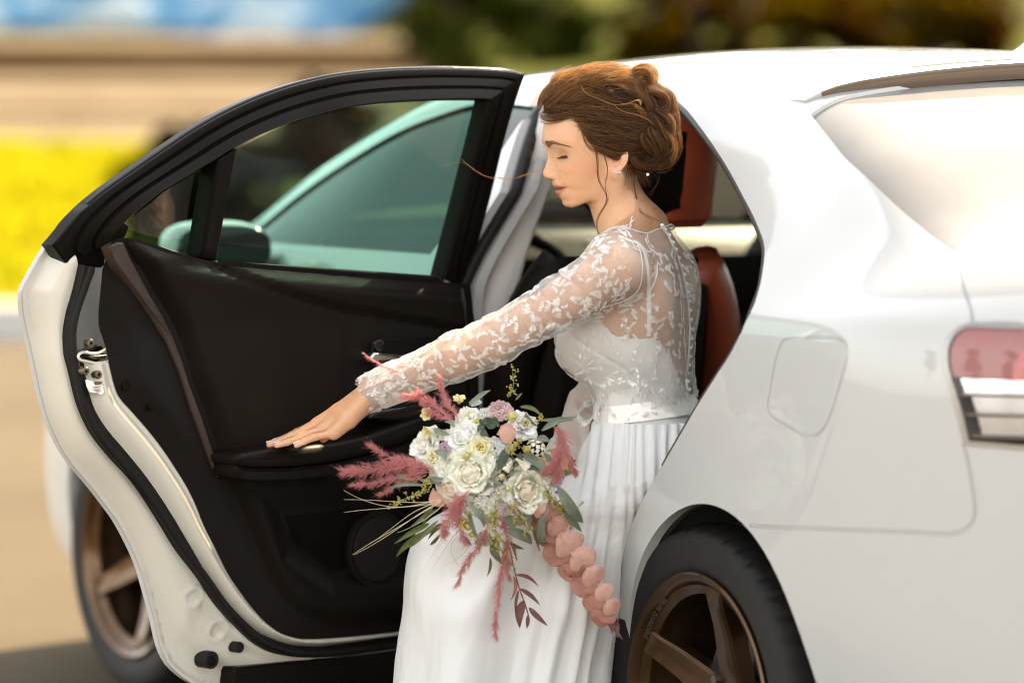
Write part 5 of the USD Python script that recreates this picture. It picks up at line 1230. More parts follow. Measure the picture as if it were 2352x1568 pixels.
# ---------------- hair: pinned up, with loose strands ----------------
for nm_, c_ in (('hair', (.145, .070, .029)), ('hair_dark', (.046, .021, .009)), ('hair_gold_sunlit', (.30, .155, .055))):
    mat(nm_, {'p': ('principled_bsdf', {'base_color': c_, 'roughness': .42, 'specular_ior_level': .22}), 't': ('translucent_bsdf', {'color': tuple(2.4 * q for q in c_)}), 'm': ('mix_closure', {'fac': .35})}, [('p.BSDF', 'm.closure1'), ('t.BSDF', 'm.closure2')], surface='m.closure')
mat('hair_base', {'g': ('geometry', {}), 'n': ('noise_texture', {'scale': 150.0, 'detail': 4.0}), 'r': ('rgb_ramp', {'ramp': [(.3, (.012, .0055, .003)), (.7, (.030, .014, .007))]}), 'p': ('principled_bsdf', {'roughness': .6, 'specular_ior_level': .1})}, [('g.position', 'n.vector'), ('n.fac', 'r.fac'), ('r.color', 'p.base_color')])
def hl(X, Y, w=0.0): u, v = HC(X, Y); return pw(u, v, w)
HLINE = np.array([(300,495),(330,462),(395,440),(455,448),(500,492),(545,565),(585,650),(640,730),(700,778),(760,792),(830,790),(900,800),(940,850),(960,930),(985,985),(1010,1010)])
def f_hairmass(p):
    q = p - HO; u, v, w = q @ EL, q @ EU, q @ EC; P = np.stack([u, v, w], 1)
    d = sd_ell(P, (-.018, .027, 0), (.104, .094, .081))
    d = smin(d, sd_ell(P, (.040, .062, 0), (.052, .050, .058)), .03)                       # swept-up front
    d = smin(d, sd_ell(P, (-.045, .088, .010), (.055, .034, .050)), .03)                   # crown
    d = smin(d, sd_ell(P, (-.112, .020, 0), (.042, .068, .055)), .02)
    d = smin(d, sd_ell(P, (-.128, -.028, .004), (.031, .034, .044)), .012)                 # low knot
    d = smin(d, sd_ell(P, (-.128, .070, .006), (.030, .032, .036)), .012)
    d = smin(d, sd_ell(P, (-.020, .098, 0), (.050, .026, .048)), .02)
    d = smin(d, sd_ell(P, (-.100, .112, .004), (.021, .021, .024)), .006)                  # small bun on top
    return d
_hlu = np.array([HC(*q) for q in HLINE])
def hairline_in(u, v):
    """Positive where the hair covers the head (behind the hairline), seen from the side."""
    poly = Polygon(np.vstack([_hlu, [HC(1080, 1020), HC(1500, 1000), HC(1500, -100), HC(200, -100), HC(230, 480)]])).buffer(0)
    pt = shapely.points(np.stack([u, v], 1)); d = shapely.distance(pt, poly.exterior)
    return np.where(shapely.contains_xy(poly, u, v), d, -d)
lo, hi = bb([pw(u, v, w) for u in (-.17, .10) for v in (-.08, .145) for w in (-.09, .09)], .012)
hv, hf, hn = surface_nets(f_hairmass, lo, hi, .0028, coarse=8)
q = hv - HO; ok = hairline_in(q @ EL, q @ EU) > .002
keepf = ok[hf].all(1); used = np.unique(hf[keepf]); mp = -np.ones(len(hv), int); mp[used] = np.arange(len(used))
lump = (meshkit.fbm(hv[used] * 60, 3, 4) - .5) * .006
hair = thing('hair', 'brown hair pinned up into a loose knot', parent=bride)
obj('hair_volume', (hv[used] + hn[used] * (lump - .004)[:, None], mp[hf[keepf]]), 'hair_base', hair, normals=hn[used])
R2 = np.random.default_rng(11)
def on_hair(P, lev): return push(P, f_hairmass, lev, 4, .002)
lines, wid = [], []
starts = []
hl_s = smooth_line(_hlu, 400)
# strands combed from the hairline back to the knot, both sides and over the top
N = 3600
tt = R2.random(N); sd = np.where(R2.random(N) < .66, 1, -1)
S = []
for t, s in zip(tt, sd):
    i = int(t * 399); u, v = hl_s[i] + R2.normal(0, .0025, 2); back = R2.random() ** 2.2 * .06
    u -= back * (.7 if t < .5 else .2); v += back * (.5 if t < .35 else .25)
    S.append((u, v, s * (.012 + .07 * min(t * 2.2, 1) ** .7)))
S = on_hair(pw(*np.array(S).T), .001)
ends = np.array([(-.118 + R2.normal(0, .014), (.004 + .055 * max(0, .45 - t) * 2) + R2.normal(0, .018), s * (.012 + abs(R2.normal(0, .016)))) for t, s in zip(tt, sd)])
Eo = pw(*ends.T)
K = 12; L = np.stack([S + (Eo - S) * a for a in np.linspace(0, 1, K)], 1)
bow = np.sin(np.linspace(0, math.pi, K)); sag = (.004 + .020 * sstep(.15, .8, tt))
L = L - EU * (bow[None, :, None] * sag[:, None, None])
wob = R2.normal(0, .0013, (N, 4, 3)); wl = np.stack([np.stack([np.interp(np.linspace(0, 3, K), range(4), wob[i, :, j]) for j in range(3)], 1) for i in range(N)])
lev = (.0004 + .0035 * R2.random((N, 1)) ** 1.6) * np.ones((1, K))
flat = on_hair((L + wl).reshape(-1, 3), 0.0); g = grad(flat, f_hairmass, .002)
clump = (meshkit.noise(np.c_[tt * 80, sd * 3, np.zeros(N)], 5) - .45)[:, None] * .0075
L = (flat + g * (lev + clump * bow[None, :]).reshape(-1, 1)).reshape(N, K, 3)
lines += list(L); wid += [(.00042, .00030)] * N
# teased top: short lifted strands along the crown, catching the sun
for i in range(2600):
    t = R2.random(); X = 300 + 680 * t; u, _ = HC(X, 0); w = R2.normal(0, .022)
    p = on_hair(pw(np.array([u]), np.array([.10]), np.array([w])), .0)[0]; n = grad(p[None], f_hairmass, .003)[0]
    dr = -EL * (.8 + .3 * R2.random()) + EU * R2.normal(.25, .25) + EC * R2.normal(0, .3); dr -= n * (dr @ n); ln = .018 + .026 * R2.random()
    k = np.linspace(0, 1, 7)[:, None]; lift = .004 + .009 * R2.random() ** 1.5
    lines.append(p - n * .002 + dr * ln * k + n * lift * np.sin(k * math.pi * .8) * 1.3); wid.append((.00045, .0002))
# swept back from the brow over the top of the head
N2 = 1500; u0 = .088 - .075 * R2.random(N2) ** 1.3; w0 = R2.normal(0, .034, N2); v0 = .058 + .05 * R2.random(N2)
S2 = on_hair(pw(u0, v0, w0), .001); E2 = pw(-.085 + R2.normal(0, .012, N2), .088 + R2.normal(0, .014, N2), w0 * .35 + R2.normal(0, .008, N2))
L2 = np.stack([S2 + (E2 - S2) * a for a in np.linspace(0, 1, K)], 1); wv = R2.normal(0, .0022, (N2, 1, 3)) * np.sin(np.linspace(0, 6, K))[None, :, None]
f2_ = on_hair((L2 + EU * .02 * bow[None, :, None] + wv).reshape(-1, 3), 0.0); g2_ = grad(f2_, f_hairmass, .002); cl2 = (meshkit.noise(np.c_[w0 * 420, u0 * 60, 0 * w0], 9) - .3)[:, None] * .0075
lines += list((f2_ + g2_ * ((.0008 + .003 * R2.random((N2, 1))) + cl2 * bow[None, :]).reshape(-1, 1)).reshape(N2, K, 3)); wid += [(.00042, .0003)] * N2
# short hair at the nape
for i in range(260):
    x0 = 930 + 150 * R2.random(); y0 = 880 + 50 * R2.random(); s_ = 1 if R2.random() < .7 else -1; w0 = .058 - .00012 * (x0 - 930); dx = R2.normal(45, 30); dy = 50 + 150 * R2.random() ** 1.6
    q = np.array([hl(x0, y0, s_ * w0), hl(x0 + dx * .3, y0 + dy * .4, s_ * (w0 - .004)), hl(x0 + dx * .7, y0 + dy * .75, s_ * (w0 - .006)), hl(x0 + dx, y0 + dy, s_ * (w0 - .006))])
    lines.append(spline(q, 8)); wid.append((.00042, .00018))
# locks: ropes of strands wound into the knot
def lock(path, r, n=90, twist=1.2, seed=0, rt=None):
    P = spline(path, 22); T = np.gradient(P, axis=0); T /= np.linalg.norm(T, axis=1, keepdims=True); a = np.cross(T, EC + .3 * EU); a /= np.linalg.norm(a, axis=1, keepdims=True); b = np.cross(T, a)
    rr = np.interp(np.linspace(0, 1, 22), [0, .12, .8, 1], [r * .7, r, r, rt if rt is not None else r * .6]); rg = np.random.default_rng(seed)
    for i in range(n):
        th = rg.random() * 2 * math.pi; q = rg.random() ** .4; ph = th + twist * np.linspace(0, 2 * math.pi, 22) * .35
        lines.append(P + (np.cos(ph) * rr * q)[:, None] * a + (np.sin(ph) * rr * q)[:, None] * b + rg.normal(0, .0005, 3)); wid.append((.00042, .00032))
lk = [([(985,180,.01),(1010,120,.02),(1090,95,.022),(1160,140,.015),(1150,215,.01),(1060,235,.02)], .0085),
      ([(1020,230,.02),(1000,150,.028),(1080,118,.034),(1135,175,.03),(1100,250,.03)], .0075),
      ([(1000,200,.03),(1060,290,.042),(1120,370,.046),(1170,470,.042)], .0095),
      ([(1150,220,.02),(1230,290,.028),(1300,350,.022),(1290,440,.02),(1220,450,.034)], .0100),
      ([(1080,240,.03),(1180,300,.040),(1260,370,.036),(1240,440,.04),(1150,440,.05)], .0095),
      ([(1290,400,.012),(1330,500,.010),(1320,600,.02),(1250,620,.034),(1180,560,.044)], .0105),
      ([(1170,460,.048),(1240,500,.044),(1290,560,.034),(1260,640,.034),(1170,640,.046)], .0100),
      ([(1100,470,.056),(1160,560,.054),(1230,650,.048),(1290,720,.034)], .0105),
      ([(1320,580,.012),(1350,690,.008),(1330,800,.014),(1260,880,.022),(1170,890,.030)], .0110),
      ([(1230,640,.04),(1300,720,.034),(1290,820,.034),(1210,860,.040),(1130,820,.048)], .0110),
      ([(1120,600,.058),(1190,700,.056),(1230,790,.046),(1170,850,.044),(1080,830,.050)], .0105),
      ([(1060,640,.064),(1110,740,.062),(1160,800,.052),(1120,880,.046),(1040,880,.050)], .0095),
      ([(1180,880,.03),(1100,920,.034),(1030,930,.040),(990,900,.046)], .0085),
      ([(960,830,.066),(1020,880,.058),(1080,900,.05),(1150,890,.04)], .0080),
      ([(780,160,.02),(880,190,.035),(980,240,.045),(1060,320,.050),(1120,420,.052)], .0085),
      ([(760,210,.045),(880,245,.055),(1000,300,.058),(1100,400,.055)], .0070)]
for i, (pth, r) in enumerate(lk):
    q = np.array([hl(X, Y, w) for X, Y, w in pth]); lock(q, r, 110, 1.0 + .3 * (i % 3), 100 + i)
    if i not in (2, 14, 15, 7): q2 = np.array([hl(X, Y, -w) for X, Y, w in pth]); lock(q2, r, 40, 1.0, 200 + i)
hc_ = R2.random(len(lines)); zc_ = np.array([l[len(l) // 2] @ EU for l in lines]); hc_ = np.clip(hc_ + .30 * sstep(HO[2] + .085, HO[2] + .125, zc_), 0, .999)  # higher strands turn gold: sunlit crown put into the hair colour
for nm_, a_, b_ in (('hair_dark', 0, .46), ('hair', .46, .80), ('hair_gold_sunlit', .80, 1)):
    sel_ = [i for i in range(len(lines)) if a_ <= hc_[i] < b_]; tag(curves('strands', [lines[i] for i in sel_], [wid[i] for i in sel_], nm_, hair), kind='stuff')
# loose locks round the face and blowing strands
fly, fw_ = [], []
def loose(pts, n=1, spread=.0012, w0=.0006, seed=0, w1=.00025):
    P = spline(np.array([hl(*q) for q in pts]), 40); rg = np.random.default_rng(seed)
    for i in range(n):
        o = rg.normal(0, spread, 3); o2 = rg.normal(0, spread, 3); k = np.linspace(0, 1, 40)[:, None]; fly.append(P + o * (1 - k) + o2 * k * 1.6); fw_.append((w0, w1))
loose([(650,700,.074),(680,790,.075),(690,900,.073),(700,1000,.070),(750,1100,.066),(772,1160,.063),(740,1240,.062),(700,1310,.062),(688,1370,.062),(705,1440,.062),(770,1505,.060)], 9, .0011, .0006, 1)
loose([(740,800,.076),(765,880,.077),(770,960,.075),(755,1050,.070),(770,1130,.066),(760,1190,.064)], 6, .0010, .0006, 2)
loose([(560,600,.070),(590,700,.072),(640,760,.074),(720,790,.078),(800,800,.080)], 7, .0016, .0006, 3)
loose([(990,1000,.052),(1000,1100,.044),(1020,1200,.042),(1050,1270,.06),(1120,1310,.07),(1200,1350,.075),(1290,1390,.08)], 6, .0014, .0006, 4)
loose([(1010,1200,.045),(1020,1250,.05),(1060,1300,.055),(1140,1325,.06),(1120,1380,.06),(1150,1450,.06)], 2, .001, .0005, 5)
loose([(1180,930,.03),(1210,1000,.03),(1150,1120,.035),(1090,1200,.04),(1040,1220,.042)], 3, .003, .0004, 6)
loose([(1040,1230,.03),(1120,1260,.03),(1200,1240,.03),(1195,1310,.03),(1140,1310,.03)], 3, .002, .0004, 7)
rg = np.random.default_rng(8)
for i in range(11):                      # a windblown wisp in front of the nose
    y0 = 700 + 260 * rg.random(); L_ = 60 + 120 * rg.random(); w = -.045 + .03 * rg.random()
    loose([(300 + 20 * rg.random(), y0, w), (280 - L_ * .3, y0 + 40 * rg.random(), w), (270 - L_ * .75, y0 + 60 * rg.random() - 40, w), (255 - L_, y0 + 60 * rg.random() - 60, w)], 1, .0003, .00022, 300 + i, .00010)
for i in range(7):
    dy = rg.normal(0, 14, 4); loose([(285, 905 + dy[0], -.05), (200, 955 + dy[1], -.05), (100, 985 + dy[2] * .5, -.05), (0, 1010, -.05), (-120, 990 + dy[3] * .3, -.05)], 1, .0003, .00026, 340 + i)
loose([(20,1005,-.05),(-120,1000,-.05),(-230,985,-.05),(-330,930,-.05),(-420,850,-.05)], 2, .001, .00032, 360, .00016)
loose([(-120,1010,-.05),(-260,960,-.05),(-350,900,-.05),(-420,870,-.05),(-520,880,-.05),(-600,900,-.05)], 1, .001, .00030, 361, .00015)
for i in range(230):                      # fine flyaways over the crown and temple
    X = 300 + 750 * rg.random(); u, _ = HC(X, 0); p = on_hair(pw(np.array([u]), np.array([.10]), np.array([rg.normal(0, .045)])), .001)[0]
    d = EU * .6 - EL * rg.normal(.3, .8) + EC * rg.normal(0, .4); k = np.linspace(0, 1, 9)[:, None]; ln = .012 + .024 * rg.random()
    fly.append(p + d * ln * k - EU * ln * .5 * k ** 2 + rg.normal(0, .003, 3) * k); fw_.append((.0004, .00015))
for pts in ([(560,250,.06),(600,310,.074),(720,360,.080),(820,395,.083),(960,385,.083),(1030,430,.08),(1060,490,.074)], [(820,400,.083),(880,450,.084),(980,480,.083),(1090,520,.076),(1140,565,.068)], [(890,390,.083),(980,370,.083),(1020,365,.081),(1035,405,.08)], [(430,310,.05),(520,350,.062),(620,355,.072),(640,360,.075)]):
    loose(pts, 3, .0012, .0007, 400 + len(fly), .0004)
tag(curves('loose_strands', fly[:-242], fw_[:-242], 'hair', hair), kind='stuff'); tag(curves('loose_strands', fly[-242:], fw_[-242:], 'hair_gold_sunlit', hair), kind='stuff')
# earring and hair pin
er = hl(850, 940, .0775)
obj('earring', cat([tube(spline([hl(815,930,.079), hl(830,945,.081), hl(860,948,.081), hl(885,944,.079)], 12), .0010, 8)] + [trimesh.creation.icosphere(2, .0017).apply_translation(hl(832 + 12 * i, 946, .082)) for i in range(5)]), 'chrome', bride, smooth=True)
plain('pearl', (.80, .77, .70), .18, coat_weight=1.0, coat_roughness=.05)
pn = trimesh.creation.icosphere(3, .0030); pn.apply_translation(hl(1102, 965, .050)); obj('hair_pin', pn, 'pearl', bride, smooth=True)
# ---------------- the dress ----------------
mat('tulle', {'a': ('attribute', {'attribute': 'tint'}), 's': ('separate_color', {}), 't': ('transparent_bsdf', {}), 'd': ('diffuse_bsdf', {'color': (.80, .78, .76)}), 'tr': ('translucent_bsdf', {'color': (.80, .78, .75)}), 'm0': ('mix_closure', {'fac': .55}), 'm': ('mix_closure', {}),
    'g': ('geometry', {}), 'v': ('voronoi_texture', {'scale': 520.0, 'feature': 'distance_to_edge'}), 'mr': ('map_range', {'from_min': .06, 'from_max': .22, 'to_min': .42, 'to_max': -.12, 'clamp': True}), 'ad': ('math', {'math_type': 'add'}), 'cl': ('clamp', {})},
    [('a.color', 's.color'), ('g.position', 'v.vector'), ('v.distance', 'mr.value'), ('mr.result', 'ad.value1'), ('s.r', 'ad.value2'), ('ad.value', 'cl.value'), ('d.BSDF', 'm0.closure1'), ('tr.BSDF', 'm0.closure2'), ('cl.result', 'm.fac'), ('t.BSDF', 'm.closure1'), ('m0.closure', 'm.closure2')], surface='m.closure')
mat('lace_thread', {'d': ('diffuse_bsdf', {'color': (.84, .82, .79)}), 'tr': ('translucent_bsdf', {'color': (.80, .78, .75)}), 'm': ('mix_closure', {'fac': .2})}, [('d.BSDF', 'm.closure1'), ('tr.BSDF', 'm.closure2')], surface='m.closure')
def cloth(name, col, tr=.25, weave=0.0):
    mat(name, {'g': ('geometry', {}), 'n': ('noise_texture', {'scale': 900.0, 'detail': 2.0}), 'bp': ('bump', {'strength': .12, 'distance': .0006}), 'd': ('principled_bsdf', {'base_color': col, 'roughness': .62, 'sheen_weight': .25, 'specular_ior_level': .25}), 'tr': ('translucent_bsdf', {'color': col}), 'm': ('mix_closure', {'fac': tr})},
        [('g.position', 'n.vector'), ('n.fac', 'bp.height'), ('bp.normal', 'd.normal'), ('d.BSDF', 'm.closure1'), ('tr.BSDF', 'm.closure2')], surface='m.closure')
cloth('chiffon', (.87, .86, .84), .08); cloth('crepe', (.87, .85, .81), .04)
plain('satin', (.82, .79, .74), .5, sheen_weight=.2, specular_ior_level=.25)
def ppx(p): return project(p)
def cut_mesh(v, f, keep):
    kf = keep[f].all(1); u = np.unique(f[kf]); mp = -np.ones(len(v), int); mp[u] = np.arange(len(u)); return u, mp[f[kf]]
dress = thing('wedding_dress', 'white two piece wedding dress with lace top', parent=bride)
# --- under bodice: straight over the side, scooped at the back
_tb2 = (_tb[0], _tb[1])
def f_cami(p): return f_trunk(p, 0.0)
zlo, zhi = at(1470, 985, 7.06)[2], at(1470, 690, 7.06)[2]
lo, hi = _tb[0].copy(), _tb[1].copy(); lo[2], hi[2] = zlo - .02, zhi + .03
def f_cam(p): return f_trunk(p) - .0045
cv, cf, cn = surface_nets(f_cam, lo, hi, .0040, coarse=6)
x, y, z = tloc(cv); ang = np.degrees(np.arctan2(np.abs(y), x))                # 0 in front, 180 at the back
ztop = np.interp(ang, [0, 40, 70, 84, 92, 112, 126, 145, 165, 180], [at(1400, q, 7.0)[2] for q in (705, 690, 712, 735, 764, 769, 772, 845, 905, 915)])
ok = (cv[:, 2] < ztop) & (cv[:, 2] > zlo)
u, f = cut_mesh(cv, cf, ok)
obj('under_bodice', (cv[u], f), 'crepe', dress, normals=cn[u])
# straps
for s in (1, -1):
    if s > 0: P = np.array([cast(x_, y_, f_upper, lev=.0035) for x_, y_ in spline([(1490, 772), (1491, 720), (1490, 665), (1488, 620), (1482, 588), (1470, 563), (1458, 556)], 40)])
    else: P = push(spline([at(1540, 790, 7.16), at(1535, 700, 7.15), at(1510, 610, 7.14), at(1480, 575, 7.14)], 40), f_upper, .0035, 8)
    g = grad(P, f_upper); T = np.gradient(P, axis=0); T /= np.linalg.norm(T, axis=1, keepdims=True); sd = np.cross(T, g)
    G = np.stack([P - sd * .0042, P - sd * .0036 + g * .0012, P + sd * .0036 + g * .0012, P + sd * .0042], 1); m = grid_mesh(G)
    fn = np.cross(m.vertices[m.faces[:, 1]] - m.vertices[m.faces[:, 0]], m.vertices[m.faces[:, 2]] - m.vertices[m.faces[:, 0]])
    if (fn.sum(0) @ g.mean(0)) < 0: m.invert()
    obj('shoulder_strap', m, 'crepe', dress, smooth=40)
# --- lace top with long sleeves
ARM_AX = np.array([SH_L, SH_L + (EL_L - SH_L) * .5, EL_L, EL_L + (WR_L - EL_L) * .5, WR_L])
def arm_t(p, S, E, W):
    a = E - S; b = W - E; ta = ((p - S) @ a) / (a @ a); tb = ((p - E) @ b) / (b @ b); return np.where(ta < 1, np.clip(ta, -1, 1), 1 + tb)
def f_lace0(p):
    d = f_upper(p)
    t = arm_t(p, SH_L, EL_L, WR_L); px_off = .0070 + .0030 * sstep(.1, .5, t) * sstep(1.6, 1.0, t) + .004 * sstep(1.5, 1.85, t)
    n = meshkit.noise(np.c_[t * 7.0, p @ np.c_[EU, EC] * 9], 3) - .5
    w = .0055 * n * sstep(.0, .2, t) + .0030 * (meshkit.noise(np.c_[t * 17.0, p @ np.c_[EU, EC] * 14], 8) - .5) * sstep(.0, .2, t)
    w = w - .0040 * np.exp(-((t - .42 - .10 * np.sin(p @ EU * 40)) / .025) ** 2) - .0032 * np.exp(-((t - .62 + .08 * np.sin(p @ EU * 50)) / .022) ** 2) - .0035 * np.exp(-((t - .98 + .05 * np.sin(p @ EU * 60)) / .03) ** 2)
    return d - px_off - np.where(t > .05, w, 0)
_, zh0 = 0, 0
def hem_extra(p):                                                            # the top's loose lower edge
    x, y, z = tloc(p); a = np.arctan2(y, x); zz = at(1450, 860, 7.05)[2]
    return np.clip((zz - z) / .10, 0, 1.3) ** 1.3 * (.010 + .030 * np.exp(-(a / .9) ** 2) + .004 * np.sin(a * 9))
def f_lace(p): return f_lace0(p) - hem_extra(p) * (arm_t(p, SH_L, EL_L, WR_L) < .25)
lo, hi = bb(list(_tc[2:-2]) + [SH_L, EL_L, WR_L, EL_R, WR_R], .16)
lv, lf, ln = surface_nets(f_lace, lo, hi, .0040, coarse=7)
tl, tr_ = arm_t(lv, SH_L, EL_L, WR_L), arm_t(lv, SH_R, EL_R, WR_R)
def near_seg(p, A, B): 
    t = np.clip(((p - A) @ (B - A)) / ((B - A) @ (B - A)), 0, 1.05); return np.linalg.norm(p - A - t[:, None] * (B - A), axis=1)
armL = np.minimum(near_seg(lv, SH_L + (EL_L - SH_L) * .35, EL_L), near_seg(lv, EL_L, WR_L + (WR_L - EL_L) * .1)) < .075
armR = np.minimum(near_seg(lv, SH_R + (EL_R - SH_R) * .5, EL_R), near_seg(lv, EL_R, WR_R + (WR_R - EL_R) * .1)) < .066
x, y, z = tloc(lv); ang = np.degrees(np.arctan2(y, x)); aa = np.abs(ang)
pj = project(lv)
# scalloped hem, dipping in front and rising over the hip
hem_y = np.interp(aa, [0, 30, 55, 75, 95, 120, 150, 180], [965, 962, 945, 885, 880, 905, 898, 905]); scal = 11 * np.abs(np.sin(np.radians(ang) * 9))
hem_z = at(1450, 0, 7.05)[2] - (hem_y - 0 + scal - 6) / FPX * 7.05 / 1.0
trunk_ok = (lv[:, 2] > hem_z)
nk_z = np.interp(aa, [0, 60, 100, 140, 180], [at(1450, q, 7.05)[2] for q in (575, 566, 540, 520, 512)])
nd = f_neck(lv) if False else np.linalg.norm((lv - at(1452, 520, 7.05)) - np.outer((lv - at(1452, 520, 7.05)) @ (NK1 - NK0) / np.linalg.norm(NK1 - NK0), (NK1 - NK0) / np.linalg.norm(NK1 - NK0)), axis=1)
neck_ok = ~((lv[:, 2] > nk_z) & (np.hypot(x + .012, y) < .125))
cuffL = tl < 1.985 + .035 * np.abs(np.sin(np.arctan2((lv - WR_L) @ EU, (lv - WR_L) @ EC) * 4)); cuffR = tr_ < 1.97
ok = np.where(armL & (tl > .45), cuffL, np.where(armR & (tr_ > .55), cuffR, trunk_ok & neck_ok & (lv[:, 2] > at(1450, 1000, 7.05)[2])))
u, f = cut_mesh(lv, lf, ok)
dens = np.full(len(lv), .17)
dens = np.maximum(dens, np.where(armL, .10 + .42 * sstep(1.40, 1.80, tl), 0)); dens = np.maximum(dens, np.where(armR, .45, 0))
dens = np.where(~armL & ~armR, np.maximum(dens, .17 + .38 * sstep(.09, .02, lv[:, 2] - hem_z)), dens)
lace = obj('lace_top', (lv[u], f), 'tulle', dress, normals=ln[u], color=np.repeat(dens[u][:, None], 3, 1))
# lace drawing: flowers, leaves and stems worked in thread on the net
thr, thw, pet_v, pet_f = [], [], [], []
def f_lc(p): return f_lace(p) - .0008
class Patch:
    """Turns flat (s, t) drawings into threads lying on the lace."""
    def __init__(self, o, ex, ey): self.o, self.ex, self.ey = o, ex, ey
    def map(self, q): q = np.asarray(q, float); return self.o + q[:, :1] * self.ex + q[:, 1:2] * self.ey
raw = []
def flower2d(c, r, k, rot, petals=True):
    out = []; 
    for i in range(k):
        a = rot + i * 2 * math.pi / k; t = np.linspace(0, 2 * math.pi, 13); L, W = r * .46, r * .21
        q = np.c_[L + .5 * r * .12 + L * np.cos(t), W * np.sin(t) * (1 + .35 * np.cos(t))]
        R_ = np.array([[math.cos(a), -math.sin(a)], [math.sin(a), math.cos(a)]]); out.append((c + q @ R_.T, True))
    t = np.linspace(0, 2 * math.pi, 10); out.append((c + np.c_[np.cos(t), np.sin(t)] * r * .2, False)); return out
def leaf2d(c, a, L, W, fillit=True):
    t = np.linspace(0, 2 * math.pi, 11); q = np.c_[L * .5 * (1 + np.cos(t)), W * np.sin(t) * (.6 + .4 * np.sin(t / 2))]
    R_ = np.array([[math.cos(a), -math.sin(a)], [math.sin(a), math.cos(a)]]); return [(c + q @ R_.T, fillit)]
def spray2d(c, a, L, n, rg):
    out = []; t = np.linspace(0, 1, 14); bend = rg.normal(0, .5); ang = a + bend * t; st = c + np.cumsum(np.c_[np.cos(ang), np.sin(ang)] * L / 14, 0); out.append((st, False))
    for i in range(n):
        k = int(2 + 11 * i / n); s = 1 if i % 2 else -1; out += leaf2d(st[k], ang[k] + s * (.7 + rg.random() * .4), L * .22, L * .055)
    return out
def put(patch, shapes, f=f_lc, w=.0009):
    for q, fl in shapes: raw.append((patch.map(q), fl, w))
rl = np.random.default_rng(21)
def motif_field(cells, size):
    for o, ex, ey in cells:
        P_ = Patch(o, ex, ey); k = [0, 1, 1, 2, 2, 2][rl.integers(0, 6)]; rot = rl.random() * 6.28
        if k == 0:
            put(P_, flower2d(np.zeros(2), size, rl.integers(5, 7), rot)); put(P_, spray2d(np.array([size * .9, 0]) @ np.array([[math.cos(rot), math.sin(rot)], [-math.sin(rot), math.cos(rot)]]), rot, size * 2.0, 6, rl))
        elif k == 1: put(P_, spray2d(np.zeros(2), rot, size * 2.4, 8, rl)); put(P_, flower2d(np.array([size * .3, -size * .6]), size * .55, 5, rot))
        else: put(P_, spray2d(np.zeros(2), rot, size * 2.0, 7, rl)); put(P_, spray2d(np.zeros(2), rot + 2.2, size * 1.6, 6, rl))
cells = []
axd = (WR_L - SH_L) / np.linalg.norm(WR_L - SH_L)
def arm_point(t, th):
    c = SH_L + (EL_L - SH_L) * t if t < 1 else EL_L + (WR_L - EL_L) * (t - 1)
    n = EC - axd * (EC @ axd); n /= np.linalg.norm(n); b = np.cross(axd, n); r = np.cos(th) * n + np.sin(th) * b
    return c + r * .045, axd, np.cross(r, axd)
for t in np.arange(.10, 1.98, .068):
    for th in np.arange(-1.9, 1.95,   .56 if t < 1.4 else .50): cells.append(arm_point(t + rl.normal(0, .03), th + rl.normal(0, .15)))
for t in np.arange(-.22, .10, .075):
    for th in np.arange(-2.4, 2.5, .50): o, ex, ey = arm_point(t, th); cells.append((o + (EU * .05 if t < 0 else 0), ex, ey))
motif_field(cells, .0095)
# cuff: a row of round flowers
for th in np.arange(-2.2, 2.3, .55):
    for t, sz in ((1.93, .0085), (1.82, .0075)):
        o, ex, ey = arm_point(t, th); put(Patch(o, ex, ey), flower2d(np.zeros(2), sz, 8, th), w=.0011); q = np.linspace(0, 2 * math.pi, 14); raw.append((Patch(o, ex, ey).map(np.c_[np.cos(q), np.sin(q)] * sz * 1.25), False, .0013))
cells = []
def trunk_point(a, z):
    c = np.r_[_tci(z), z]; r = TF * math.cos(a) + TL * math.sin(a); return c + r * .13, EU, np.cross(r, EU)
zt_, zb_ = at(1480, 560, 7.05)[2], at(1480, 915, 7.05)[2]
for z in np.arange(zb_ - .01, zt_, .022):
    for a in np.radians(np.arange(20, 215, 17)): cells.append(trunk_point(a + rl.normal(0, .06), z + rl.normal(0, .006)))
motif_field(cells, .0100)
for a in np.radians(np.arange(-10, 200, 9)):                                # scalloped border along the hem
    aa_ = abs(math.degrees(a)); zz = at(1450, np.interp(aa_, [0, 30, 55, 75, 95, 120, 150, 180], [965, 962, 945, 885, 880, 905, 898, 905]), 7.05)[2]
    o, ex, ey = trunk_point(a, zz + .012); P_ = Patch(o, ex, ey); put(P_, flower2d(np.zeros(2), .0085, 8, a), w=.0011); q = np.linspace(0, 2 * math.pi, 14); raw.append((P_.map(np.c_[np.cos(q), np.sin(q)] * .0112), False, .0013))
alln = np.vstack([r[0] for r in raw]); alln = push(alln, f_lc, 0.0, 7, .002); 
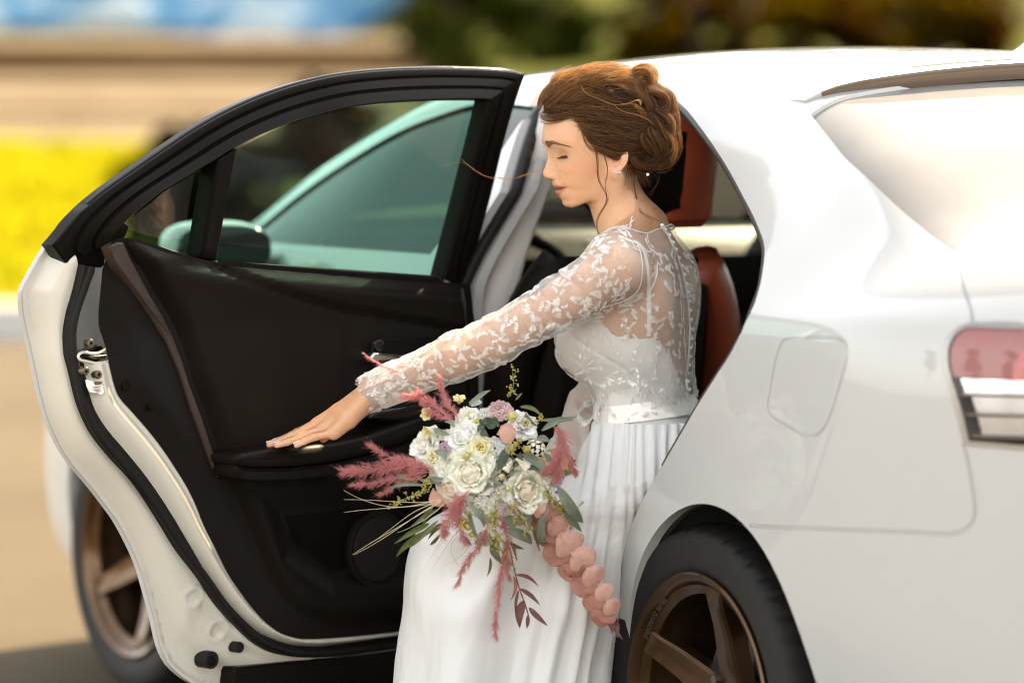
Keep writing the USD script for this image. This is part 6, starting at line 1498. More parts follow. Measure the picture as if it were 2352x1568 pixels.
# drop what fell off the garment
i0 = 0; tq = arm_t(alln, SH_L, EL_L, WR_L)
for q, fl, w in raw:
    k = len(q); P = alln[i0:i0 + k]; i0 += k
    if np.linalg.norm(np.diff(P, axis=0), axis=1).max() > .02: continue
    thr.append(P); thw.append((w, w))
    if fl and rl.random() < .38:
        b = sum(len(x) for x in pet_v); pet_v.append(np.vstack([P[:-1], P[:-1].mean(0)])); n_ = k - 1; q_ = np.arange(n_); pet_f.append(np.stack([b + q_, b + (q_ + 1) % n_, np.full(n_, b + n_)], 1))
tag(curves('lace_threads', thr, thw, 'lace_thread', dress), kind='stuff')
mat('lace_fill', {'t': ('transparent_bsdf', {}), 'd': ('diffuse_bsdf', {'color': (.84, .82, .79)}), 'g': ('geometry', {}), 'v': ('voronoi_texture', {'scale': 700.0}), 'mr': ('map_range', {'from_min': .0, 'from_max': .6, 'to_min': .08, 'to_max': .62}), 'm': ('mix_closure', {})}, [('g.position', 'v.vector'), ('v.distance', 'mr.value'), ('mr.result', 'm.fac'), ('t.BSDF', 'm.closure1'), ('d.BSDF', 'm.closure2')], surface='m.closure')
tag(obj('lace_petals', trimesh.Trimesh(np.vstack(pet_v), np.vstack(pet_f), process=False), 'lace_fill', dress, smooth=True), kind='stuff')
# fringe of short threads at cuff and hem
fr_, fw2 = [], []
bd = trimesh.Trimesh(lv[u], f, process=False); e = bd.edges_sorted; un, cnt = np.unique(e, axis=0, return_counts=True); be = un[cnt == 1]; bp = lv[u][be].mean(1)
tcu = arm_t(bp, SH_L, EL_L, WR_L); pb = project(bp)
rf = np.random.default_rng(5)
sel = np.nonzero(((tcu > 1.8) & (np.linalg.norm(bp - WR_L, axis=1) < .09)) | ((pb[:, 1] > 840) & (pb[:, 0] > 1290) & (pb[:, 0] < 1620) & (tcu < .6)))[0]
for i in np.repeat(sel, 2):
    p = bp[i] + rf.normal(0, .001, 3); d = axd if tcu[i] > 1.8 else -EU + EL * .15; d = d + rf.normal(0, .22, 3); L_ = .006 + .005 * rf.random()
    fr_.append(np.array([p, p + d * L_ * .5, p + d * L_ + rf.normal(0, .0008, 3)])); fw2.append((.0009, .0005))
tag(curves('lace_fringe', fr_, fw2, 'lace_thread', dress), kind='stuff')
# seam cord round the sleeve head and the neckline
cs = np.array([cast(x_, y_, f_lc, lev=.0003) for x_, y_ in spline([(1462, 556), (1470, 575), (1475, 600), (1475, 630), (1470, 658), (1458, 676), (1440, 688), (1410, 699), (1378, 710)], 50)])
obj('sleeve_seam', tube(cs, .0010, 6), 'lace_thread', dress, smooth=True)
nb_ = bp[(np.linalg.norm(bp - at(1455, 540, 7.05), axis=1) < .12) & (pb[:, 1] < 600)]
if len(nb_) > 20:
    ax_ = (NK1 - NK0) / np.linalg.norm(NK1 - NK0); e1_ = EL - ax_ * (EL @ ax_); e1_ /= np.linalg.norm(e1_); e2_ = np.cross(ax_, e1_); q_ = nb_ - nb_.mean(0); an_ = np.arctan2(q_ @ e2_, q_ @ e1_); bins = np.linspace(-math.pi, math.pi, 41); ring_ = []
    for i in range(40):
        m_ = (an_ >= bins[i]) & (an_ < bins[i + 1])
        if m_.any(): ring_.append(nb_[m_].mean(0))
    ring_ = np.array(ring_); ring_ = .5 * ring_ + .25 * (np.roll(ring_, 1, 0) + np.roll(ring_, -1, 0)); obj('neckline_edge', tube(smooth_line(ring_, 90, closed=True), .0014, 6, closed=True), 'lace_thread', dress, smooth=True)
# pearl buttons down the back
bpx = [(1524,518),(1530,528),(1540,540),(1548,557),(1555,573),(1562,592),(1569,611),(1575,631),(1579,652),(1583,671),(1586,692),(1588,713),(1589,734),(1590,756),(1589,777),(1588,798),(1587,818),(1585,838),(1583,857),(1582,876),(1585,894)]
bp_ = []
for x_, y_ in bpx:
    z = at(x_, y_, 7.05)[2]; c = np.r_[_tci(z), z]; bp_.append(c - TF * .12 + TL * .004)
bp_ = np.array([cast(x_ - 3, y_, f_lace, lev=.0022) for x_, y_ in bpx])
for p in bp_:
    b = trimesh.creation.icosphere(2, .0042); b.apply_translation(p); obj('pearl_button', b, 'pearl', dress, smooth=True)
obj('button_placket', tube(spline(bp_ - TL * -.006, 40), .0022, 6), 'lace_thread', dress, smooth=True)
# --- satin belt
zb0, zb1 = at(1480, 966, 7.03)[2], at(1480, 926, 7.03)[2]
A_ = np.linspace(0, 2 * math.pi, 120, endpoint=False); rows = []
for k, z in enumerate(np.linspace(zb0, zb1, 7)):
    q = np.stack([np.r_[_tci(z), z] + (TF * math.cos(a)) * (_tdi(z) + .009 + .001 * math.sin(k)) + TL * math.sin(a) * (_twi(z) + .009) for a in A_])
    q[:, 2] += -.012 * np.cos(A_) + .004; rows.append(q)
bl_ = grid_mesh(np.array(rows), closed_v=True); bl_.fix_normals()
if (bl_.face_normals * (bl_.triangles_center - bl_.vertices.mean(0))).sum() < 0: bl_.invert()
obj('satin_belt', bl_, 'satin', dress, smooth=True)
# --- skirt: gathered at the waist, over the lap, falling to the ground
yr = np.array([962, 988, 1030, 1080, 1120, 1150, 1175, 1200, 1235, 1280, 1340, 1420, 1500, 1580, 1680, 1790, 1900])
xl = np.array([1368, 1352, 1330, 1302, 1230, 1130, 1040, 985, 952, 938, 925, 912, 900, 890, 878, 866, 856])
xr_ = np.array([1612, 1622, 1630, 1610, 1575, 1545, 1515, 1492, 1472, 1455, 1436, 1416, 1402, 1394, 1388, 1384, 1380])
dn = np.array([6.925, 6.902, 6.880, 6.866, 6.858, 6.85, 6.845, 6.84, 6.835, 6.835, 6.835, 6.84, 6.845, 6.85, 6.855, 6.86, 6.865])
df = np.array([7.15, 7.16, 7.20, 7.24, 7.25, 7.25, 7.25, 7.25, 7.25, 7.25, 7.25, 7.25, 7.25, 7.25, 7.25, 7.25, 7.25])
nr, na = 240, 900
yy = np.interp(np.linspace(0, len(yr) - 1, nr), np.arange(len(yr)), yr)
XL, XRr, DN_, DF_ = [PchipInterpolator(yr, q)(yy) for q in (xl, xr_, dn, df)]
th = np.linspace(0, 2 * math.pi, na, endpoint=False)
rows = []
wn = np.random.default_rng(9)
for i, y_ in enumerate(yy):
    c_ = at((XL[i] + XRr[i]) / 2, y_, 7.04); sx = (XRr[i] - XL[i]) / 2 / FPX * 7.04; sy = (DF_[i] - DN_[i]) / 2; cd = (DF_[i] + DN_[i]) / 2 - 7.04
    n_ = np.interp(y_, [960, 1100, 1250, 1500], [2.1, 2.3, 2.8, 2.5]); ca, sa = np.cos(th), np.sin(th)
    ex = np.sign(ca) * np.abs(ca) ** (2 / n_); ey = np.sign(sa) * np.abs(sa) ** (2 / n_)
    p = c_ + np.outer(-ex * sx, EL) * 1.0 + np.outer(ey * sy, EC) * 1.0 + EC * -cd * 1.0
    nrm = np.outer(-np.sign(ca) * np.abs(ca) ** (2 - 2 / n_) / max(sx, .01), EL) + np.outer(np.sign(sa) * np.abs(sa) ** (2 - 2 / n_) / sy, EC); nrm /= np.linalg.norm(nrm, axis=1, keepdims=True)
    rows.append((p, nrm, y_))
Psk = np.array([r[0] for r in rows]); Nsk = np.array([r[1] for r in rows])
pj = project(Psk.reshape(-1, 3)).reshape(nr, na, 3)
X_, Y_ = pj[..., 0], pj[..., 1]
# pleats fan from the waist; s follows one fold downwards
fan = (X_ - 1480) / np.interp(Y_, [950, 1050, 1300, 1600, 1900], [1.0, 1.12, 1.5, 1.9, 2.1])
side = sstep(1250, 1330, X_ + .15 * (Y_ - 1000))
A1 = np.interp(Y_, [950, 975, 1050, 1200, 1500, 1900], [.0022, .0042, .0055, .0062, .0080, .0095])
fan = fan + 26 * (meshkit.noise(np.stack([fan / 55, Y_ / 420, 0 * fan], -1), 6) - .5) + 8 * (meshkit.noise(np.stack([fan / 18, Y_ / 260, 0 * fan], -1), 7) - .5)
A1 = .8 * A1 * (.35 + 1.3 * meshkit.noise(np.stack([fan / 34, Y_ / 300, 0 * fan + 2], -1), 12))
def crease(x): s = np.sin(x); return np.sign(s) * np.abs(s) ** .8
ph = fan / 24.0 * 2 * math.pi / 1.0
f1 = crease(ph + 1.6 * np.sin(fan / 37.0) + .0016 * Y_) * A1
f2 = np.sin(fan / 9.5 + 2.2 * np.sin(fan / 23.0) + .004 * Y_) * A1 * .42 * sstep(1500, 1050, Y_)
pleat = (f1 + f2) * side
# broad soft folds over the lap and the knee, falling in front
t2 = (X_ - 940) / 1.0
drape = (.016 * np.sin((X_ - .22 * (Y_ - 1220)) / 62.0 * 1.3 + .8 * np.sin(Y_ / 130.)) + .007 * np.sin((X_ + .35 * (Y_ - 1220)) / 31.0 + 1.1)) * sstep(1210, 1420, Y_) * (1 - side * .6)
diag = .015 * np.sin((X_ * .55 + Y_ * .83) / 38.0 + 1.4 * np.sin(X_ / 90.)) * np.exp(-((Y_ - 1330) / 110) ** 2) * sstep(950, 1020, X_) * sstep(1420, 1250, X_)
fine = (meshkit.fbm(np.stack([X_ / 60, Y_ / 160, th[None, :] * np.ones((nr, 1)) * 3], -1), 3, 2) - .5) * .010 * sstep(980, 1100, Y_)
Psk = Psk + Nsk * (pleat + drape + diag + fine)[..., None]
sk = grid_mesh(Psk, closed_v=True); sk.fix_normals()
if (sk.face_normals * (sk.triangles_center - sk.vertices.mean(0))).sum() < 0: sk.invert()
obj('skirt', sk, 'chiffon', dress, smooth=True)
# ---------------- the bouquet ----------------
mat('petal', {'a': ('attribute', {'attribute': 'tint'}), 'd': ('principled_bsdf', {'roughness': .55, 'sheen_weight': .15, 'specular_ior_level': .3}), 't': ('translucent_bsdf', {}), 'm': ('mix_closure', {'fac': .24})}, [('a.color', 'd.base_color'), ('a.color', 't.color'), ('d.BSDF', 'm.closure1'), ('t.BSDF', 'm.closure2')], surface='m.closure')
def leafmat(name, c0, c1, tr=.18, rough=.42):
    mat(name, {'g': ('geometry', {}), 'n': ('noise_texture', {'scale': 90.0, 'detail': 4.0}), 'r': ('rgb_ramp', {'ramp': [(.3, c0), (.7, c1)]}), 'd': ('principled_bsdf', {'roughness': rough}), 't': ('translucent_bsdf', {}), 'm': ('mix_closure', {'fac': tr})},
        [('g.position', 'n.vector'), ('n.fac', 'r.fac'), ('r.color', 'd.base_color'), ('r.color', 't.color'), ('d.BSDF', 'm.closure1'), ('t.BSDF', 'm.closure2')], surface='m.closure')
leafmat('leaf_grey', (.175, .210, .145), (.25, .285, .205)); leafmat('leaf_green', (.105, .135, .045), (.155, .185, .065)); leafmat('leaf_dark', (.045, .062, .035), (.075, .10, .055))
leafmat('leaf_copper', (.58, .31, .235), (.68, .39, .305), .12, .5); leafmat('leaf_copper_deep', (.34, .135, .095), (.42, .18, .13), .12, .5); leafmat('leaf_maroon', (.095, .026, .020), (.16, .045, .032), .1)
plain('seed', (.36, .29, .05), .45); plain('stem', (.13, .15, .05), .5); plain('catkin', (.16, .09, .05), .6); plain('grass_dry', (.55, .47, .28), .55)
mat('plume', {'h': ('hair_info', {}), 'r': ('rgb_ramp', {'ramp': [(0, (.66, .29, .28)), (.5, (.80, .45, .43)), (1, (.88, .66, .62))]}), 'd': ('diffuse_bsdf', {}), 't': ('translucent_bsdf', {}), 'm': ('mix_closure', {'fac': .35})}, [('h.intercept', 'r.fac'), ('r.color', 'd.color'), ('r.color', 't.color'), ('d.BSDF', 'm.closure1'), ('t.BSDF', 'm.closure2')], surface='m.closure')
bq = thing('bouquet', 'bridal bouquet of cream roses, pink pampas and eucalyptus on the lap', 'bouquet')
rb_ = np.random.default_rng(17)
BCX, BCY = 1118, 1092
def bxy(x, y): return 790 + .4101 * x, 845.3 + .4101 * y
def bdepth(X, Y, lift=0.0):
    r = math.hypot((X - BCX) / 205, (Y - BCY) / 190); return 6.815 - .105 * math.sqrt(max(0, 1 - min(r, 1) ** 2)) - lift
def bp3(x, y, lift=0.0): X, Y = bxy(x, y); return at(X, Y, bdepth(X, Y, lift))
def bnorm(x, y, k=1.0):
    X, Y = bxy(x, y); dx, dy = (X - BCX) / 205, (Y - BCY) / 190; r = min(math.hypot(dx, dy), 1.15); n = RIGHT * dx * k - EU * dy * k + EC * (math.sqrt(max(1.32 - r * r, .05)) + .1) + EU * .12; return n / np.linalg.norm(n)
BPX = .4101 / FPX * 6.76                                        # metres per position unit in the bouquet
def frame(n, rot=0.0):
    a = np.cross(n, EU + .1 * EL); a /= np.linalg.norm(a); b = np.cross(n, a); return a * math.cos(rot) + b * math.sin(rot), b * math.cos(rot) - a * math.sin(rot), n
def petal_mesh(az, L, W, a0, a1, rb, zb, ruf=0.0, rf=5, ph=0.0, ns=9, nt=8, notch=0.0, curl=0.0, cup=.0):
    """A petal in flower space (z outwards): profile bends from a0 to a1 (angle from the axis)."""
    t = np.linspace(0, 1, nt); al = a0 + (a1 - a0) * t ** 1.3 + curl * np.clip(t - .75, 0, 1) * 4
    dr, dz = np.sin(al) * L / nt, np.cos(al) * L / nt; rho = rb + np.cumsum(dr) - dr[0]; z = zb + np.cumsum(dz) - dz[0]
    hwid = W * np.sin(np.clip(.10 + t * .92, 0, 1) * math.pi * .60) ** .8 * np.sqrt(np.clip(1.06 - t ** 5, 0, 1)) ; s = np.linspace(-1, 1, ns)
    P = np.zeros((nt, ns, 3))
    for i in range(nt):
        ref = max(rho[i], W * .72); an = az + s * hwid[i] / ref
        edge = 1 - notch * np.abs(s) ** 2 * t[i]
        lat = ref * (np.exp(1j * an)) - (ref - rho[i]) * np.exp(1j * az)
        rip = ruf * t[i] ** 2 * np.sin(rf * s * math.pi / 2 + ph) * (.4 + .6 * np.abs(s))
        nx, nz = -math.cos(al[i]), math.sin(al[i])
        P[i, :, 0] = lat.real + rip * nx * np.cos(an) ; P[i, :, 1] = lat.imag + rip * nx * np.sin(an); P[i, :, 2] = z[i] * 1.0 + rip * nz + cup * s ** 2 * hwid[i]
        if i == nt - 1 or i == nt - 2: P[i, :, 2] -= (s ** 2) * L * .10 * (1 if i == nt - 1 else .4) * max(0, math.cos(al[i]))
    return P
def place(P, c, fr): return c + P[..., :1] * fr[0] + P[..., 1:2] * fr[1] + P[..., 2:] * fr[2]
def pcol(P, c0, c1, edge=None, jit=.03):
    t = np.linspace(0, 1, P.shape[0])[:, None, None]; c = np.asarray(c0) * (1 - t) + np.asarray(c1) * t; c = np.broadcast_to(c, P.shape).copy() * (1 + rb_.normal(0, jit))
    if edge is not None: k = np.clip(t - .8, 0, 1) * 5 * .7; c = c * (1 - k) + np.asarray(edge) * k
    return np.clip(c.reshape(-1, 3) * 1.14, 0, .93)
WHITE, CREAM, PEACH, YEL, PINK, LILAC = (.90, .835, .745), (.89, .78, .61), (.80, .60, .44), (.74, .68, .24), (.78, .52, .50), (.62, .44, .52)
def rose(x, y, r, c_in, c_out, whorls=None, lift=0.0, tilt=None, name='rose', ruf=.03, label=None):
    R_ = r * BPX * 1.24; n = bnorm(x, y) if tilt is None else tilt; c = bp3(x, y, lift) - n * R_ * .55; fr = frame(n, rb_.random() * 6)
    th_ = thing(name, parent=bq)
    if label: tag(th_, label)
    whorls = whorls or [(3, .62, .22, -.10, -.35, .06), (5, .74, .30, -.02, -.18, .13), (5, .84, .36, .08, .10, .20), (6, .92, .42, .22, .45, .26), (6, .98, .48, .42, .95, .30), (6, .98, .52, .70, 1.45, .32)]
    if name == 'rose':
        ht = trimesh.creation.icosphere(3, 1.0); v = ht.vertices * [.40, .40, .36]; v = v + .035 * np.sin(v * 21 + rb_.random(3) * 6)[:, [1, 2, 0]]; v[:, 2] += .27
        obj('heart_filler', trimesh.Trimesh(place(v * R_, c, fr), ht.faces, process=False), 'petal', th_, smooth=True, color=np.tile(np.minimum(np.array(c_in) * 1.05, .92), (len(v), 1)))  # dome added so the rose centre does not go dark
    for k, (m, L, W, a0, a1, rb0) in enumerate(whorls):
        for i in range(m):
            az = (i + .5 * (k % 2) + rb_.normal(0, .10)) * 2 * math.pi / m + k
            P = petal_mesh(az, L * R_ * (1 + rb_.normal(0, .04)), W * R_ * (1 + rb_.normal(0, .06)), a0 + rb_.normal(0, .05), a1 + rb_.normal(0, .10), rb0 * R_, .02 * R_ * k * -.6, ruf * R_ * (1 + .4 * k), 3 + rb_.integers(0, 3), rb_.random() * 6, curl=.10 + .10 * k * .5)
            f_ = k / (len(whorls) - 1); a, b = np.array(c_in), np.array(c_out); col_ = pcol(P, (a * (1 - f_) + b * f_) * .96, (a * (1 - f_) + b * f_))
            g = grid_mesh(place(P, c, fr)); obj('petal', g, 'petal', th_, smooth=True, color=col_)
    return th_
def one_mesh(name, Ps, cs, matname='petal', parent=None, label=None):
    V, F, C, b = [], [], [], 0
    for P, c in zip(Ps, cs): g = grid_mesh(P); V.append(g.vertices); F.append(g.faces + b); C.append(c); b += len(g.vertices)
    o = obj(name, trimesh.Trimesh(np.vstack(V), np.vstack(F), process=False), matname, parent if parent is not None else bq, smooth=True, color=np.vstack(C))
    return tag(o, label) if label else o
def carnation(x, y, r, c0, c1, n=44, lift=0.0, name='carnation', ruf=.11, label=None):
    R_ = r * BPX * 1.15; nn = bnorm(x, y); c = bp3(x, y, lift) - nn * R_ * .6; fr = frame(nn, rb_.random() * 6); Ps, cs = [], []
    for i in range(n):
        q = math.sqrt((i + .5) / n); az = i * 2.399; a1 = q * 1.45
        P = petal_mesh(az, R_ * (.80 + .22 * q), R_ * .34, a1 * .45, a1 + rb_.normal(0, .12), R_ * .05, 0, ruf * R_, 7 + rb_.integers(0, 4), rb_.random() * 6, ns=13, nt=6); Ps.append(place(P, c, fr)); cs.append(pcol(P, np.array(c0) * .9, c1, jit=.06))
    return one_mesh(name, Ps, cs, label=label)
def hydrangea(x, y, r, c0, c1, n=30, lift=0.0, label=None):
    R_ = r * BPX; nn = bnorm(x, y); cc = bp3(x, y, lift) - nn * R_ * .5; fr = frame(nn); Ps, cs = [], []
    for i in range(n):
        q = (i + .5) / n; zz = 1 - q * 1.1; az = i * 2.399; d = np.array([math.sqrt(max(0, 1 - zz * zz)) * math.cos(az), math.sqrt(max(0, 1 - zz * zz)) * math.sin(az), zz]); w_ = d[0] * fr[0] + d[1] * fr[1] + d[2] * fr[2]; fc = cc + w_ * R_ * (.9 + rb_.normal(0, .06)); f2 = frame(w_, rb_.random() * 6)
        k = np.array(c0) * (q0 := rb_.random()) + np.array(c1) * (1 - q0)
        for j in range(4):
            P = petal_mesh(j * math.pi / 2, R_ * .30, R_ * .20, 1.1, 1.5 + rb_.normal(0, .15), R_ * .01, 0, R_ * .03, 3, rb_.random() * 6, ns=5, nt=5); Ps.append(place(P, fc, f2)); cs.append(pcol(P, k * .95, k))
    return one_mesh('hydrangea', Ps, cs, label=label)
def bud(x, y, r, c0, c1, n=None, lift=.008, name='flower_bud', el=1.25):
    R_ = r * BPX; nn = bnorm(x, y) if n is None else n; nn = nn / np.linalg.norm(nn); c = bp3(x, y, lift) - nn * R_ * .9; fr = frame(nn, rb_.random() * 6); Ps, cs = [], []
    for k, (m, L, W, a0, a1, rr) in enumerate([(3, 1.6, .55, .55, -.75, .05), (4, 1.65, .70, .85, -.62, .08), (3, 1.25, .75, 1.2, -.15, .10)]):
        for i in range(m):
            P = petal_mesh(i * 2 * math.pi / m + k * .7, L * R_ * el / 1.25, W * R_, a0, a1, rr * R_, 0, .05 * R_, 3, rb_.random() * 6); Ps.append(place(P, c, fr)); cs.append(pcol(P, c0, c1))
    return one_mesh(name, Ps, cs)
def leaf3(A, B, W, bend=None, nrm=None, fold=.25, nt=16, ns=7, shape=1.0, tw=0.0):
    """A leaf from A to B, half width W, with a folded midrib; tip pointed."""
    A, B = np.asarray(A), np.asarray(B); ax = B - A; L = np.linalg.norm(ax); ax = ax / L; n = nrm if nrm is not None else EC; n = n - ax * (n @ ax); n /= np.linalg.norm(n); sd = np.cross(n, ax)
    t = np.linspace(0, 1, nt); s = np.linspace(-1, 1, ns); bd = bend if bend is not None else rb_.normal(0, .10, 2)
    mid = A + np.outer(t * L, ax) + np.outer(np.sin(t * math.pi) * L * bd[0], sd) + np.outer(np.sin(t * math.pi) * L * bd[1], n)
    w = W * np.sin(math.pi * np.clip(t, 0, 1) ** (.72 * shape)) ** .85; w[0] = W * .06; w[-1] = 0
    tws = tw * t; P = np.zeros((nt, ns, 3))
    for i in range(nt):
        sd2 = sd * math.cos(tws[i]) + n * math.sin(tws[i]); n2 = n * math.cos(tws[i]) - sd * math.sin(tws[i])
        P[i] = mid[i] + np.outer(s * w[i], sd2) + np.outer(np.abs(s) * w[i] * fold + .04 * W * np.sin(t[i] * 11 + s * 2), n2)
    return grid_mesh(P)
def leaf(x0, y0, x1, y1, w, m='leaf_grey', lift=.006, name='eucalyptus_leaf', bend=None, l2=None, fold=.25, shape=1.0, tw=0.0, label=None):
    A, B = bp3(x0, y0, lift), bp3(x1, y1, lift + .006 if l2 is None else l2)
    o = obj(name, leaf3(A, B, w * .5 * BPX * 1.12, bend, EC + .25 * bnorm((x0 + x1) / 2, (y0 + y1) / 2), fold, shape=shape, tw=tw), m, bq, smooth=True)
    return o
# roses
W_OPEN = [(4, .55, .20, -.15, -.40, .05), (5, .62, .24, -.08, -.28, .12), (7, .68, .28, .0, -.05, .20), (7, .76, .34, .12, .20, .27), (7, .86, .42, .25, .55, .32), (6, .96, .50, .45, 1.0, .34), (5, 1.0, .54, .75, 1.5, .34)]
rose(705, 585, 112, (.90, .80, .66), (.91, .84, .73), W_OPEN, .012, label='large cream rose with a peach heart')
rose(595, 555, 88, (.90,.86,.76), (.91, .84, .73), lift=.002); rose(672, 372, 92, (.90, .86, .80), (.91,.85,.76), lift=.0)
rose(1035, 690, 118, (.90, .74, .57), (.90, .84, .74), W_OPEN, .008, label='open peach rose'); rose(438, 430, 78, (.90, .84, .72), (.90, .86, .78), lift=-.012); rose(600, 690, 78, (.88, .70, .58), (.90, .74, .62), lift=-.006); rose(470, 380, 60, CREAM, CREAM, lift=-.02)
# lisianthus: open, soft edged
LW = [(3, .55, .34, .05, .15, .05), (4, .75, .44, .28, .55, .07), (5, .92, .52, .55, 1.05, .08), (5, 1.0, .56, .85, 1.45, .09)]
l1 = rose(1015, 305, 92, (.82, .80, .74), (.82, .81, .79), LW, .006, name='lisianthus', ruf=.06)
cs_ = trimesh.creation.icosphere(2, .0058); cs_.apply_translation(bp3(1019, 305, .012)); obj('flower_eye', cs_, 'catkin', l1, smooth=True)
for k in range(7): a = k * .9; s_ = trimesh.creation.icosphere(1, .0019); s_.apply_translation(bp3(1019, 305, .019) + RIGHT * .004 * math.cos(a) + EU * .004 * math.sin(a)); obj('stamen', s_, 'seed', l1, smooth=True)
rose(690, 262, 72, (.80, .76, .60), WHITE, LW, -.004, name='lisianthus', ruf=.09); rose(762, 438, 72, (.76, .68, .26), (.80, .77, .60), LW, .010, name='lisianthus', ruf=.08); rose(495, 498, 68, (.78, .72, .42), (.80, .77, .66), LW, -.004, name='lisianthus', ruf=.08)
carnation(842, 445, 84, WHITE, (.81, .81, .80), lift=.002); carnation(792, 250, 55, WHITE, WHITE, 30, -.008); carnation(880, 225, 88, (.74, .46, .44), (.79, .58, .56), lift=-.002, label='pale pink carnation')
carnation(565, 442, 52, LILAC, (.66, .50, .56), 30, .0); carnation(700, 760, 60, CREAM, WHITE, 34, -.004); carnation(785, 965, 66, (.78, .70, .42), (.80, .75, .58), 36, .004); carnation(500, 575, 44, CREAM, CREAM, 26, -.006)
hydrangea(782, 775, 84, (.80, .76, .66), (.78, .70, .58), 34, .0); hydrangea(1085, 445, 58, CREAM, WHITE, 26, -.004); hydrangea(1195, 612, 58, LILAC, (.64, .48, .54), 28, -.006, label='lilac hydrangea at the right edge'); hydrangea(965, 775, 62, (.52, .32, .42), (.60, .44, .52), 28, -.002); hydrangea(900, 850, 60, (.48, .26, .34), (.56, .34, .40), 26, -.008)
hydrangea(860, 650, 70, (.70, .62, .56), CREAM, 26, -.020); hydrangea(1000, 560, 70, CREAM, (.6, .5, .5), 26, -.022); hydrangea(640, 840, 60, CREAM, (.74, .6, .4), 22, -.012)
# smaller blooms filling the dome
for x_, y_, r_, c_ in ((905,520,50,CREAM),(962,612,46,WHITE),(838,562,52,WHITE),(585,470,54,CREAM),(640,478,44,WHITE),(1098,560,46,CREAM),(760,676,50,(.84,.72,.58)),(885,770,44,CREAM),(560,372,48,CREAM),(735,185,40,WHITE),(1150,495,40,CREAM),(640,606,44,(.84,.74,.62)),(1110,640,44,CREAM),(820,860,46,CREAM),(540,640,44,(.82,.66,.55)),(990,860,44,(.70,.50,.50)),(925,440,40,WHITE),(1060,390,44,WHITE)):
    carnation(x_, y_, r_, np.array(c_) * .97, c_, 22, -.010, 'small_bloom', .09)
carnation(775, 785, 82, CREAM, (.90,.84,.74), 46, .010, 'small_bloom', .08); carnation(690, 765, 62, (.88,.78,.66), (.90,.83,.74), 34, .006, 'small_bloom', .08); carnation(870, 690, 58, CREAM, WHITE, 34, .0, 'small_bloom', .08); carnation(900, 800, 56, (.80,.62,.60), (.84,.70,.66), 34, .0, 'small_bloom', .09); carnation(620, 770, 58, (.88,.72,.60), (.9,.8,.7), 34, .0, 'small_bloom', .08); carnation(1120, 800, 50, (.72,.50,.54), (.8,.62,.62), 30, -.004, 'small_bloom', .09)
# buds
bud(948, 262, 46, (.66, .60, .16), (.76, .70, .30), lift=.016); bud(742, 292, 25, (.60, .55, .10), (.74, .66, .20)); bud(685, 490, 36, (.60, .56, .10), (.76, .70, .26), lift=.016); bud(1025, 452, 34, (.58, .54, .08), (.72, .64, .18), lift=.012); bud(885, 607, 32, (.66, .62, .28), (.78, .74, .48), lift=.014); bud(920, 674, 28, (.60, .58, .24), (.76, .72, .44), lift=.014); bud(868, 700, 22, (.62, .58, .2), (.76, .7, .4), lift=.014); bud(690, 888, 42, (.60, .52, .08), (.74, .64, .18), lift=.008); bud(716, 935, 30, (.55, .48, .06), (.66, .58, .12)); bud(960, 695, 16, (.5, .5, .12), (.6, .6, .2))
# alstroemeria
def alstro(x, y, r, rot, nrm):
    R_ = r * BPX; n = nrm / np.linalg.norm(nrm); c = bp3(x, y, .0) - n * R_ * .3; fr = frame(n, rot); th_ = thing('alstroemeria', parent=bq)
    for j in range(6):
        P = petal_mesh(j * math.pi / 3, R_ * 1.15, R_ * (.40 if j % 2 else .30), .35, 1.15 + rb_.normal(0, .15), R_ * .03, 0, R_ * .05, 3, rb_.random() * 6, ns=7, nt=9); cc = pcol(P, (.66, .56, .14), (.78, .70, .40)).reshape(P.shape)
        if j % 2 == 0:
            for q in range(2, 7):
                if q % 2 == 0: cc[q, 2:5:2] = (.30, .05, .04)
        obj('petal', grid_mesh(place(P, c, fr)), 'petal', th_, smooth=True, color=np.clip(cc.reshape(-1, 3), 0, .85))
alstro(472, 262, 58, .2, EC + EL * .6 + EU * .3); alstro(470, 358, 50, 1.0, EC * .8 + EL * .9); alstro(645, 185, 58, .6, EC * .5 + EU * .9)
# dusty pink broad petals
for x0, y0, x1, y1, w in ((935, 420, 880, 318, 80), (960, 330, 855, 372, 70), (560, 770, 500, 668, 64), (1110, 740, 1080, 840, 70)): leaf(x0, y0, x1, y1, w, 'leaf_copper', .002, 'copper_leaf', fold=.1)
# eucalyptus
for a in [(700,208,825,122,24),(1100,290,1310,268,22),(1105,350,1288,293,34),(410,640,282,650,26),(460,655,250,698,20),(500,770,372,885,24),(1000,478,1145,575,46),(1050,540,1180,592,30),(1195,658,1340,865,60),(1212,768,1332,915,40),(1112,792,1135,985,42),(1130,668,1218,790,32),(896,896,1052,985,56),(902,826,968,902,42),(850,935,892,1098,46),(712,748,786,892,38),(700,800,752,952,24),(705,712,800,655,28),(958,758,1042,912,40),(1080,392,1155,412,34),(500,340,595,372,32),(508,462,572,530,36),(760,700,850,660,20),(790,650,905,650,22),(800,610,880,650,18),(812,575,850,640,18),(915,605,1000,575,16),(945,660,1065,668,13),(1042,598,1052,692,16),(1180,690,1260,740,20),(1150,560,1230,600,30),(620,330,560,300,24),(1170,520,1120,470,26),(560,620,470,600,26),(520,640,400,615,20)]: leaf(*a)
for a in [(480,868,278,985,30),(520,888,290,1058,34),(530,850,345,1002,28),(520,790,440,880,22),(985,215,1112,272,22),(1000,240,1090,330,22),(540,930,480,990,18),(660,930,716,992,18),(930,975,1012,1012,22),(820,1060,800,1168,16),(915,165,970,115,14),(960,180,1000,140,12),(560,870,470,960,26)]: leaf(*a, m='leaf_green')
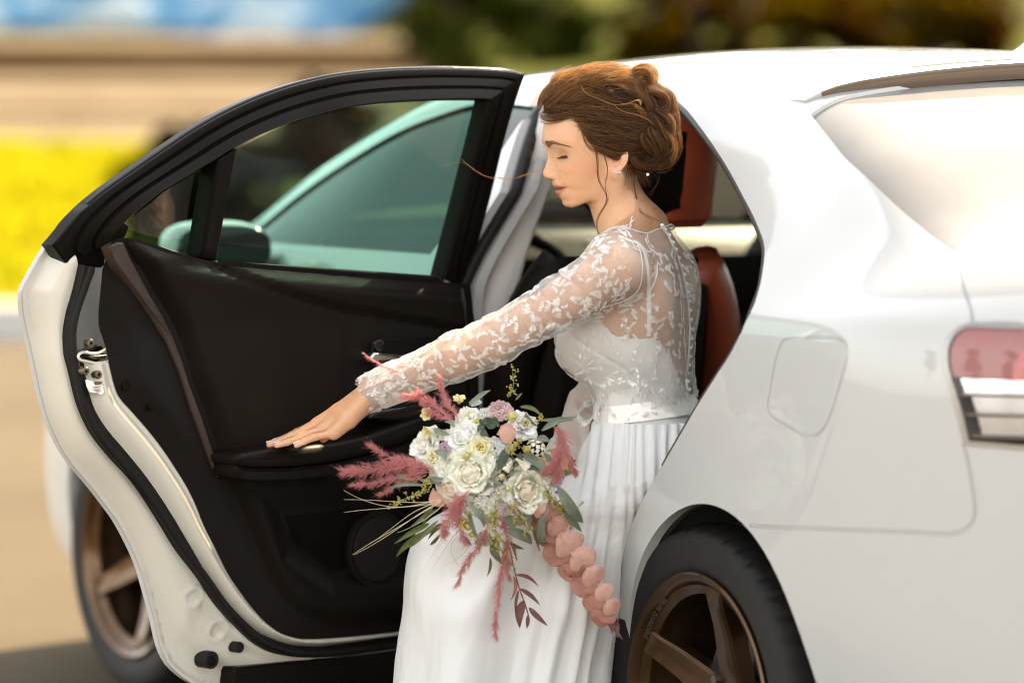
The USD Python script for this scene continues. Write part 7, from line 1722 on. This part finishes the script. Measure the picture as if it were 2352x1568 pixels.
for a in [(905,450,862,580,30),(920,470,880,560,22),(775,300,850,290,44),(800,330,870,300,40),(770,345,810,380,36),(815,280,840,340,36),(840,270,870,330,32),(780,320,745,360,30),(990,470,950,560,26),(1000,560,1100,575,26),(860,520,930,600,24)]: leaf(*a, m='leaf_dark', lift=.010)
# maroon branch hanging over the lap
SK = lambda x, y, k=0.0: at(*bxy(x, y), 6.792 - k)
br = thing('maroon_branch', parent=bq)
obj('stem', tube(spline([SK(925,1000), SK(948,1100), SK(985,1240), SK(1018,1330), SK(1035,1395)], 30), .0011, 6), 'leaf_maroon', br, smooth=True)
for x0, y0, x1, y1, w in ((960,1155,1092,1222,22),(985,1232,1100,1328,26),(978,1240,962,1388,18),(1008,1298,985,1455,52),(1035,1338,1142,1442,32),(1030,1382,1024,1458,24)): obj('leaf', leaf3(SK(x0, y0), SK(x1, y1, .008), w * .5 * BPX, None, EC), 'leaf_maroon', br, smooth=True)
obj('leaf', leaf3(SK(950, 1160), SK(932, 1302, .01), 14 * BPX, None, EC + .8 * RIGHT), 'leaf_copper_deep', br, smooth=True)
# salmon garland of round leaves
gar = thing('copper_leaf_garland', parent=bq)
def disc_leaf(x, y, r, ang, m, k, tilt=.45):
    ang = ang + rb_.normal(0, .14); r = r * .86 * rb_.uniform(.93, 1.08); x = x + rb_.normal(0, 3); y = y + rb_.normal(0, 3); wob = rb_.normal(0, .05, 3)
    c = SK(x, y, k); n = EC + (RIGHT * math.cos(ang) - EU * math.sin(ang)) * tilt + EU * .25 + rb_.normal(0, .10, 3); n /= np.linalg.norm(n); ax = -RIGHT * math.cos(ang + 3.14159) + EU * math.sin(ang + 3.14159); ax = -(ax - n * (ax @ n)); ax /= np.linalg.norm(ax); sd = np.cross(n, ax)
    t = np.linspace(0, 1, 12); s = np.linspace(-1, 1, 11); P = np.zeros((12, 11, 3)); R_ = r * BPX
    for i in range(12):
        w = max(0, 1 - abs(2 * t[i] - 1) ** (2.6 if t[i] < .5 else 1.7)) ** .55 * (1 + wob[0] * math.sin(6 * t[i])); P[i] = c + ax * (2 * t[i] - 1) * R_ * .92 + np.outer(R_ * (.16 * np.exp(-((s - .1) / .28) ** 2) - .10 * np.exp(-((np.abs(s) - .6) / .2) ** 2) + .05 * np.sin(5 * s + wob[0] * 60)) * max(0, t[i] - .45) * 1.8, ax) + np.outer(s * w * R_ * 1.1, sd) + np.outer((-.16 + wob[1]) * R_ * s ** 2 * w + wob[2] * R_ * np.sin(3 * s + 4 * t[i]) + .10 * R_ * math.sin(t[i] * 3.14) - (.14 * R_ * max(0, t[i] - .7) * 3), n)
    return obj('round_leaf', grid_mesh(P), m, gar, smooth=True)
gl = [(1150,800,70),(1190,885,80),(1245,980,90),(1322,1070,88),(1382,1165,76),(1438,1252,64),(1488,1335,62)]
for i, (x, y, r) in enumerate(gl):
    disc_leaf(x - 52, y + 62, r * .95, 2.0, 'leaf_copper_deep', .002 + .002 * i, .3); disc_leaf(x - 20, y + 40, r, 2.2, 'leaf_copper_deep', .006 + .002 * i, .2)
    disc_leaf(x + 14, y, r, .85, 'leaf_copper', .012 + .002 * i, .35)
for x0, y0, x1, y1, w in ((1490,1370,1500,1488,28),(1505,1380,1530,1512,34),(1520,1385,1565,1522,28),(1480,1390,1498,1470,18)): obj('tip_leaf', leaf3(SK(x0, y0, .01), SK(x1, y1, .012), w * .5 * BPX, None, EC), 'leaf_maroon', gar, smooth=True)
# seeded sprigs: berries on fine branches
def sprig(x0, y0, x1, y1, n=26, sp=26, lift=.016, bend=14):
    A, B = np.array([x0, y0], float), np.array([x1, y1], float); nn = np.array([-(B - A)[1], (B - A)[0]]) / np.linalg.norm(B - A); ms = []
    mid = [A + (B - A) * t + nn * bend * math.sin(t * math.pi) for t in np.linspace(0, 1, 9)]; ms.append(tube([bp3(*q, lift) for q in mid], .0008, 5))
    th_ = []
    for i in range(n):
        t = .15 + .85 * rb_.random(); q = A + (B - A) * t + nn * bend * math.sin(t * math.pi); e = q + rb_.normal(0, sp * .55, 2) + (B - A) / np.linalg.norm(B - A) * sp * .3; lf = lift + rb_.normal(.003, .004)
        ms.append(tube([bp3(*q, lift), bp3(*((q + e) / 2 + rb_.normal(0, 2, 2)), lf), bp3(*e, lf)], .00045, 4))
        for k in range(3): s_ = trimesh.creation.icosphere(1, .0011 + .0005 * rb_.random()); s_.apply_translation(bp3(*(e + rb_.normal(0, 6, 2)), lf + rb_.normal(0, .001))); th_.append(s_)
    t_ = thing('seeded_sprig', parent=bq); obj('branch', cat(ms), 'stem', t_, smooth=True); obj('berries', cat(th_), 'seed', t_, smooth=True)
for a in ((480,690,265,775,34,24),(925,160,945,32,16,22),(905,480,975,395,34,24),(850,740,870,1000,40,30),(930,740,1040,905,36,30),(1120,655,1245,800,34,28),(1070,300,1100,270,10,16),(840,900,930,1090,26,28),(1220,700,1270,900,22,22),(500,620,440,700,16,20),(730,820,650,880,14,18)): sprig(*a)
# veronica tips and dark catkins
def spike(x0, y0, x1, y1, w, m0, rows=9, name='veronica_spike', lift=.014):
    A, B = bp3(x0, y0, lift), bp3(x1, y1, lift); ax = B - A; L = np.linalg.norm(ax); ax /= L; f_ = frame(ax); ms = [tube([A, A + ax * L], .0012, 6)]
    for i in range(rows):
        t = i / rows; r = w * .5 * BPX * (1 - .75 * t)
        for j in range(7): a = j * .9 + i * .5; s_ = trimesh.creation.icosphere(1, r * .42); s_.apply_translation(A + ax * L * t + (f_[0] * math.cos(a) + f_[1] * math.sin(a)) * r); ms.append(s_)
    obj(name, cat(ms), m0, bq, smooth=True)
plain('veronica', (.62, .58, .44), .6)
spike(905, 570, 940, 520, 34, 'veronica'); spike(1025, 560, 965, 505, 36, 'veronica'); spike(1065, 900, 1095, 1022, 22, 'catkin', 14, 'catkin'); spike(950, 1000, 968, 1072, 16, 'catkin', 10, 'catkin')
# pink pampas plumes
def plume(pts, r0, n, seed, ln=40, lift=.01, wide=1.0, fine=18, name='pampas_plume', back=0.0):
    rg = np.random.default_rng(seed); P = np.array([bp3(x, y, lift) - EC * back for x, y in pts]); P = spline(P, 40); T = np.gradient(P, axis=0); T /= np.linalg.norm(T, axis=1, keepdims=True); ls, ws = [P], [(.0016, .0004)]
    for i in range(n):
        t = rg.random() ** .8; k = min(int(t * 39), 38); w = r0 * BPX * (math.sin(min(1, .25 + t * 1.05) * math.pi * .62) * (1 - t) ** .35 + .12) * wide
        d = rg.normal(0, 1, 3); d -= T[k] * (d @ T[k]); d /= np.linalg.norm(d); a = .22 + .30 * rg.random(); L_ = ln * BPX * (.5 + .8 * rg.random()) * (1.1 - .5 * t)
        q = np.linspace(0, 1, 7)[:, None]; br_ = P[k] + T[k] * L_ * q + d * w * (q ** .8) * (.4 + .8 * rg.random()) - EU * L_ * .12 * q ** 2
        ls.append(br_); ws.append((.0005, .0002))
        for j in range(fine):
            b = rg.integers(1, 6); o = br_[b]; d2 = T[k] * .8 + d * .35 + rg.normal(0, .42, 3); l2 = ln * BPX * .36 * (.5 + rg.random()); q2 = np.linspace(0, 1, 3)[:, None]; ls.append(o + d2 * l2 * q2 + rg.normal(0, .0006, 3) * q2); ws.append((.00034, .00012))
    curves(name, ls, ws, 'plume', bq)
plume([(500,560),(380,545),(240,550),(100,572),(5,572)], 62, 190, 1, 70); plume([(450,545),(340,510),(220,480),(150,430)], 26, 60, 2, 55); plume([(470,580),(330,610),(180,640),(60,655)], 34, 90, 3, 60); plume([(460,600),(340,640),(250,680),(200,705)], 30, 60, 4, 45)
plume([(630,300),(540,240),(430,170),(345,160)], 38, 100, 5, 60); plume([(640,290),(600,220),(550,140),(530,60)], 28, 80, 6, 55); plume([(600,290),(520,260),(440,200),(420,120)], 24, 60, 7, 50); plume([(330,25),(240,-5),(180,-40),(112,-92)], 10, 20, 77, 40, back=-.02)
plume([(1175,325),(1215,370),(1225,440),(1210,520),(1185,620)], 64, 210, 8, 46, .022); plume([(1215,400),(1255,480),(1280,560),(1300,590)], 30, 70, 9, 40, .02); plume([(1200,450),(1170,530),(1120,590)], 30, 70, 10, 40, .02)
plume([(700,680),(650,740),(600,820),(560,930)], 60, 170, 11, 50, .016); plume([(680,720),(650,800),(650,880),(690,980)], 40, 90, 12, 46, .014); plume([(810,860),(770,960),(690,1090),(630,1225)], 30, 110, 13, 52, .012); plume([(920,960),(890,1100),(865,1270),(848,1500)], 24, 130, 14, 56, .012); plume([(870,820),(900,900),(915,1000),(925,1180)], 36, 100, 15, 46, .004); plume([(1180,720),(1290,790),(1345,750)], 14, 24, 16, 30)
# dry grass blades
gs, gw = [], []
for pts in ([(540,735),(380,770),(200,765),(90,730),(0,682)],[(540,740),(360,750),(180,740),(0,735)],[(540,745),(350,775),(150,790),(0,806)],[(540,750),(420,820),(250,920),(130,990),(48,1045)],[(545,745),(400,830),(230,945),(60,1042)],[(540,745),(420,790),(300,870),(180,960)],[(560,760),(430,860),(300,920)],[(560,920),(520,1000),(460,1100),(400,1190)],[(620,930),(560,1020),(480,1140)],[(640,940),(600,1000),(640,1100)],[(560,930),(540,990),(500,1050)],[(690,960),(640,1060),(560,1110)],[(560,560),(640,440),(720,400)],[(690,640),(760,640),(830,600)]):
    gs.append(spline([bp3(x, y, .014) for x, y in pts], 40)); gw.append((.0013, .0005))
curves('dry_grass', gs, gw, 'grass_dry', bq)
# stems gathered in the hand
for i in range(26):
    a = i * 2.4; e = bp3(760 + 260 * math.cos(a) * math.sqrt(i / 26), 620 + 240 * math.sin(a) * math.sqrt(i / 26), -.05); o = EU * .012 * math.sin(a) + RIGHT * .008 * math.cos(a * 1.7)
    obj('flower_stem', tube(spline([e, (e + GR) / 2 + DEEP * .02, GR + o, GR + o * 2.2 + RIGHT * .055 - EU * .012 + DEEP * .012], 14), .0019, 6), 'stem', bq, smooth=True)
